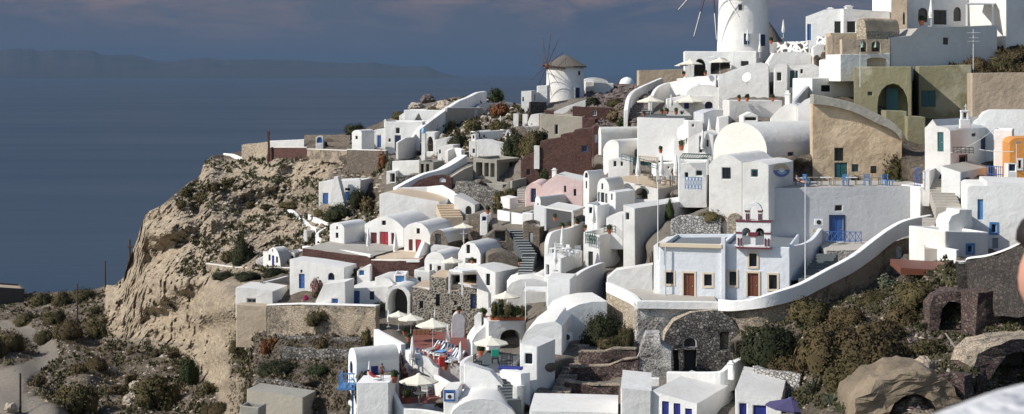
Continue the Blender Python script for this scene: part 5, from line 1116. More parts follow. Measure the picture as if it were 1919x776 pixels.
scatter('scrub', 'tuft_olive', 1100, (-60,545,470,776), (.25,.65), True, 2, lambda a, b_, r: okl(a,b_,r) and cl_n(a+99,b_) > .0)
scatter('rubble', 'rock_pale', 900, (-60,560,480,776), (.1,.35), False, 3, okl)
scatter('scrub', 'tuft_olive', 1500, (330,300,720,520), (.25,.6), True, 4, lambda a, b_, r: okc(a,b_,r) and cl_n(a,b_) > .05)
scatter('rubble', 'rock_pale', 1500, (330,300,720,520), (.12,.5), False, 5, okc)
scatter('scrub', 'tuft_dry', 1500, (430,620,700,776), (.12,.35), True, 6, okc)
scatter('rubble', 'rock_dark', 1200, (430,620,700,776), (.06,.2), False, 7, okc)
scatter('scrub', 'tuft_olive', 2600, (1390,520,1919,776), (.10,.3), True, 8, lambda a, b_, r: b_ > 600-(a-1390)*.28 and zval(cliffz, a, b_) < .3)
scatter('scrub', 'tuft_olive', 3600, (1390,500,1919,776), (.10,.32), True, 9, lambda a, b_, r: b_ > 600-(a-1390)*.28 and cl_n(a,b_) > -.05 and zval(cliffz, a, b_) < .3)
scatter('rubble', 'rock_pale', 900, (1500,510,1919,776), (.06,.22), False, 10, lambda a, b_, r: b_ > 600-(a-1390)*.28)
scatter('rubble', 'rock_dark', 2600, (1600,540,1919,776), (.06,.26), False, 11, okc)
scatter('rubble', 'rock_dark', 1300, (1095,150,1215,235), (.2,.6), False, 12, okc)
scatter('scrub', 'leaf_olive', 900, (820,180,1010,300), (.25,.6), True, 13, okc)
scatter('rubble', 'rock_pale', 700, (780,175,960,300), (.2,.6), False, 14, okc)
scatter('scrub', 'leaf_brown', 900, (1780,60,1919,140), (.2,.5), True, 15, okc)
# ================================================================== windmills
def windmill(label, axis_px, base_y, Y, top_y, rb, rt, hub, R, norm, arms, thatch, lab_arm='sail_arm', rolled=False, name='windmill', deepw=2):
    c = P(axis_px, base_y, Y); ztop = P(axis_px, top_y, Y).z; H_ = ztop-c.z
    rt_ = empty(name, c, label, 'windmill'); m = MB(c)
    prof = [(rb*1.02, -deepw)]+[(rb+(rt-rb)*k/10, H_*k/10) for k in range(11)]; m.lathe(prof, c, 40); m.build('tower', 'white', rt_, smooth=50)
    if thatch:
        m = MB(c); q = c+Vector((0,0,H_)); m.lathe([(rt*.98,-.1),(rt*1.16,-.15),(rt*1.14,.12),(rt*.75,thatch*.42),(rt*.34,thatch*.8),(.05,thatch)], q, 40, .01); m.build('thatch_roof', 'thatch', rt_, smooth=40)
    h = P(*hub); n = Vector(norm).normalized()
    m = MB(c); m.tube(h-n*3.5, h+n*.9, .17, .14, 10); m.build('axle', 'pole_wood', rt_)
    m = MB(c); m.tube(h-n*.3, h+n*.3, .38, .38, 10); hb = m.build('hub', 'wood', rt_)
    u = n.cross(Vector((0,0,1))).normalized(); w_ = u.cross(n)
    for k in range(arms):
        a = 2*math.pi*(k+.15)/arms; d = u*math.cos(a)+w_*math.sin(a); m = MB(c); m.tube(h, h+d*R, .06 if not rolled else .10, .035, 6); 
        m.tube(h+n*.8, h+d*R*.72, .018, .018, 4)
        m.build(lab_arm, 'mill_wood', rt_)
        if rolled:
            m = MB(c); m.tube(h+d*R*.6+n*.1, h+d*R*.98+n*.1, .065, .045, 7); m.build('rolled_sail', 'white_canvas', rt_)
    return rt_, c
def on_tower(rt_, c, px, py, w, h, Y, r, mat, name, arch=False):
    ax = c; q = P(px, py, Y-r*.3); X = q.x-ax.x; a = math.asin(max(-.99, min(.99, X/r))); d = Vector((math.sin(a), -math.cos(a), 0)); p = ax+d*(r)+Vector((0,0,q.z-ax.z))
    m = MB(c); m.box(p+Vector((0,0,0)), (w+.16, .16, h+.16), a); f_ = m.build(name+'_frame' if name == 'door' else name, 'white_clean', rt_)
    m = MB(c); m.box(p+d*.05, (w, .12, h), a); m.build('leaf' if name == 'door' else 'pane', mat, f_)
wm, wc = windmill('small white windmill with thatched cone cap and dark bare spokes', 1059, 190, 278, 125, 3.35, 3.2, (1025,124,273), 5.5, (-.87,-.48,.10), 12, 2.1)
on_tower(wm, wc, 1081, 176, .95, 2.2, 278, 3.3, 'navy', 'door'); on_tower(wm, wc, 1084, 137, .5, .7, 278, 3.25, 'black_paint', 'window')
wb, wbc = windmill('tall white windmill at the top edge with thick arms and rolled sails', 1393, 97, 222, -42, 3.62, 3.3, (1334,-52,217), 9.6, (-.90,-.43,.05), 10, 3.0, rolled=True)
on_tower(wb, wbc, 1394, 74, .75, 1.5, 222, 3.6, 'navy', 'window'); on_tower(wb, wbc, 1425, 76, .9, 1.6, 222, 3.6, 'navy', 'door'); on_tower(wb, wbc, 1383, 15, .5, .75, 222, 3.4, 'black_paint', 'window')
c = P(1438, 88, 240); t_ = empty('thatched_hut', c, 'brown thatched cone roof half hidden behind the tall windmill', 'hut')
m = MB(c); m.lathe([(2.1,-2),(2.1,.6)], c, 28); m.build('wall', 'cream', t_, smooth=50); m = MB(c); m.lathe([(2.4,.5),(2.3,.75),(1.2,2.5),(.04,4.1)], c, 28); m.build('thatch_roof', 'thatch', t_, smooth=40)
c = P(1175, 158, 285); t_ = empty('dome_house', c, 'tiny far white dome on the ridge', 'dome house'); m = MB(c); m.lathe([(1.35,-1),(1.35,.25),(1.1,.8),(.6,1.15),(.02,1.3)], c, 20); m.build('dome', 'white_clean', t_, smooth=60)
# rocks on the summit
def rock(px, py, w, h, label, mat='rock_pale', Y=None):
    b_ = gd(px, py) if Y is None else P(px, py, Y); bm = bmesh.new(); bmesh.ops.create_icosphere(bm, subdivisions=4, radius=1); s = w/F*b_.y/2; hh = h/F*b_.y
    for v in bm.verts:
        v.co *= 1+.30*noise.fractal(v.co*1.5+Vector((px,0,0)), .8, 2.1, 6); v.co.x *= s; v.co.y *= s; v.co.z = (v.co.z*.62+.35)*hh
    me = bpy.data.meshes.new('rock'); bm.to_mesh(me); bm.free(); me.materials.append(MATS[mat]); o = bpy.data.objects.new('rock', me); C.objects.link(o); o.location = b_; props(o, label, 'rock')
rock(802, 190, 28, 14, 'dark round boulder at the very summit', 'rock_dark'); rock(835, 200, 34, 18, 'pale sloping rock right of the summit boulder'); rock(780, 204, 30, 12, 'pale rock under the summit boulder')
rock(252, 758, 44, 26, 'pale broken rock in the left scrubland'); rock(212, 700, 14, 14, 'upright pale boulder in the left scrubland'); rock(255, 734, 26, 20, 'leaning pale boulder above the broken rock')
rock(1620, 752, 80, 56, 'big tan boulder left of the cave mouth', 'rock_tuff'); rock(1728, 712, 56, 40, 'brown boulder on top of the cave rock', 'tuff_wall'); rock(20, 772, 24, 16, 'pale boulder by the front wooden pole')
# ================================================================== poles, masts, fences
def pole(px, yt, yb, Y, r, mat, label, cat='pole', name='pole', r1=None, cross=None, dish=False, lamp=False):
    b_ = P(px, yb, Y); tp = P(px, yt, Y); o = empty(name, b_, label, cat); m = MB(b_); m.tube(b_-Vector((0,0,.8)), tp, r, r1 or r*.7, 8); m.build('post', mat, o)
    if cross:
        for (dz, L) in cross:
            m = MB(b_); q = tp-Vector((0,0,dz)); m.tube(q-Vector((L/2,.1,0)), q+Vector((L/2,-.1,0)), r*.5, None, 6); m.build('crossarm', mat, o)
    if lamp:
        m = MB(b_); m.box(tp+Vector((.12,-.1,.05)), (.42,.26,.16)); m.build('lamp_head', 'metal', o)
    return o
for a in [(38,699,776,196,'bottom wooden pole beside the dirt track'),(145,532,630,272,'tall wooden pole on the scrubland'),(197,489,538,300,'wooden pole on the shore skyline')]:
    pole(a[0], a[1], a[2]+6, a[3], .17, 'pole_wood', a[4], 'wooden pole', 'utility_pole')
t_ = empty('utility_pole', P(243,498,272), 'double wooden pole with crossbar against the cliff edge', 'wooden pole'); m = MB(t_.location)
m.tube(P(243,500,272), P(243,449,272), .2, .16, 7); m.tube(P(259,492,272), P(259,449,272), .2, .16, 7); m.build('post', 'pole_wood', t_)
m = MB(t_.location); m.box(P(251,463,271.7), (2.2,.15,.25)); m.build('crossarm', 'pole_wood', t_)
pole(1509, 344, 508, 138, .045, 'white_paint', 'tall white flagpole in front of the chapel', 'flagpole', 'flagpole', .035)
pole(1233, 339, 470, 141, .04, 'white_paint', 'white pole at the left corner of the chapel roof', 'pole', 'flagpole', .05, lamp=True)
pole(938, 217, 252, 246, .11, 'white_paint', 'white pole on the slope under the rusty bush', 'pole')
pole(1732, 352, 400, 149.5, .09, 'antenna', 'grey street lamp post against the terrace wall right end', 'street lamp', 'street_lamp', lamp=True)
pole(1824, 55, 132, 187, .06, 'antenna', 'tall tv antenna mast before the broad blue-grey terrace wall', 'antenna', 'antenna', cross=((.4,1.6),(1.0,1.1),(1.4,1.4)))
pole(1612, 78, 150, 176, .05, 'antenna', 'thin antenna pole before the bell frieze', 'antenna', 'antenna', cross=((.3,.7),))
pole(1047, 520, 550, 150, .05, 'antenna', 'short antenna on the white cluster roof', 'antenna', 'antenna')
pole(1905, 268, 340, 146, .05, 'antenna', 'lamp post in front of the orange house', 'street lamp', 'street_lamp', lamp=True)
pole(869, 432, 470, 176, .045, 'antenna', 'thin tv antenna on the white roof beside the stone vault', 'antenna', 'antenna', cross=((.3,.8),))
def fence(pts, Y, mat, label, h=1.0, n=8, name='railing', crossed=False):
    o = None
    for i, (a, b_) in enumerate(zip(pts, pts[1:])):
        p, q = P(*a), P(*b_)
        if o is None: o = empty(name, p, label, 'railing' if name == 'railing' else name); m = MB(p); rl = MB(p)
        d = q-p
        for zz in ((h, h*.55, .12) if not crossed else (h, .15)): rl.tube(p+Vector((0,0,zz)), q+Vector((0,0,zz)), .035, None, 5)
        for k in range(n+1):
            c = p+d*(k/n); m.tube(c, c+Vector((0,0,h+.05)), .03, None, 5)
            if crossed and k < n:
                c2 = p+d*((k+1)/n); rl.tube(c+Vector((0,0,.15)), c2+Vector((0,0,h)), .025, None, 4); rl.tube(c+Vector((0,0,h)), c2+Vector((0,0,.15)), .025, None, 4)
    m.v += []; off = len(m.v); m.f += [[i+off for i in f] for f in rl.f]; m.v += rl.v; m.build('bars', mat, o); return o
fence([(1547,454,149),(1582,455,148.6),(1614,455,148.2)], 149, 'blue', 'blue crossed railing before the navy terrace door', 1.0, 3, crossed=True)
fence([(1284,355,163.5),(1315,356,162.8)], 163, 'bright_blue', 'bright blue crossed balcony railing left of the white vault house', 1.25, 5, crossed=True)
fence([(1786,287,146),(1824,288,145)], 146, 'black_paint', 'dark balcony railing on the curly parapet house', .55, 5)
fence([(1714,349,148),(1725,350,147.5)], 148, 'blue', 'blue wooden gate left of the white gate pillar', 1.7, 4, name='gate')
fence([(1849,343,142),(1879,345,141)], 142, 'blue', 'wide blue wooden gate in front of the maroon window wing', 1.5, 8, name='gate')
fence([(985,547,152),(985,600,147)], 150, 'white_paint', 'white rail beside the white pergola steps', .9, 2)
fence([(1132,436,160),(1158,437,164)], 160, 'black_paint', 'dark railing behind the balcony tower', .7, 5)
fence([(750,680,147),(754,716,143)], 146, 'black_paint', 'thin black railing beside the flower boxes', 1.1, 4)
fence([(1165,300,178.5),(1232,318,175.5)], 178, 'teal', 'dark green railing under the tiled pergola', .7, 8)
fence([(1335,192,196),(1349,176,202)], 196, 'white_paint', 'white handrail of the small outside stair by the domed roof', 1.0, 4)
fence([(1350,176,202),(1362,176,202)], 196, 'white_paint', 'white landing rail above the small outside stair', 1.0, 3)
fence([(1097,457,161.4),(1117,459,160.6)], 161, 'green', 'green scrollwork balcony panel on the balcony tower', 1.15, 6, crossed=True)
# blue balcony on the deck house
t_ = empty('balcony', P(652,722,139), 'bright blue wooden balcony on the left side of the deck vault house', 'balcony'); m = MB(t_.location)
m.box(P(651,724,139.4), (1.5,2.6,.18)); m.build('floor', 'bright_blue', t_); m = MB(t_.location)
for dy_ in (-1.25,-.6,0,.6,1.25): m.box(P(639,712,139.4)+Vector((0,dy_,0)), (.06,.06,1.15))
for dx_ in (-.35,-.05,.25,.6): m.box(P(650,712,138.15)+Vector((dx_,0,0)), (.06,.06,1.15))
m.box(P(639,700.5,139.4), (.09,2.6,.09)); m.box(P(651,700.5,138.15), (1.3,.09,.09)); m.box(P(639,712,139.4), (.07,2.6,.07)); m.box(P(651,712,138.15), (1.3,.07,.07)); m.build('railing', 'bright_blue', t_)
for (x_, y0_) in ((660,700),): m = MB(t_.location); m.box(P(661,750,138.6), (.16,.16,2.6)); m.build('post', 'blue', t_)
# ================================================================== pergolas
def pergola(label, pts, hgt, mat='white_clean', top='white_clean', slats=False, thick=.16, posts=(0,1,2,3)):
    Q = [P(*p) for p in pts]; o = empty('pergola', Q[0], label, 'pergola')
    for k in posts: m = MB(Q[0]); m.box(Q[k]-Vector((0,0,hgt/2)), (.2,.2,hgt)); m.build('post', mat, o)
    m = MB(Q[0])
    if slats:
        n = 12
        for k in range(n+1): a = Q[0].lerp(Q[1], k/n); b_ = Q[3].lerp(Q[2], k/n); m.tube(a, b_, .045, None, 4)
        m.tube(Q[0], Q[1], .06, None, 4); m.tube(Q[3], Q[2], .06, None, 4)
    else:
        up = Vector((0,0,thick)); T = [q+up for q in Q]; m.face(Q); m.face(T)
        for a in range(4): b_ = (a+1)%4; m.face([Q[a],Q[b_],T[b_],T[a]])
    m.build('roof', top, o); return o
pergola('flat white canopy over the two dark porch bays', [(842,508,165),(866,511,163.5),(897,508,165.5),(872,504,170)], 2.3, posts=(0,1))
pergola('white canopy on posts above the white handrail steps', [(982,546,152),(1025,547,151.5),(1025,540,157),(985,540,157)], 3.0, posts=(0,1))
pergola('pale flat awning over the pots by the grey garden room', [(1022,390,172),(1073,398,170),(1097,390,175),(1046,381,178)], 2.4, top='roof_white', posts=(0,1))
pergola('tiled slatted pergola beside the folded parasol terrace', [(1196,300,178),(1232,306,176.5),(1232,295,180),(1198,292,182)], 2.0, top='tan_paving', slats=True)
pergola('slatted blue pergola over the white house with green windows', [(1274,296,164),(1326,298,163),(1334,290,168),(1280,288,169)], 1.6, top='green', mat='white_clean', slats=True)
pergola('white pergola before the arched openings top right', [(1812,9,198),(1860,9,200),(1880,5,203),(1820,5,203)], 2.6, posts=(0,1))
# ================================================================== parasols
proto = empty('parasol', (0,0,0), 'x', 'parasol'); m = MB(); N8 = 8
for i in range(N8):
    a0, a1 = 2*math.pi*i/N8, 2*math.pi*(i+1)/N8; am = (a0+a1)/2
    r0 = [(.12,.0),(.55,-.16),(1.0,-.32)]
    for (ra, za), (rb_, zb_) in zip(r0, r0[1:]):
        A0 = Vector((ra*math.cos(a0), ra*math.sin(a0), za)); A1 = Vector((ra*math.cos(a1), ra*math.sin(a1), za)); AM = Vector((ra*.94*math.cos(am), ra*.94*math.sin(am), za-.012*ra))
        B0 = Vector((rb_*math.cos(a0), rb_*math.sin(a0), zb_)); B1 = Vector((rb_*math.cos(a1), rb_*math.sin(a1), zb_)); BM_ = Vector((rb_*.94*math.cos(am), rb_*.94*math.sin(am), zb_-.012*rb_))
        m.face([A0, AM, BM_, B0]); m.face([AM, A1, B1, BM_])
    e0 = Vector((math.cos(a0), math.sin(a0), -.32)); e1 = Vector((math.cos(a1), math.sin(a1), -.32)); m.face([e0, e1, e1-Vector((0,0,.07)), e0-Vector((0,0,.07))])
cn = m.build('canopy', 'canvas', proto, flip=False)
m = MB(); m.lathe([(.02,.09),(.11,.05),(.15,-.01)], (0,0,0), 10); m.build('cap', 'canvas', cn, smooth=60, flip=False)
m = MB()
for i in range(N8): a0 = 2*math.pi*i/N8; m.tube((0,0,-.42), (math.cos(a0)*.8, math.sin(a0)*.8, -.27), .008, None, 4)
m.build('rib', 'grey_wood', proto)
m = MB(); m.tube((0,0,-1.75), (0,0,.05), .018, None, 8); m.build('pole', 'white_paint', proto); m = MB(); m.lathe([(.2,-1.75),(.2,-1.70),(.03,-1.66)], (0,0,0), 12); m.build('base', 'concrete', proto)
def parasol(px, yt, w, Y, label, first=[True], mat=None, tilt=0):
    R_ = w/F*Y/2; loc = P(px, yt, Y)-Vector((0,0,.06*R_))
    if first[0]: o = proto; first[0] = False; o.location = loc; o.scale = (R_,)*3; o['label'] = label; o['group'] = 'open parasols on the terraces'
    else: o = dup(proto, loc, random.uniform(0, .7), R_, label, 'open parasols on the terraces')
    if mat:
        for ch in o.children_recursive:
            if ch.name.startswith(('canopy','cap')): ch.data = ch.data.copy(); ch.data.materials.clear(); ch.data.materials.append(MATS[mat])
    if tilt: o.rotation_euler = (0, tilt, 0)
for a in [(785,700,74,139.5,'large cream parasol over the lower red deck table'),(811,597,64,152,'large cream parasol over the striped loungers'),(770,588,50,156,'cream parasol second from left against the grey stone house'),(747,583,40,160,'small cream parasol nearest the entrance arch'),
          (920,630,66,135,'cream parasol over the small slate terrace'),(626,738,56,152,'lone cream parasol at the foot of the left garden'),(847,482,42,170,'cream parasol before the two tall dark windows'),(868,418,38,186,'cream parasol rising behind the grey barrel roof'),
          (948,546,52,156,'cream parasol beside the flower planter'),(1219,180,52,203,'cream parasol at the foot of the wide staircase'),(1292,179,58,200,'cream parasol before the shallow domed roof'),(1294,111,46,213,'left cream parasol of the arcade house'),(1349,108,42,211,'right cream parasol of the arcade house'),(1277,118,26,214,'small far cream parasol at the left of the arcade house')]:
    parasol(*a)
parasol(1482, 745, 92, 103, 'dark purple parasol at the bottom right', mat='purple_canvas', tilt=.12)
fproto = empty('folded_parasol', (0,0,0), 'x', 'parasol')
m = MB(); m.lathe([(.02,2.75),(.07,2.6),(.10,2.2),(.17,1.6),(.22,1.1),(.15,1.02),(.20,.88),(.1,.86)], (0,0,0), 14, .16); m.build('canopy', 'canvas', fproto, smooth=70, flip=False)
m = MB(); m.tube((0,0,0), (0,0,2.8), .03, None, 6); m.build('pole', 'white_paint', fproto); m = MB(); m.lathe([(.28,0),(.28,.08),(.05,.12)], (0,0,0), 12); m.build('base', 'concrete', fproto)
ff_ = [True]
def folded(px, yt, yb, Y, label, white=False):
    h = (yb-yt)/F*Y/2.78; loc = P(px, yb, Y)
    if ff_[0]: o = fproto; ff_[0] = False; o.location = loc; o.scale = (h,)*3; o['label'] = label; o['group'] = 'folded parasols on the terraces'
    else: o = dup(fproto, loc, random.uniform(0,1), (h*1.15, h*1.15, h), label, 'folded parasols on the terraces')
    if white:
        for ch in o.children_recursive:
            if ch.name.startswith('canopy'): ch.data = ch.data.copy(); ch.data.materials.clear(); ch.data.materials.append(MATS['white_canvas'])
for a in [(690,427,477,184.5,'folded pale parasol before the left red shutter',1),(741,435,488,179,'folded pale parasol before the red double door terrace',1),(728,580,613,160,'folded cream parasol left of the deck parasols',0),(815,578,600,163,'folded cream parasol tip behind the lounger parasol',0),
          (839,608,655,151,'folded cream parasol behind the sun loungers',0),(863,640,697,147.6,'folded striped cream parasol before the slate terrace',0),(773,630,692,147.6,'folded cream parasol by the flower boxes',0),(692,676,716,136.5,'folded cream parasol on the bathers balcony',0),
          (1112,383,434,163.5,'folded pale parasol on the balcony tower',1),(1054,424,473,160,'folded white parasol on the white roof terrace, upper',1),(1041,462,508,156,'folded white parasol on the white roof terrace, lower',1),(1196,291,347,176.5,'left folded parasol of the restaurant terrace',1),
          (1240,290,347,174.5,'middle folded parasol of the restaurant terrace',1),(1267,289,347,173.5,'right folded parasol of the restaurant terrace',1),(1317,243,296,176,'folded parasol before the open dark door',1),(1329,222,262,182,'folded parasol on the wall with square vents',1),(1345,218,258,181,'folded parasol at the teal roof annex',1),
          (1258,176,210,199,'slim folded parasol on the upper parasol terrace',1),(1401,54,86,214,'left folded parasol at the tall windmill',1),(1424,75,108,209,'right folded parasol at the tall windmill',0),(1468,37,72,206,'tall folded parasol on the dotted wall terrace',1),(1745,-2,50,199,'folded parasol before the top right arched openings',1),(1175,384,414,166,'small folded parasol behind the white steps',1)]:
    folded(a[0], a[1], a[2], a[3], a[4], bool(a[5]))
# ================================================================== pots and plants
pp = empty('potted_plant', (0,0,0), 'x', 'potted plant'); m = MB(); m.lathe([(.02,0),(.22,0),(.34,.5),(.38,.52),(.38,.6),(.30,.6),(.28,.5)], (0,0,0), 14); m.build('pot', 'terracotta', pp, smooth=40)
fo = bpy.data.objects.new('foliage', leafmesh('foliage', 'leaf_green', 5, n=170, leaf=.16)); C.objects.link(fo); fo.parent = pp; fo.location = (0,0,.5); fo.scale = (.5,.5,.85)
first_pp = [True]
def pot(px, py, Y, label, s=1.0, mat=None):
    loc = P(px, py, Y)
    s = s*.68
    if first_pp[0]: o = pp; first_pp[0] = False; o.location = loc; o.scale = (s,)*3; o['label'] = label; o['group'] = 'potted plants on the terraces'
    else: o = dup(pp, loc, random.uniform(0,6), s, label, 'potted plants on the terraces')
    if mat:
        for ch in o.children:
            if ch.name.startswith('foliage'): ch.data = leafmesh('foliage', mat, 11, n=170, leaf=.16)
for a in [(758,628,158,'potted plant at the back left of the upper red deck',.9),(766,640,154,'potted plant beside the second deck parasol',1.0),(834,693,147.6,'red-potted plant before the striped loungers',1.3),(901,668,136,'large terracotta pot under the slate terrace parasol',1.2),
          (739,717,137,'round terracotta pot right of the bathers balcony',1.3),(762,757,139.5,'tall terracotta pot with round bush on the lower red deck',1.5),(782,738,143,'tall brown pot behind the lower deck parasol',1.1),(905,598,153,'terracotta pot beside the white gate block',1.3),
          (1097,432,164,'small pot by the palm pots terrace',.7),(1142,438,160.5,'red pot on the balcony tower parapet',1.1),(1040,414,170,'tall clay pot before the grey garden room',.9),(1277,282,181,'big terracotta pot with cactus left of the dark door',1.4),(1238,287,185,'yellow-green potted bush on the restaurant wall',1.0),
          (1053,433,171,'pot of green plants under the pale awning',1.1),(1068,430,171,'second pot of green plants under the pale awning',1.0),(1082,426,171,'third pot of green plants under the pale awning',1.1),(974,497,166,'red-potted plant on the stone annex',.8),(885,494,168,'red flower pot in the dark flowered opening',.8),
          (914,401,183,'red flower pot on the tiny blue and white box',1.1),(1281,144,207,'terracotta pot at the left arcade parasol',.9),(1322,142,207,'terracotta pot between the two arches',.9),(1727,48,200,'big terracotta pot before the top right arches',1.5),(1207,218,194,'potted succulent at the staircase foot',.8),
          (653,772,150,'small plant pot by the lone cream parasol',.9),(860,588,160,'potted plant at the foot of the grey stone house',.9),(1445,82,206,'red flowers pot behind the tall windmill base',1.0),(1190,330,186,'terracotta pot by the tiled pergola',.8),(1262,330,178,'red geranium pot on the restaurant terrace',.9),
          (1250,214,194,'left dark potted agave on the upper parasol terrace',.9),(1240,214,194,'middle dark potted agave on the upper parasol terrace',.8),(1267,215,193,'right dark potted agave on the upper parasol terrace',1.0),(1385,190,182.5,'green planter on the flat-topped wall house, left',.9),(1400,190,182.5,'green planter on the flat-topped wall house, centre',1.0),(1448,190,182.5,'green planter on the flat-topped wall house, right',1.0)]:
    pot(*a)
for i, (x, y, Y) in enumerate([(748,684,147.4),(752,694,146),(756,704,145),(760,714,143.8)]):
    pot(x, y, Y, ['topmost rusty flower pot along the black railing','second rusty flower pot along the black railing','third rusty flower pot along the black railing','lowest rusty flower pot along the black railing'][i], .9, 'leaf_rust')
for i, (x, y) in enumerate([(927,592),(940,591),(953,592),(966,591),(979,592)]):
    bush('green' if i%2 else 'olive', x, y, 22, 30 if i < 3 else 22, ['shrub at the left end of the terracotta planter','second shrub in the terracotta planter','tall middle shrub in the terracotta planter','fourth shrub in the terracotta planter','shrub at the right end of the terracotta planter'][i], 'shrubs in the terracotta planter', Y=150.2)
for i, x in enumerate([778,786,794,802]):
    q = B('planter', ['brown wooden planter box left of the deck','second brown planter box behind the red deck','third brown planter box behind the red deck','brown wooden planter box right of the deck'][i], [(x-4,619),(x+3,619)], 634, 164.5, 0, D=.5, mat='wood', deep=0, par=False, bev=0, ct=False, group='brown planter boxes behind the red deck')
# ================================================================== furniture
def chair_proto(name, mat, seatmat, lab, arm=False):
    o = empty(name, (0,0,0), lab, 'chair'); m = MB(); m.box((0,0,.45), (.46,.44,.05)); m.build('seat', seatmat, o)
    m = MB()
    for z in (.62,.74,.86): m.box((0,.21,z), (.44,.03,.07))
    m.build('backrest', mat, o)
    for x in (-.2,.2):
        for y in (-.19,.2): m = MB(); m.box((x,y,.22 if y < 0 else .46), (.05,.05,.44 if y < 0 else .92)); m.build('leg', mat, o)
    return o
cw = chair_proto('chair', 'black_paint', 'black_paint', 'x'); cwh = chair_proto('chair', 'white_paint', 'white_paint', 'x'); cwd = chair_proto('chair', 'grey_wood', 'grey_wood', 'x'); cbl = chair_proto('chair', 'bright_blue', 'bright_blue', 'x')
used = {}
def floorpt(px, py, z): Y = -z*F/(py-HZ); return P(px, py, Y)
def chair(pr, px, py, z, rz, label, group, s=1.0):
    loc = floorpt(px, py, z)
    if pr.name not in used: used[pr.name] = 1; pr.location = loc; pr.rotation_euler = (0,0,rz); pr['label'] = label; pr['group'] = group; pr.scale = (s,)*3; return pr
    return dup(pr, loc, rz, s, label, group)
tp_ = empty('table', (0,0,0), 'x', 'table'); m = MB(); m.tube((0,0,.72), (0,0,.76), .42, None, 16); m.build('table_top', 'white_paint', tp_); m = MB(); m.tube((0,0,0), (0,0,.72), .04, None, 6); m.tube((0,0,0), (0,0,.03), .24, None, 10); m.build('pedestal', 'metal', tp_)
def table(px, py, z, label, group='small round tables', s=1.0):
    loc = floorpt(px, py, z)
    if 't' not in used: used['t'] = 1; tp_.location = loc; tp_['label'] = label; tp_['group'] = group; tp_.scale = (s,)*3; return
    dup(tp_, loc, 0, s, label, group)
SL = -(700-HZ)/F*126.5
chair(cw, 895, 690, SL, 1.2, 'black and white slatted chair at the left rim of the slate terrace', 'chairs on the slate terrace', 1.2)
chair(cw, 928, 684, SL, .1, 'dark chair draped with a green towel on the slate terrace', 'chairs on the slate terrace', 1.2)
chair(cw, 943, 690, SL, -.4, 'dark armchair left of the pair by the blue cushions', 'chairs on the slate terrace', 1.2); chair(cw, 953, 688, SL, -1.2, 'dark armchair right of the pair by the blue cushions', 'chairs on the slate terrace', 1.2)
m = MB(floorpt(928,684,SL)); q = floorpt(928,684,SL); m.box(q+Vector((0,.16,.95)), (.62,.16,.62), .1); m.build('towel', 'green_cloth', None, bev=.05, label='green towel hanging over a dark chair', cat='towel')
m = MB(P(956,694,127)); m.box(P(957,692,126.4)+Vector((0,0,.1)), (1.9,.7,.22), math.radians(-14)); m.build('cushion', 'deep_blue', None, bev=.05, label='long blue cushion on the white wall beside the slate terrace', cat='cushion')
T3z = -(354-HZ)/F*176
cn_ = 0
TXT = ['leftmost','second','third','fourth','fifth','sixth','seventh','eighth','ninth','tenth','eleventh','twelfth','last']
for i, (x, y) in enumerate([(1166,336),(1175,338),(1185,339),(1206,343),(1213,345),(1222,346),(1231,349),(1242,349),(1252,348),(1262,350),(1272,347),(1281,347),(1290,348)]):
    chair(cwd, x, y, T3z, (i*1.3)%6, TXT[i]+' brown chair along the edge of the restaurant terrace', 'brown chairs on the restaurant terrace', 1.25)
for i, (x, y) in enumerate([(1203,339),(1226,343),(1247,344),(1276,343)]): table(x, y, T3z, ['left','second','third','right'][i]+' table of the restaurant terrace', 'tables on the restaurant terrace', 1.1)
WZ = -(484-HZ)/F*158
for i, (x, y) in enumerate([(1047,478),(1058,476),(1068,480),(1082,482),(1036,476)]): chair(cwh, x, y, WZ, i*1.1, ['white garden chair beside the upper folded parasol','white garden chair behind the roof terrace table','white garden chair in the middle of the white roof terrace','white garden chair at the right of the white roof terrace','white garden chair at the left of the white roof terrace'][i], 'white chairs on the white roof terrace', 1.3)
table(1062, 482, WZ, 'white table on the white roof terrace', 'small round tables', 1.2)
LZ = -(757-HZ)/F*139
for i, (x, y, r) in enumerate([(792,736,0),(800,731,2),(810,737,4),(816,731,1),(796,744,3)]): chair(cwh, x, y, LZ, r, ['left white chair of the group on the lower red deck','back white chair of the group on the lower red deck','front white chair of the group on the lower red deck','right white chair of the group on the lower red deck','nearest white chair of the group on the lower red deck'][i], 'white chairs on the lower red deck', 1.2)
table(804, 738, LZ, 'white table between the white chairs on the lower red deck'); table(786, 757, LZ, 'round table under the large lower deck parasol', s=1.3)
UZ = -(681-HZ)/F*148.5
for i, (x, y, r) in enumerate([(764,672,0),(771,668,2),(779,672,4),(786,668,1),(773,678,3),(784,677,5)]): chair(cbl if i%2 else cwh, x, y+6, UZ, r, ['white chair at the left of the striped breakfast group','blue chair at the back of the striped breakfast group','white chair in the middle of the striped breakfast group','blue chair at the right of the striped breakfast group','white chair at the front of the striped breakfast group','blue chair at the front of the striped breakfast group'][i], 'chairs of the breakfast group on the red deck', 1.2)
GZ = -(352-HZ)/F*149.6
for i, (x, y) in enumerate([(1500,348),(1524,347),(1548,347),(1572,348),(1596,347),(1640,347)]):
    loc = floorpt(x, y, GZ); o = empty('table', loc, ['leftmost laid table along the long grey terrace','second laid table along the long grey terrace','third laid table along the long grey terrace','fourth laid table along the long grey terrace','fifth laid table along the long grey terrace','last laid table along the long grey terrace'][i], 'table', 'laid tables on the long grey terrace')
    m = MB(loc); m.box(loc+Vector((0,0,.74)), (1.0,.8,.05)); m.build('table_top', 'grey_wood' if i%2 else 'white_paint', o)
    for a in (-.42,.42):
        for b_ in (-.32,.32): m = MB(loc); m.box(loc+Vector((a,b_,.36)), (.06,.06,.72)); m.build('leg', 'grey_wood', o)
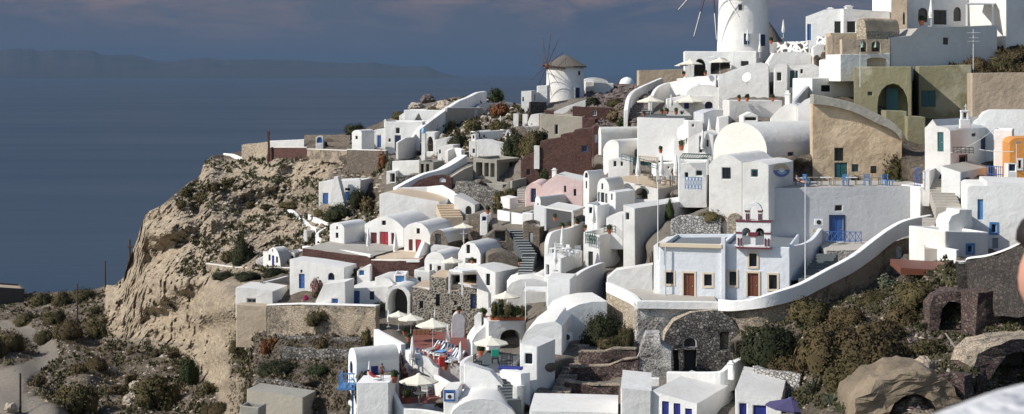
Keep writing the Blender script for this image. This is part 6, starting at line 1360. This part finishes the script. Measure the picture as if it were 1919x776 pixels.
for i, (x, y) in enumerate([(1625,349),(1660,349),(1668,349),(1512,349),(1585,349)]): chair(cbl, x, y, GZ, i*.7, ['bright blue chair before the teal door terrace','left blue chair under the bushy tree','right blue chair under the bushy tree','blue chair in the shade of the great vault','blue chair between the laid tables'][i], 'blue chairs on the long grey terrace', 1.25)
# sun loungers
lp = empty('sun_lounger', (0,0,0), 'x', 'sun lounger'); m = MB(); m.box((0,.1,.3), (.62,1.3,.06)); m.box((0,1.05,.5), (.62,.75,.06), rm=__import__('mathutils').Matrix.Rotation(math.radians(38), 3, 'X')); m.build('frame', 'white_paint', lp)
m = MB(); m.box((0,.1,.36), (.6,1.28,.06)); m.box((0,1.04,.57), (.6,.74,.06), rm=__import__('mathutils').Matrix.Rotation(math.radians(38), 3, 'X')); m.build('mattress', 'striped_towel', lp, bev=.02)
for x in (-.26,.26):
    for y in (-.45,.6): m = MB(); m.box((x,y,.14), (.05,.05,.28)); m.build('leg', 'white_paint', lp)
lf = [True]
for i, (x, y, r) in enumerate([(806,664,-.6),(815,668,-.6),(826,672,-.6),(836,679,-.6),(846,684,-.5)]):
    lb = ['rear blue striped lounger on the upper red deck','second striped lounger from the rear on the red deck','middle lounger with a blue towel on the red deck','striped lounger carrying the sunbather in blue shorts','front black and white striped lounger on the red deck'][i]; loc = floorpt(x, y, UZ)
    if lf[0]: lf[0] = False; lp.location = loc; lp.rotation_euler = (0,0,r); lp['label'] = lb; lp['group'] = 'striped sun loungers on the red deck'; lp.scale = (1.35,)*3; q = lp
    else: q = dup(lp, loc, r, 1.35, lb, 'striped sun loungers on the red deck')
# air conditioners, dishes, bells
def ac(px, py, Y, yaw, label, s=1.0):
    c = P(px, py, Y); o = empty('air_conditioner', c, label, 'air conditioner'); m = MB(c); m.box(c+Vector((0,0,.3*s)), (.85*s,.32*s,.6*s), math.radians(yaw)); m.build('casing', 'white_paint', o, bev=.02)
    n = Vector((math.sin(math.radians(yaw)), -math.cos(math.radians(yaw)), 0)); m = MB(c); q = c+Vector((0,0,.3*s))+n*.165*s; m.tube(q, q+n*.03, .22*s, None, 16); m.build('fan_grille', 'black_paint', o)
ac(1062, 639, 137.5, 8, 'air conditioner box beside the big round shrub', 1.15); ac(1534, 422, 149, -3, 'air conditioner on the long grey terrace wall', .95); ac(843, 748, 121.6, -5, 'air conditioner inside the blue frame', .7)
def dish(px, py, Y, r, label, nrm=(-.6,-.7,.35)):
    c = P(px, py, Y); o = empty('satellite_dish', c, label, 'satellite dish'); n = Vector(nrm).normalized(); u = n.orthogonal().normalized(); w_ = n.cross(u); m = MB(c)
    for i in range(18):
        for (ra, rb_) in ((0,.5),(.5,1)):
            a0, a1 = i/18*6.2832, (i+1)/18*6.2832; f3 = lambda rr, a: c+(u*math.cos(a)+w_*math.sin(a))*r*rr+n*(.22*r*rr*rr)
            m.face([f3(ra,a0), f3(rb_,a0), f3(rb_,a1), f3(ra,a1)])
    m.build('dish', 'white_paint', o, smooth=60, flip=False); m = MB(c); m.tube(c, c-Vector((0,0,r*1.6)), .04, None, 6); m.tube(c+u*r*.8, c+n*r*.8, .015, None, 4); m.tube(c+n*r*.75, c+n*r*.9, .05, None, 6); m.build('mount', 'metal', o)
dish(1400, 145, 194, .6, 'round satellite dish on the swept wall house'); dish(1283, 248, 185, .95, 'round satellite dish on the tall white slab house')
# ------------------------------------------------------------------ bell gable on the chapel
ya = math.radians(-14); bu = Vector((math.cos(ya), math.sin(ya), 0)); bb = Vector((-math.sin(ya), math.cos(ya), 0)); BO = P(1412, 463, 139.3)-bb*.12
bg = empty('bell_gable', BO, 'white and maroon bell gable with two tiers of arches on the chapel roof', 'bell gable')
sx = 139.3/F
def bpt(dx, dy, off=0): return BO+bu*(dx*sx)+Vector((0,0,dy*sx))+bb*off
def bpanel(x0, x1, y0, y1, arches, top=None, th=.75, name='arch_wall'):
    m = MB(BO); outl = [(x0*sx,y0*sx),(x1*sx,y0*sx)]+([(x1*sx,y1*sx),(x0*sx,y1*sx)] if top is None else [(a*sx,b_*sx) for a, b_ in top])
    hs = []
    for (a0, a1, b0, b1) in arches:
        r = (a1-a0)/2; hs.append([(a0*sx,b0*sx),(a1*sx,b0*sx)]+[(((a0+a1)/2+r*math.cos(math.pi*k/10))*sx, (b1-r+r*math.sin(math.pi*k/10))*sx) for k in range(11)])
    panel(m, BO, bu, bb, outl, hs, [th]*len(hs)); panel(m, BO+bb*th, bu, bb, outl, hs, [0]*len(hs))
    for a, b_ in zip(outl, outl[1:]+outl[:1]):
        A0 = BO+bu*a[0]+Vector((0,0,a[1])); B0 = BO+bu*b_[0]+Vector((0,0,b_[1])); m.face([A0, B0, B0+bb*th, A0+bb*th])
    m.build(name, 'white_clean', bg)
def bbox(x0, x1, y0, y1, mat, name, pr=.06, th=.75):
    m = MB(BO); c = (bpt((x0+x1)/2, (y0+y1)/2)+bb*(th/2)); m.box(c, ((x1-x0)*sx, th+pr*2, (y1-y0)*sx), ya); return m.build(name, mat, bg, bev=.01)
bpanel(-32, 32, 0, 47, [(-21,-5,4,36),(4,20,4,36)])
bpanel(-16, 17, 50, 62, [(-6,8,50.5,61.5)]) if False else None
tp2 = [(16+0*1, 66)] + [(0.5+15.5*math.cos(math.pi*k/12), 68+15.5*math.sin(math.pi*k/12)) for k in range(13)] + [(-15, 66)]
bpanel(-15, 16, 50, 66, [(-7,8,51,76)], top=tp2)
bbox(-33, 33, -3, 0, 'maroon', 'trim_band'); bbox(-33, 33, 47, 50, 'maroon', 'trim_band'); bbox(-33, -21.2, 25, 28, 'maroon', 'trim_band'); bbox(20.2, 33, 25, 28, 'maroon', 'trim_band')
bbox(-16, -7.2, 66, 69, 'maroon', 'trim_band'); bbox(8.2, 17, 66, 69, 'maroon', 'trim_band'); bbox(-9, 9, 20, 28, 'maroon', 'trim_band', .08)
for x in (-28,-22.5,22,28): bbox(x-1.1, x+1.1, 3, 17, 'maroon', 'column', .10)
for x in (-13,-9,10,14): bbox(x-1, x+1, 51, 63, 'maroon', 'column', .10)
m = MB(BO); c = bpt(0, 0)+bb*.3; m.lathe([(.22,0),(.12,.15),(.10,.75),(.2,.92)], c, 12); m.build('column', 'white_clean', bg, smooth=40)
for (x, y) in ((-10,30),(13,30)):
    m = MB(BO); c = bpt(x, y-9)+bb*.38; m.lathe([(.02,.42),(.12,.40),(.17,.2),(.27,0),(.24,0)], c, 14); m.build('bell', 'bronze', bg, smooth=40)
m = MB(BO); c = bpt(.5, 84)+bb*.38; m.box(c+Vector((0,0,.3)), (.07,.07,.75)); m.box(c+Vector((0,0,.42)), (.4,.07,.07), ya); m.build('cross', 'white_clean', bg)
for (x, y) in ((1617,84),(1642,84)):
    c = P(x, y+5, 186.7); t_ = empty('bell', c, 'left green bronze bell in the tan frieze' if x < 1630 else 'right green bronze bell in the tan frieze', 'bell', 'bells hanging in the tan frieze')
    m = MB(c); m.lathe([(.03,.75),(.16,.7),(.22,.35),(.38,0),(.32,0)], c, 14); m.build('body', 'bronze', t_, smooth=40); m = MB(c); m.tube(c+Vector((0,0,.7)), c+Vector((0,0,1.0)), .04, None, 6); m.build('hanger', 'bronze', t_)
# ================================================================== people
def body(name, label, joints, edges, loc, rz, s, skin='tan_skin', hair='hair', clothes=(), extra=None, root=0, lv=1):
    me = bpy.data.meshes.new('body'); me.from_pydata([j[0] for j in joints], edges, []); o = bpy.data.objects.new('person', me); C.objects.link(o)
    sk = o.modifiers.new('skin', 'SKIN'); sk.use_smooth_shade = True
    for i, j in enumerate(joints): me.skin_vertices[0].data[i].radius = (j[1], j[1] if len(j) < 3 else j[2]); me.skin_vertices[0].data[i].use_root = (i == root)
    sb = o.modifiers.new('sub', 'SUBSURF'); sb.levels = lv; sb.render_levels = lv+1; me.materials.append(MATS[skin])
    o.location = loc; o.rotation_euler = (0,0,rz); o.scale = (s,)*3; return props(o, label, 'person')
def figure(label, loc, rz, pose='stand', skin='tan_skin', short='navy', s=1.0, top=None):
    if pose == 'stand': J = [((0,0,.95),.13),((0,0,1.15),.12),((0,0,1.38),.15),((0,0,1.50),.06),((0,-.01,1.58),.075),((0,-.01,1.68),.10),((0,-.01,1.76),.07),((-.19,0,1.42),.06),((-.27,0,1.14),.042),((-.27,-.08,.90),.03),((.19,0,1.42),.06),((.27,0,1.14),.042),((.27,-.08,.90),.03),((-.10,0,.86),.10),((-.11,-.01,.48),.062),((-.11,.02,.08),.042),((-.11,-.12,.03),.03),((.10,0,.86),.10),((.11,-.01,.48),.062),((.11,.02,.08),.042),((.11,-.12,.03),.03)]
    else: J = [((0,.35,.62),.12),((0,.5,.75),.12),((0,.68,.9),.14),((0,.78,1.0),.06),((0,.83,1.05),.08),((0,.88,1.12),.10),((0,.92,1.18),.07),((-.18,.66,.9),.06),((-.26,.45,.72),.042),((-.22,.2,.66),.03),((.18,.66,.9),.06),((.26,.45,.72),.042),((.22,.2,.66),.03),((-.10,.26,.58),.10),((-.11,-.12,.72 if pose == 'knees' else .56),.065),((-.11,-.45,.50),.042),((-.11,-.55,.56),.03),((.10,.26,.58),.10),((.11,-.12,.56),.065),((.11,-.5,.50),.042),((.11,-.6,.56),.03)]
    E = [(0,1),(1,2),(2,3),(3,4),(4,5),(5,6),(2,7),(7,8),(8,9),(2,10),(10,11),(11,12),(0,13),(13,14),(14,15),(15,16),(0,17),(17,18),(18,19),(19,20)]
    o = body('person', label, J, E, loc, rz, s, skin)
    h = J[5][0]; m = MB(); m.lathe([(.095,-.05),(.118,.02),(.10,.08),(.02,.125)], Vector(h)+Vector((0,.02,.02)), 12); m.build('hair', 'hair', o, smooth=60)
    hp = Vector(J[0][0]); m = MB()
    if pose == 'stand': m.lathe([(.15,.10),(.165,0),(.17,-.12)], hp, 14); m.tube(hp+Vector((-.1,0,-.05)), (-.11,0,.66), .125, .10, 12, False); m.tube(hp+Vector((.1,0,-.05)), (.11,0,.66), .125, .10, 12, False)
    else: m.tube(hp+Vector((0,.12,.1)), hp+Vector((0,-.02,-.02)), .155, .15, 12, False); m.tube(Vector(J[13][0]), Vector(J[14][0])*.6+Vector(J[13][0])*.4, .12, .10, 12, False); m.tube(Vector(J[17][0]), Vector(J[18][0])*.6+Vector(J[17][0])*.4, .12, .10, 12, False)
    m.build('shorts', short, o, smooth=60, flip=False)
    if top:
        m = MB(); a, b_, c = Vector(J[0][0]), Vector(J[2][0]), Vector(J[3][0]); m.tube(a, b_, .15, .18, 12, False); m.tube(b_, c, .18, .09, 12, False); m.build('shirt', top, o, smooth=60, flip=False)
    return o
def cable(a, b_, sag, label, r=.018):
    p, q = P(*a), P(*b_); m = MB(p); pr = p
    for k in range(1, 13): t_ = k/12; c = p.lerp(q, t_)-Vector((0,0,sag*4*t_*(1-t_))); m.tube(pr, c, r, None, 4, False); pr = c
    m.build('cable', 'antenna', None, flip=False, label=label, cat='cable')
cable((1781,287,151),(1866,240,146), .3, 'white cable slanting up over the curly parapet house', .03); cable((1835,280,149),(1900,284,146), .1, 'white cable running to the maroon window', .03)
# little bell arch on the curly parapet house
c = P(1808, 234, 153); t_ = empty('bell_gable', c, 'tiny white bell gable with crosses on the curly parapet house', 'bell gable'); m = MB(c); m.box(c+Vector((0,0,.1)), (1.0,.4,.9)); m.box(c+Vector((-.28,0,.85)), (.24,.35,.7)); m.box(c+Vector((.28,0,.85)), (.24,.35,.7)); m.box(c+Vector((0,0,1.3)), (.85,.38,.22)); m.build('arch_wall', 'white_clean', t_, bev=.05)
m = MB(c); m.box(c+Vector((.1,0,1.7)), (.07,.07,.6)); m.box(c+Vector((.1,0,1.78)), (.32,.06,.07)); m.build('cross', 'white_clean', t_)
# oval emblem on the annex flank
O_, d_, i_ = sp_['R']; sgr = sg.location
def rpt(px, py, off=-.03):
    t = (px-CX)/F; u = (t*O_[1]-O_[0])/(d_[0]-t*d_[1]); yd = O_[1]+u*d_[1]; return O_+d_*u+Vector((0,0,-(py-HZ)/F*yd))+i_*off
cc = rpt(1464, 319); ex = (rpt(1479,319)-cc); ez = Vector((0,0,.64)); 
def oval(k, a0, a1, off, mat, r0=0, name='emblem', kz=1):
    m = MB(sgr); n = 28
    for i in range(n):
        A0, A1 = a0+(a1-a0)*i/n, a0+(a1-a0)*(i+1)/n; q = lambda r, a: cc+ex*(r*math.cos(a))+ez*(r*kz*math.sin(a))-i_*off
        m.face([q(r0,A0), q(k,A0), q(k,A1), q(r0,A1)])
    return m.build(name, mat, sg, flip=False)
oval(1, -math.pi, .12, .032, 'blue', 0, 'painted_emblem'); oval(1, .15, math.pi-.15, .032, 'ochre', .72, 'painted_emblem'); oval(.66, .2, math.pi-.2, .032, 'ochre', .42, 'painted_emblem'); oval(.62, -math.pi+.3, -.3, .04, 'light_blue', .40, 'painted_emblem'); oval(.34, -math.pi, 0, .04, 'white_paint', 0, 'painted_emblem')
# red bench set at the bottom edge
c = P(1188, 772, 114); t_ = empty('bench_table', c, 'red-brown wooden table with benches at the bottom edge', 'table'); m = MB(c); m.box(c+Vector((0,0,.74)), (1.5,.8,.06)); m.build('table_top', 'white_paint', t_)
m = MB(c); m.box(c+Vector((0,.9,.45)), (1.9,.4,.06)); m.box(c+Vector((0,1.1,.8)), (1.9,.05,.3)); m.box(c+Vector((1.1,.2,.5)), (.4,.5,.9)); m.build('bench', 'wood', t_)
# rails of timber lying on the rubble
m = MB(P(1785,645,103)); m.tube(P(1772,625,105), P(1798,662,100), .06, None, 6); m.build('timber', 'grey_wood', None, label='thin grey timber lying on the rubble before the black arch', cat='timber')
BZ = -(717-HZ)/F*135
figure('tanned man in dark red shorts standing beside the deep blue door', floorpt(716,712,BZ)-Vector((0,0,0)), .3, 'stand', 'tan_skin', 'dark_red', .78)
figure('tanned person sitting at the balcony table in red', floorpt(704,713,BZ)-Vector((0,0,.12)), 1.2, 'sit', 'tan_skin', 'red_cloth', .8, 'red_cloth')
lo = [floorpt(836,679,UZ), floorpt(815,668,UZ), floorpt(826,672,UZ)]
figure('sunbather in blue shorts lying on a striped lounger', lo[0]+Vector((0,0,.0)), -.6, 'knees', 'skin', 'deep_blue', 1.1)
figure('sunbather lying at the rear of the red deck', lo[1]+Vector((0,0,.0)), -.6, 'sit', 'tan_skin', 'red_cloth', 1.1)
figure('tiny person in dark clothes at the laid tables in shade', floorpt(1503,349,GZ)-Vector((0,0,.1)), .5, 'sit', 'skin', 'dark_cloth', .95, 'dark_cloth')
m = MB(lo[2]); m.box(lo[2]+Vector((.35,.6,.66)), (.9,1.9,.08), -.6); m.build('towel', 'blue_towel', None, bev=.03, label='pale blue towel spread over the middle lounger', cat='towel')
q = floorpt(828,692,UZ); m = MB(q); m.box(q+Vector((0,0,.7)), (.55,.3,.9), .2); m.build('towel', 'red_cloth', None, bev=.08, label='bright red cloth hanging beside the front lounger', cat='towel')
# near person at the right edge, head turned left
hd = P(1973, 508, 4.4); s_ = 1.0; foot = Vector((hd.x+.30, hd.y, hd.z-1.62))
Jn = [((0,0,.95),.15),((0,0,1.15),.14),((0,0,1.36),.17),((-.09,0,1.46),.075),((-.19,0,1.52),.062),((-.27,0,1.60),.095),((-.25,0,1.69),.09),((0,-.2,1.38),.065),((0,-.27,1.12),.05),((-.1,-.24,.90),.036),((0,.2,1.38),.065),((0,.27,1.12),.05),((-.1,.24,.90),.036),((0,-.10,.86),.10),((0,-.11,.48),.07),((.03,-.11,.08),.05),((-.14,-.11,.03),.035),((0,.10,.86),.10),((0,.11,.48),.07),((.03,.11,.08),.05),((-.14,.11,.03),.035)]
En = [(0,1),(1,2),(2,3),(3,4),(4,5),(5,6),(2,7),(7,8),(8,9),(2,10),(10,11),(11,12),(0,13),(13,14),(14,15),(15,16),(0,17),(17,18),(18,19),(19,20)]
pn = body('person', 'blurred dark-haired person close to the camera at the right edge', Jn, En, foot, 0, 1.0, 'skin', lv=2)
# face features and hair in the body's local frame (looking towards -X)
bm = bmesh.new(); bmesh.ops.create_icosphere(bm, subdivisions=3, radius=1)
for v in bm.verts:
    x, y, z = v.co; f = 1.0
    v.co = Vector((x*.108, y*.082*(1 if z > -.3 else .85), z*.125*(1 if z > 0 else 1.02)))
    if x < -.75 and abs(y) < .35 and -.35 < z < .2: v.co.x -= .003*(1-abs(y)/.35)
me = bpy.data.meshes.new('face'); bm.to_mesh(me); bm.free(); me.polygons.foreach_set('use_smooth', [True]*len(me.polygons)); me.materials.append(MATS['skin']); fc = bpy.data.objects.new('face', me); C.objects.link(fc); fc.parent = pn; fc.location = (-.285,0,1.60)
bm = bmesh.new(); bmesh.ops.create_icosphere(bm, subdivisions=3, radius=1)
for v in bm.verts:
    x, y, z = v.co; v.co = Vector((x*.128, y*.104, z*.105+.05)) if (z > -.1 or x > .1) else Vector((x*.07+.03, y*.08, z*.09))
    v.co *= 1+.06*noise.noise(v.co*30)
me = bpy.data.meshes.new('hair'); bm.to_mesh(me); bm.free(); me.polygons.foreach_set('use_smooth', [True]*len(me.polygons)); me.materials.append(MATS['hair']); hr = bpy.data.objects.new('hair', me); C.objects.link(hr); hr.parent = pn; hr.location = (-.272,0,1.652)
m = MB(); m.lathe([(.26,.95),(.21,1.15),(.235,1.36),(.10,1.49)], (0,0,0), 20); m.tube((0,-.2,1.38), (0,-.275,1.1), .10, .085, 12); m.tube((0,.2,1.38), (0,.275,1.1), .10, .085, 12); m.build('jacket', 'dark_cloth', pn, smooth=60, flip=False)
m = MB(); m.lathe([(.2,.8),(.21,.98)], (0,0,0), 16); m.tube((0,-.1,.9), (.02,-.11,.1), .13, .09, 12); m.tube((0,.1,.9), (.02,.11,.1), .13, .09, 12); m.build('trousers', 'navy', pn, smooth=60, flip=False)
# the viewing terrace: floor below and the out-of-focus white wall
m = MB((4,4,foot.z)); m.box((5.4,4.2,foot.z-.15), (7.5,4.0,.3)); m.build('viewing_terrace', 'paving', None, label='paved viewing terrace under the person at the right edge', cat='terrace')
m = MB(P(1900,700,2.3)); fe = [P(x_, y_, Yq) for (x_, y_, Yq) in CV([(1480,880,2.0),(1600,806,2.05),(1680,774,2.12),(1790,732,2.26),(1860,708,2.36),(1925,693,2.46),(2000,680,2.58),(2100,670,2.7)], 8)]
for a, b_ in zip(fe, fe[1:]):
    pr = lambda q: [q-Vector((0,.04,1.2)), q+Vector((0,.02,-.06)), q+Vector((0,-.02,-.015)), q+Vector((0,-.10,0)), q+Vector((0,-.5,-.01)), q+Vector((0,-.58,-.05)), q+Vector((0,-.6,-1.2))]
    A_, B_ = pr(a), pr(b_)
    for i in range(6): m.face([A_[i], A_[i+1], B_[i+1], B_[i]])
m.build('parapet', 'near_white', None, smooth=80, label='rough white wall very close to the camera in the lower right corner', cat='wall')
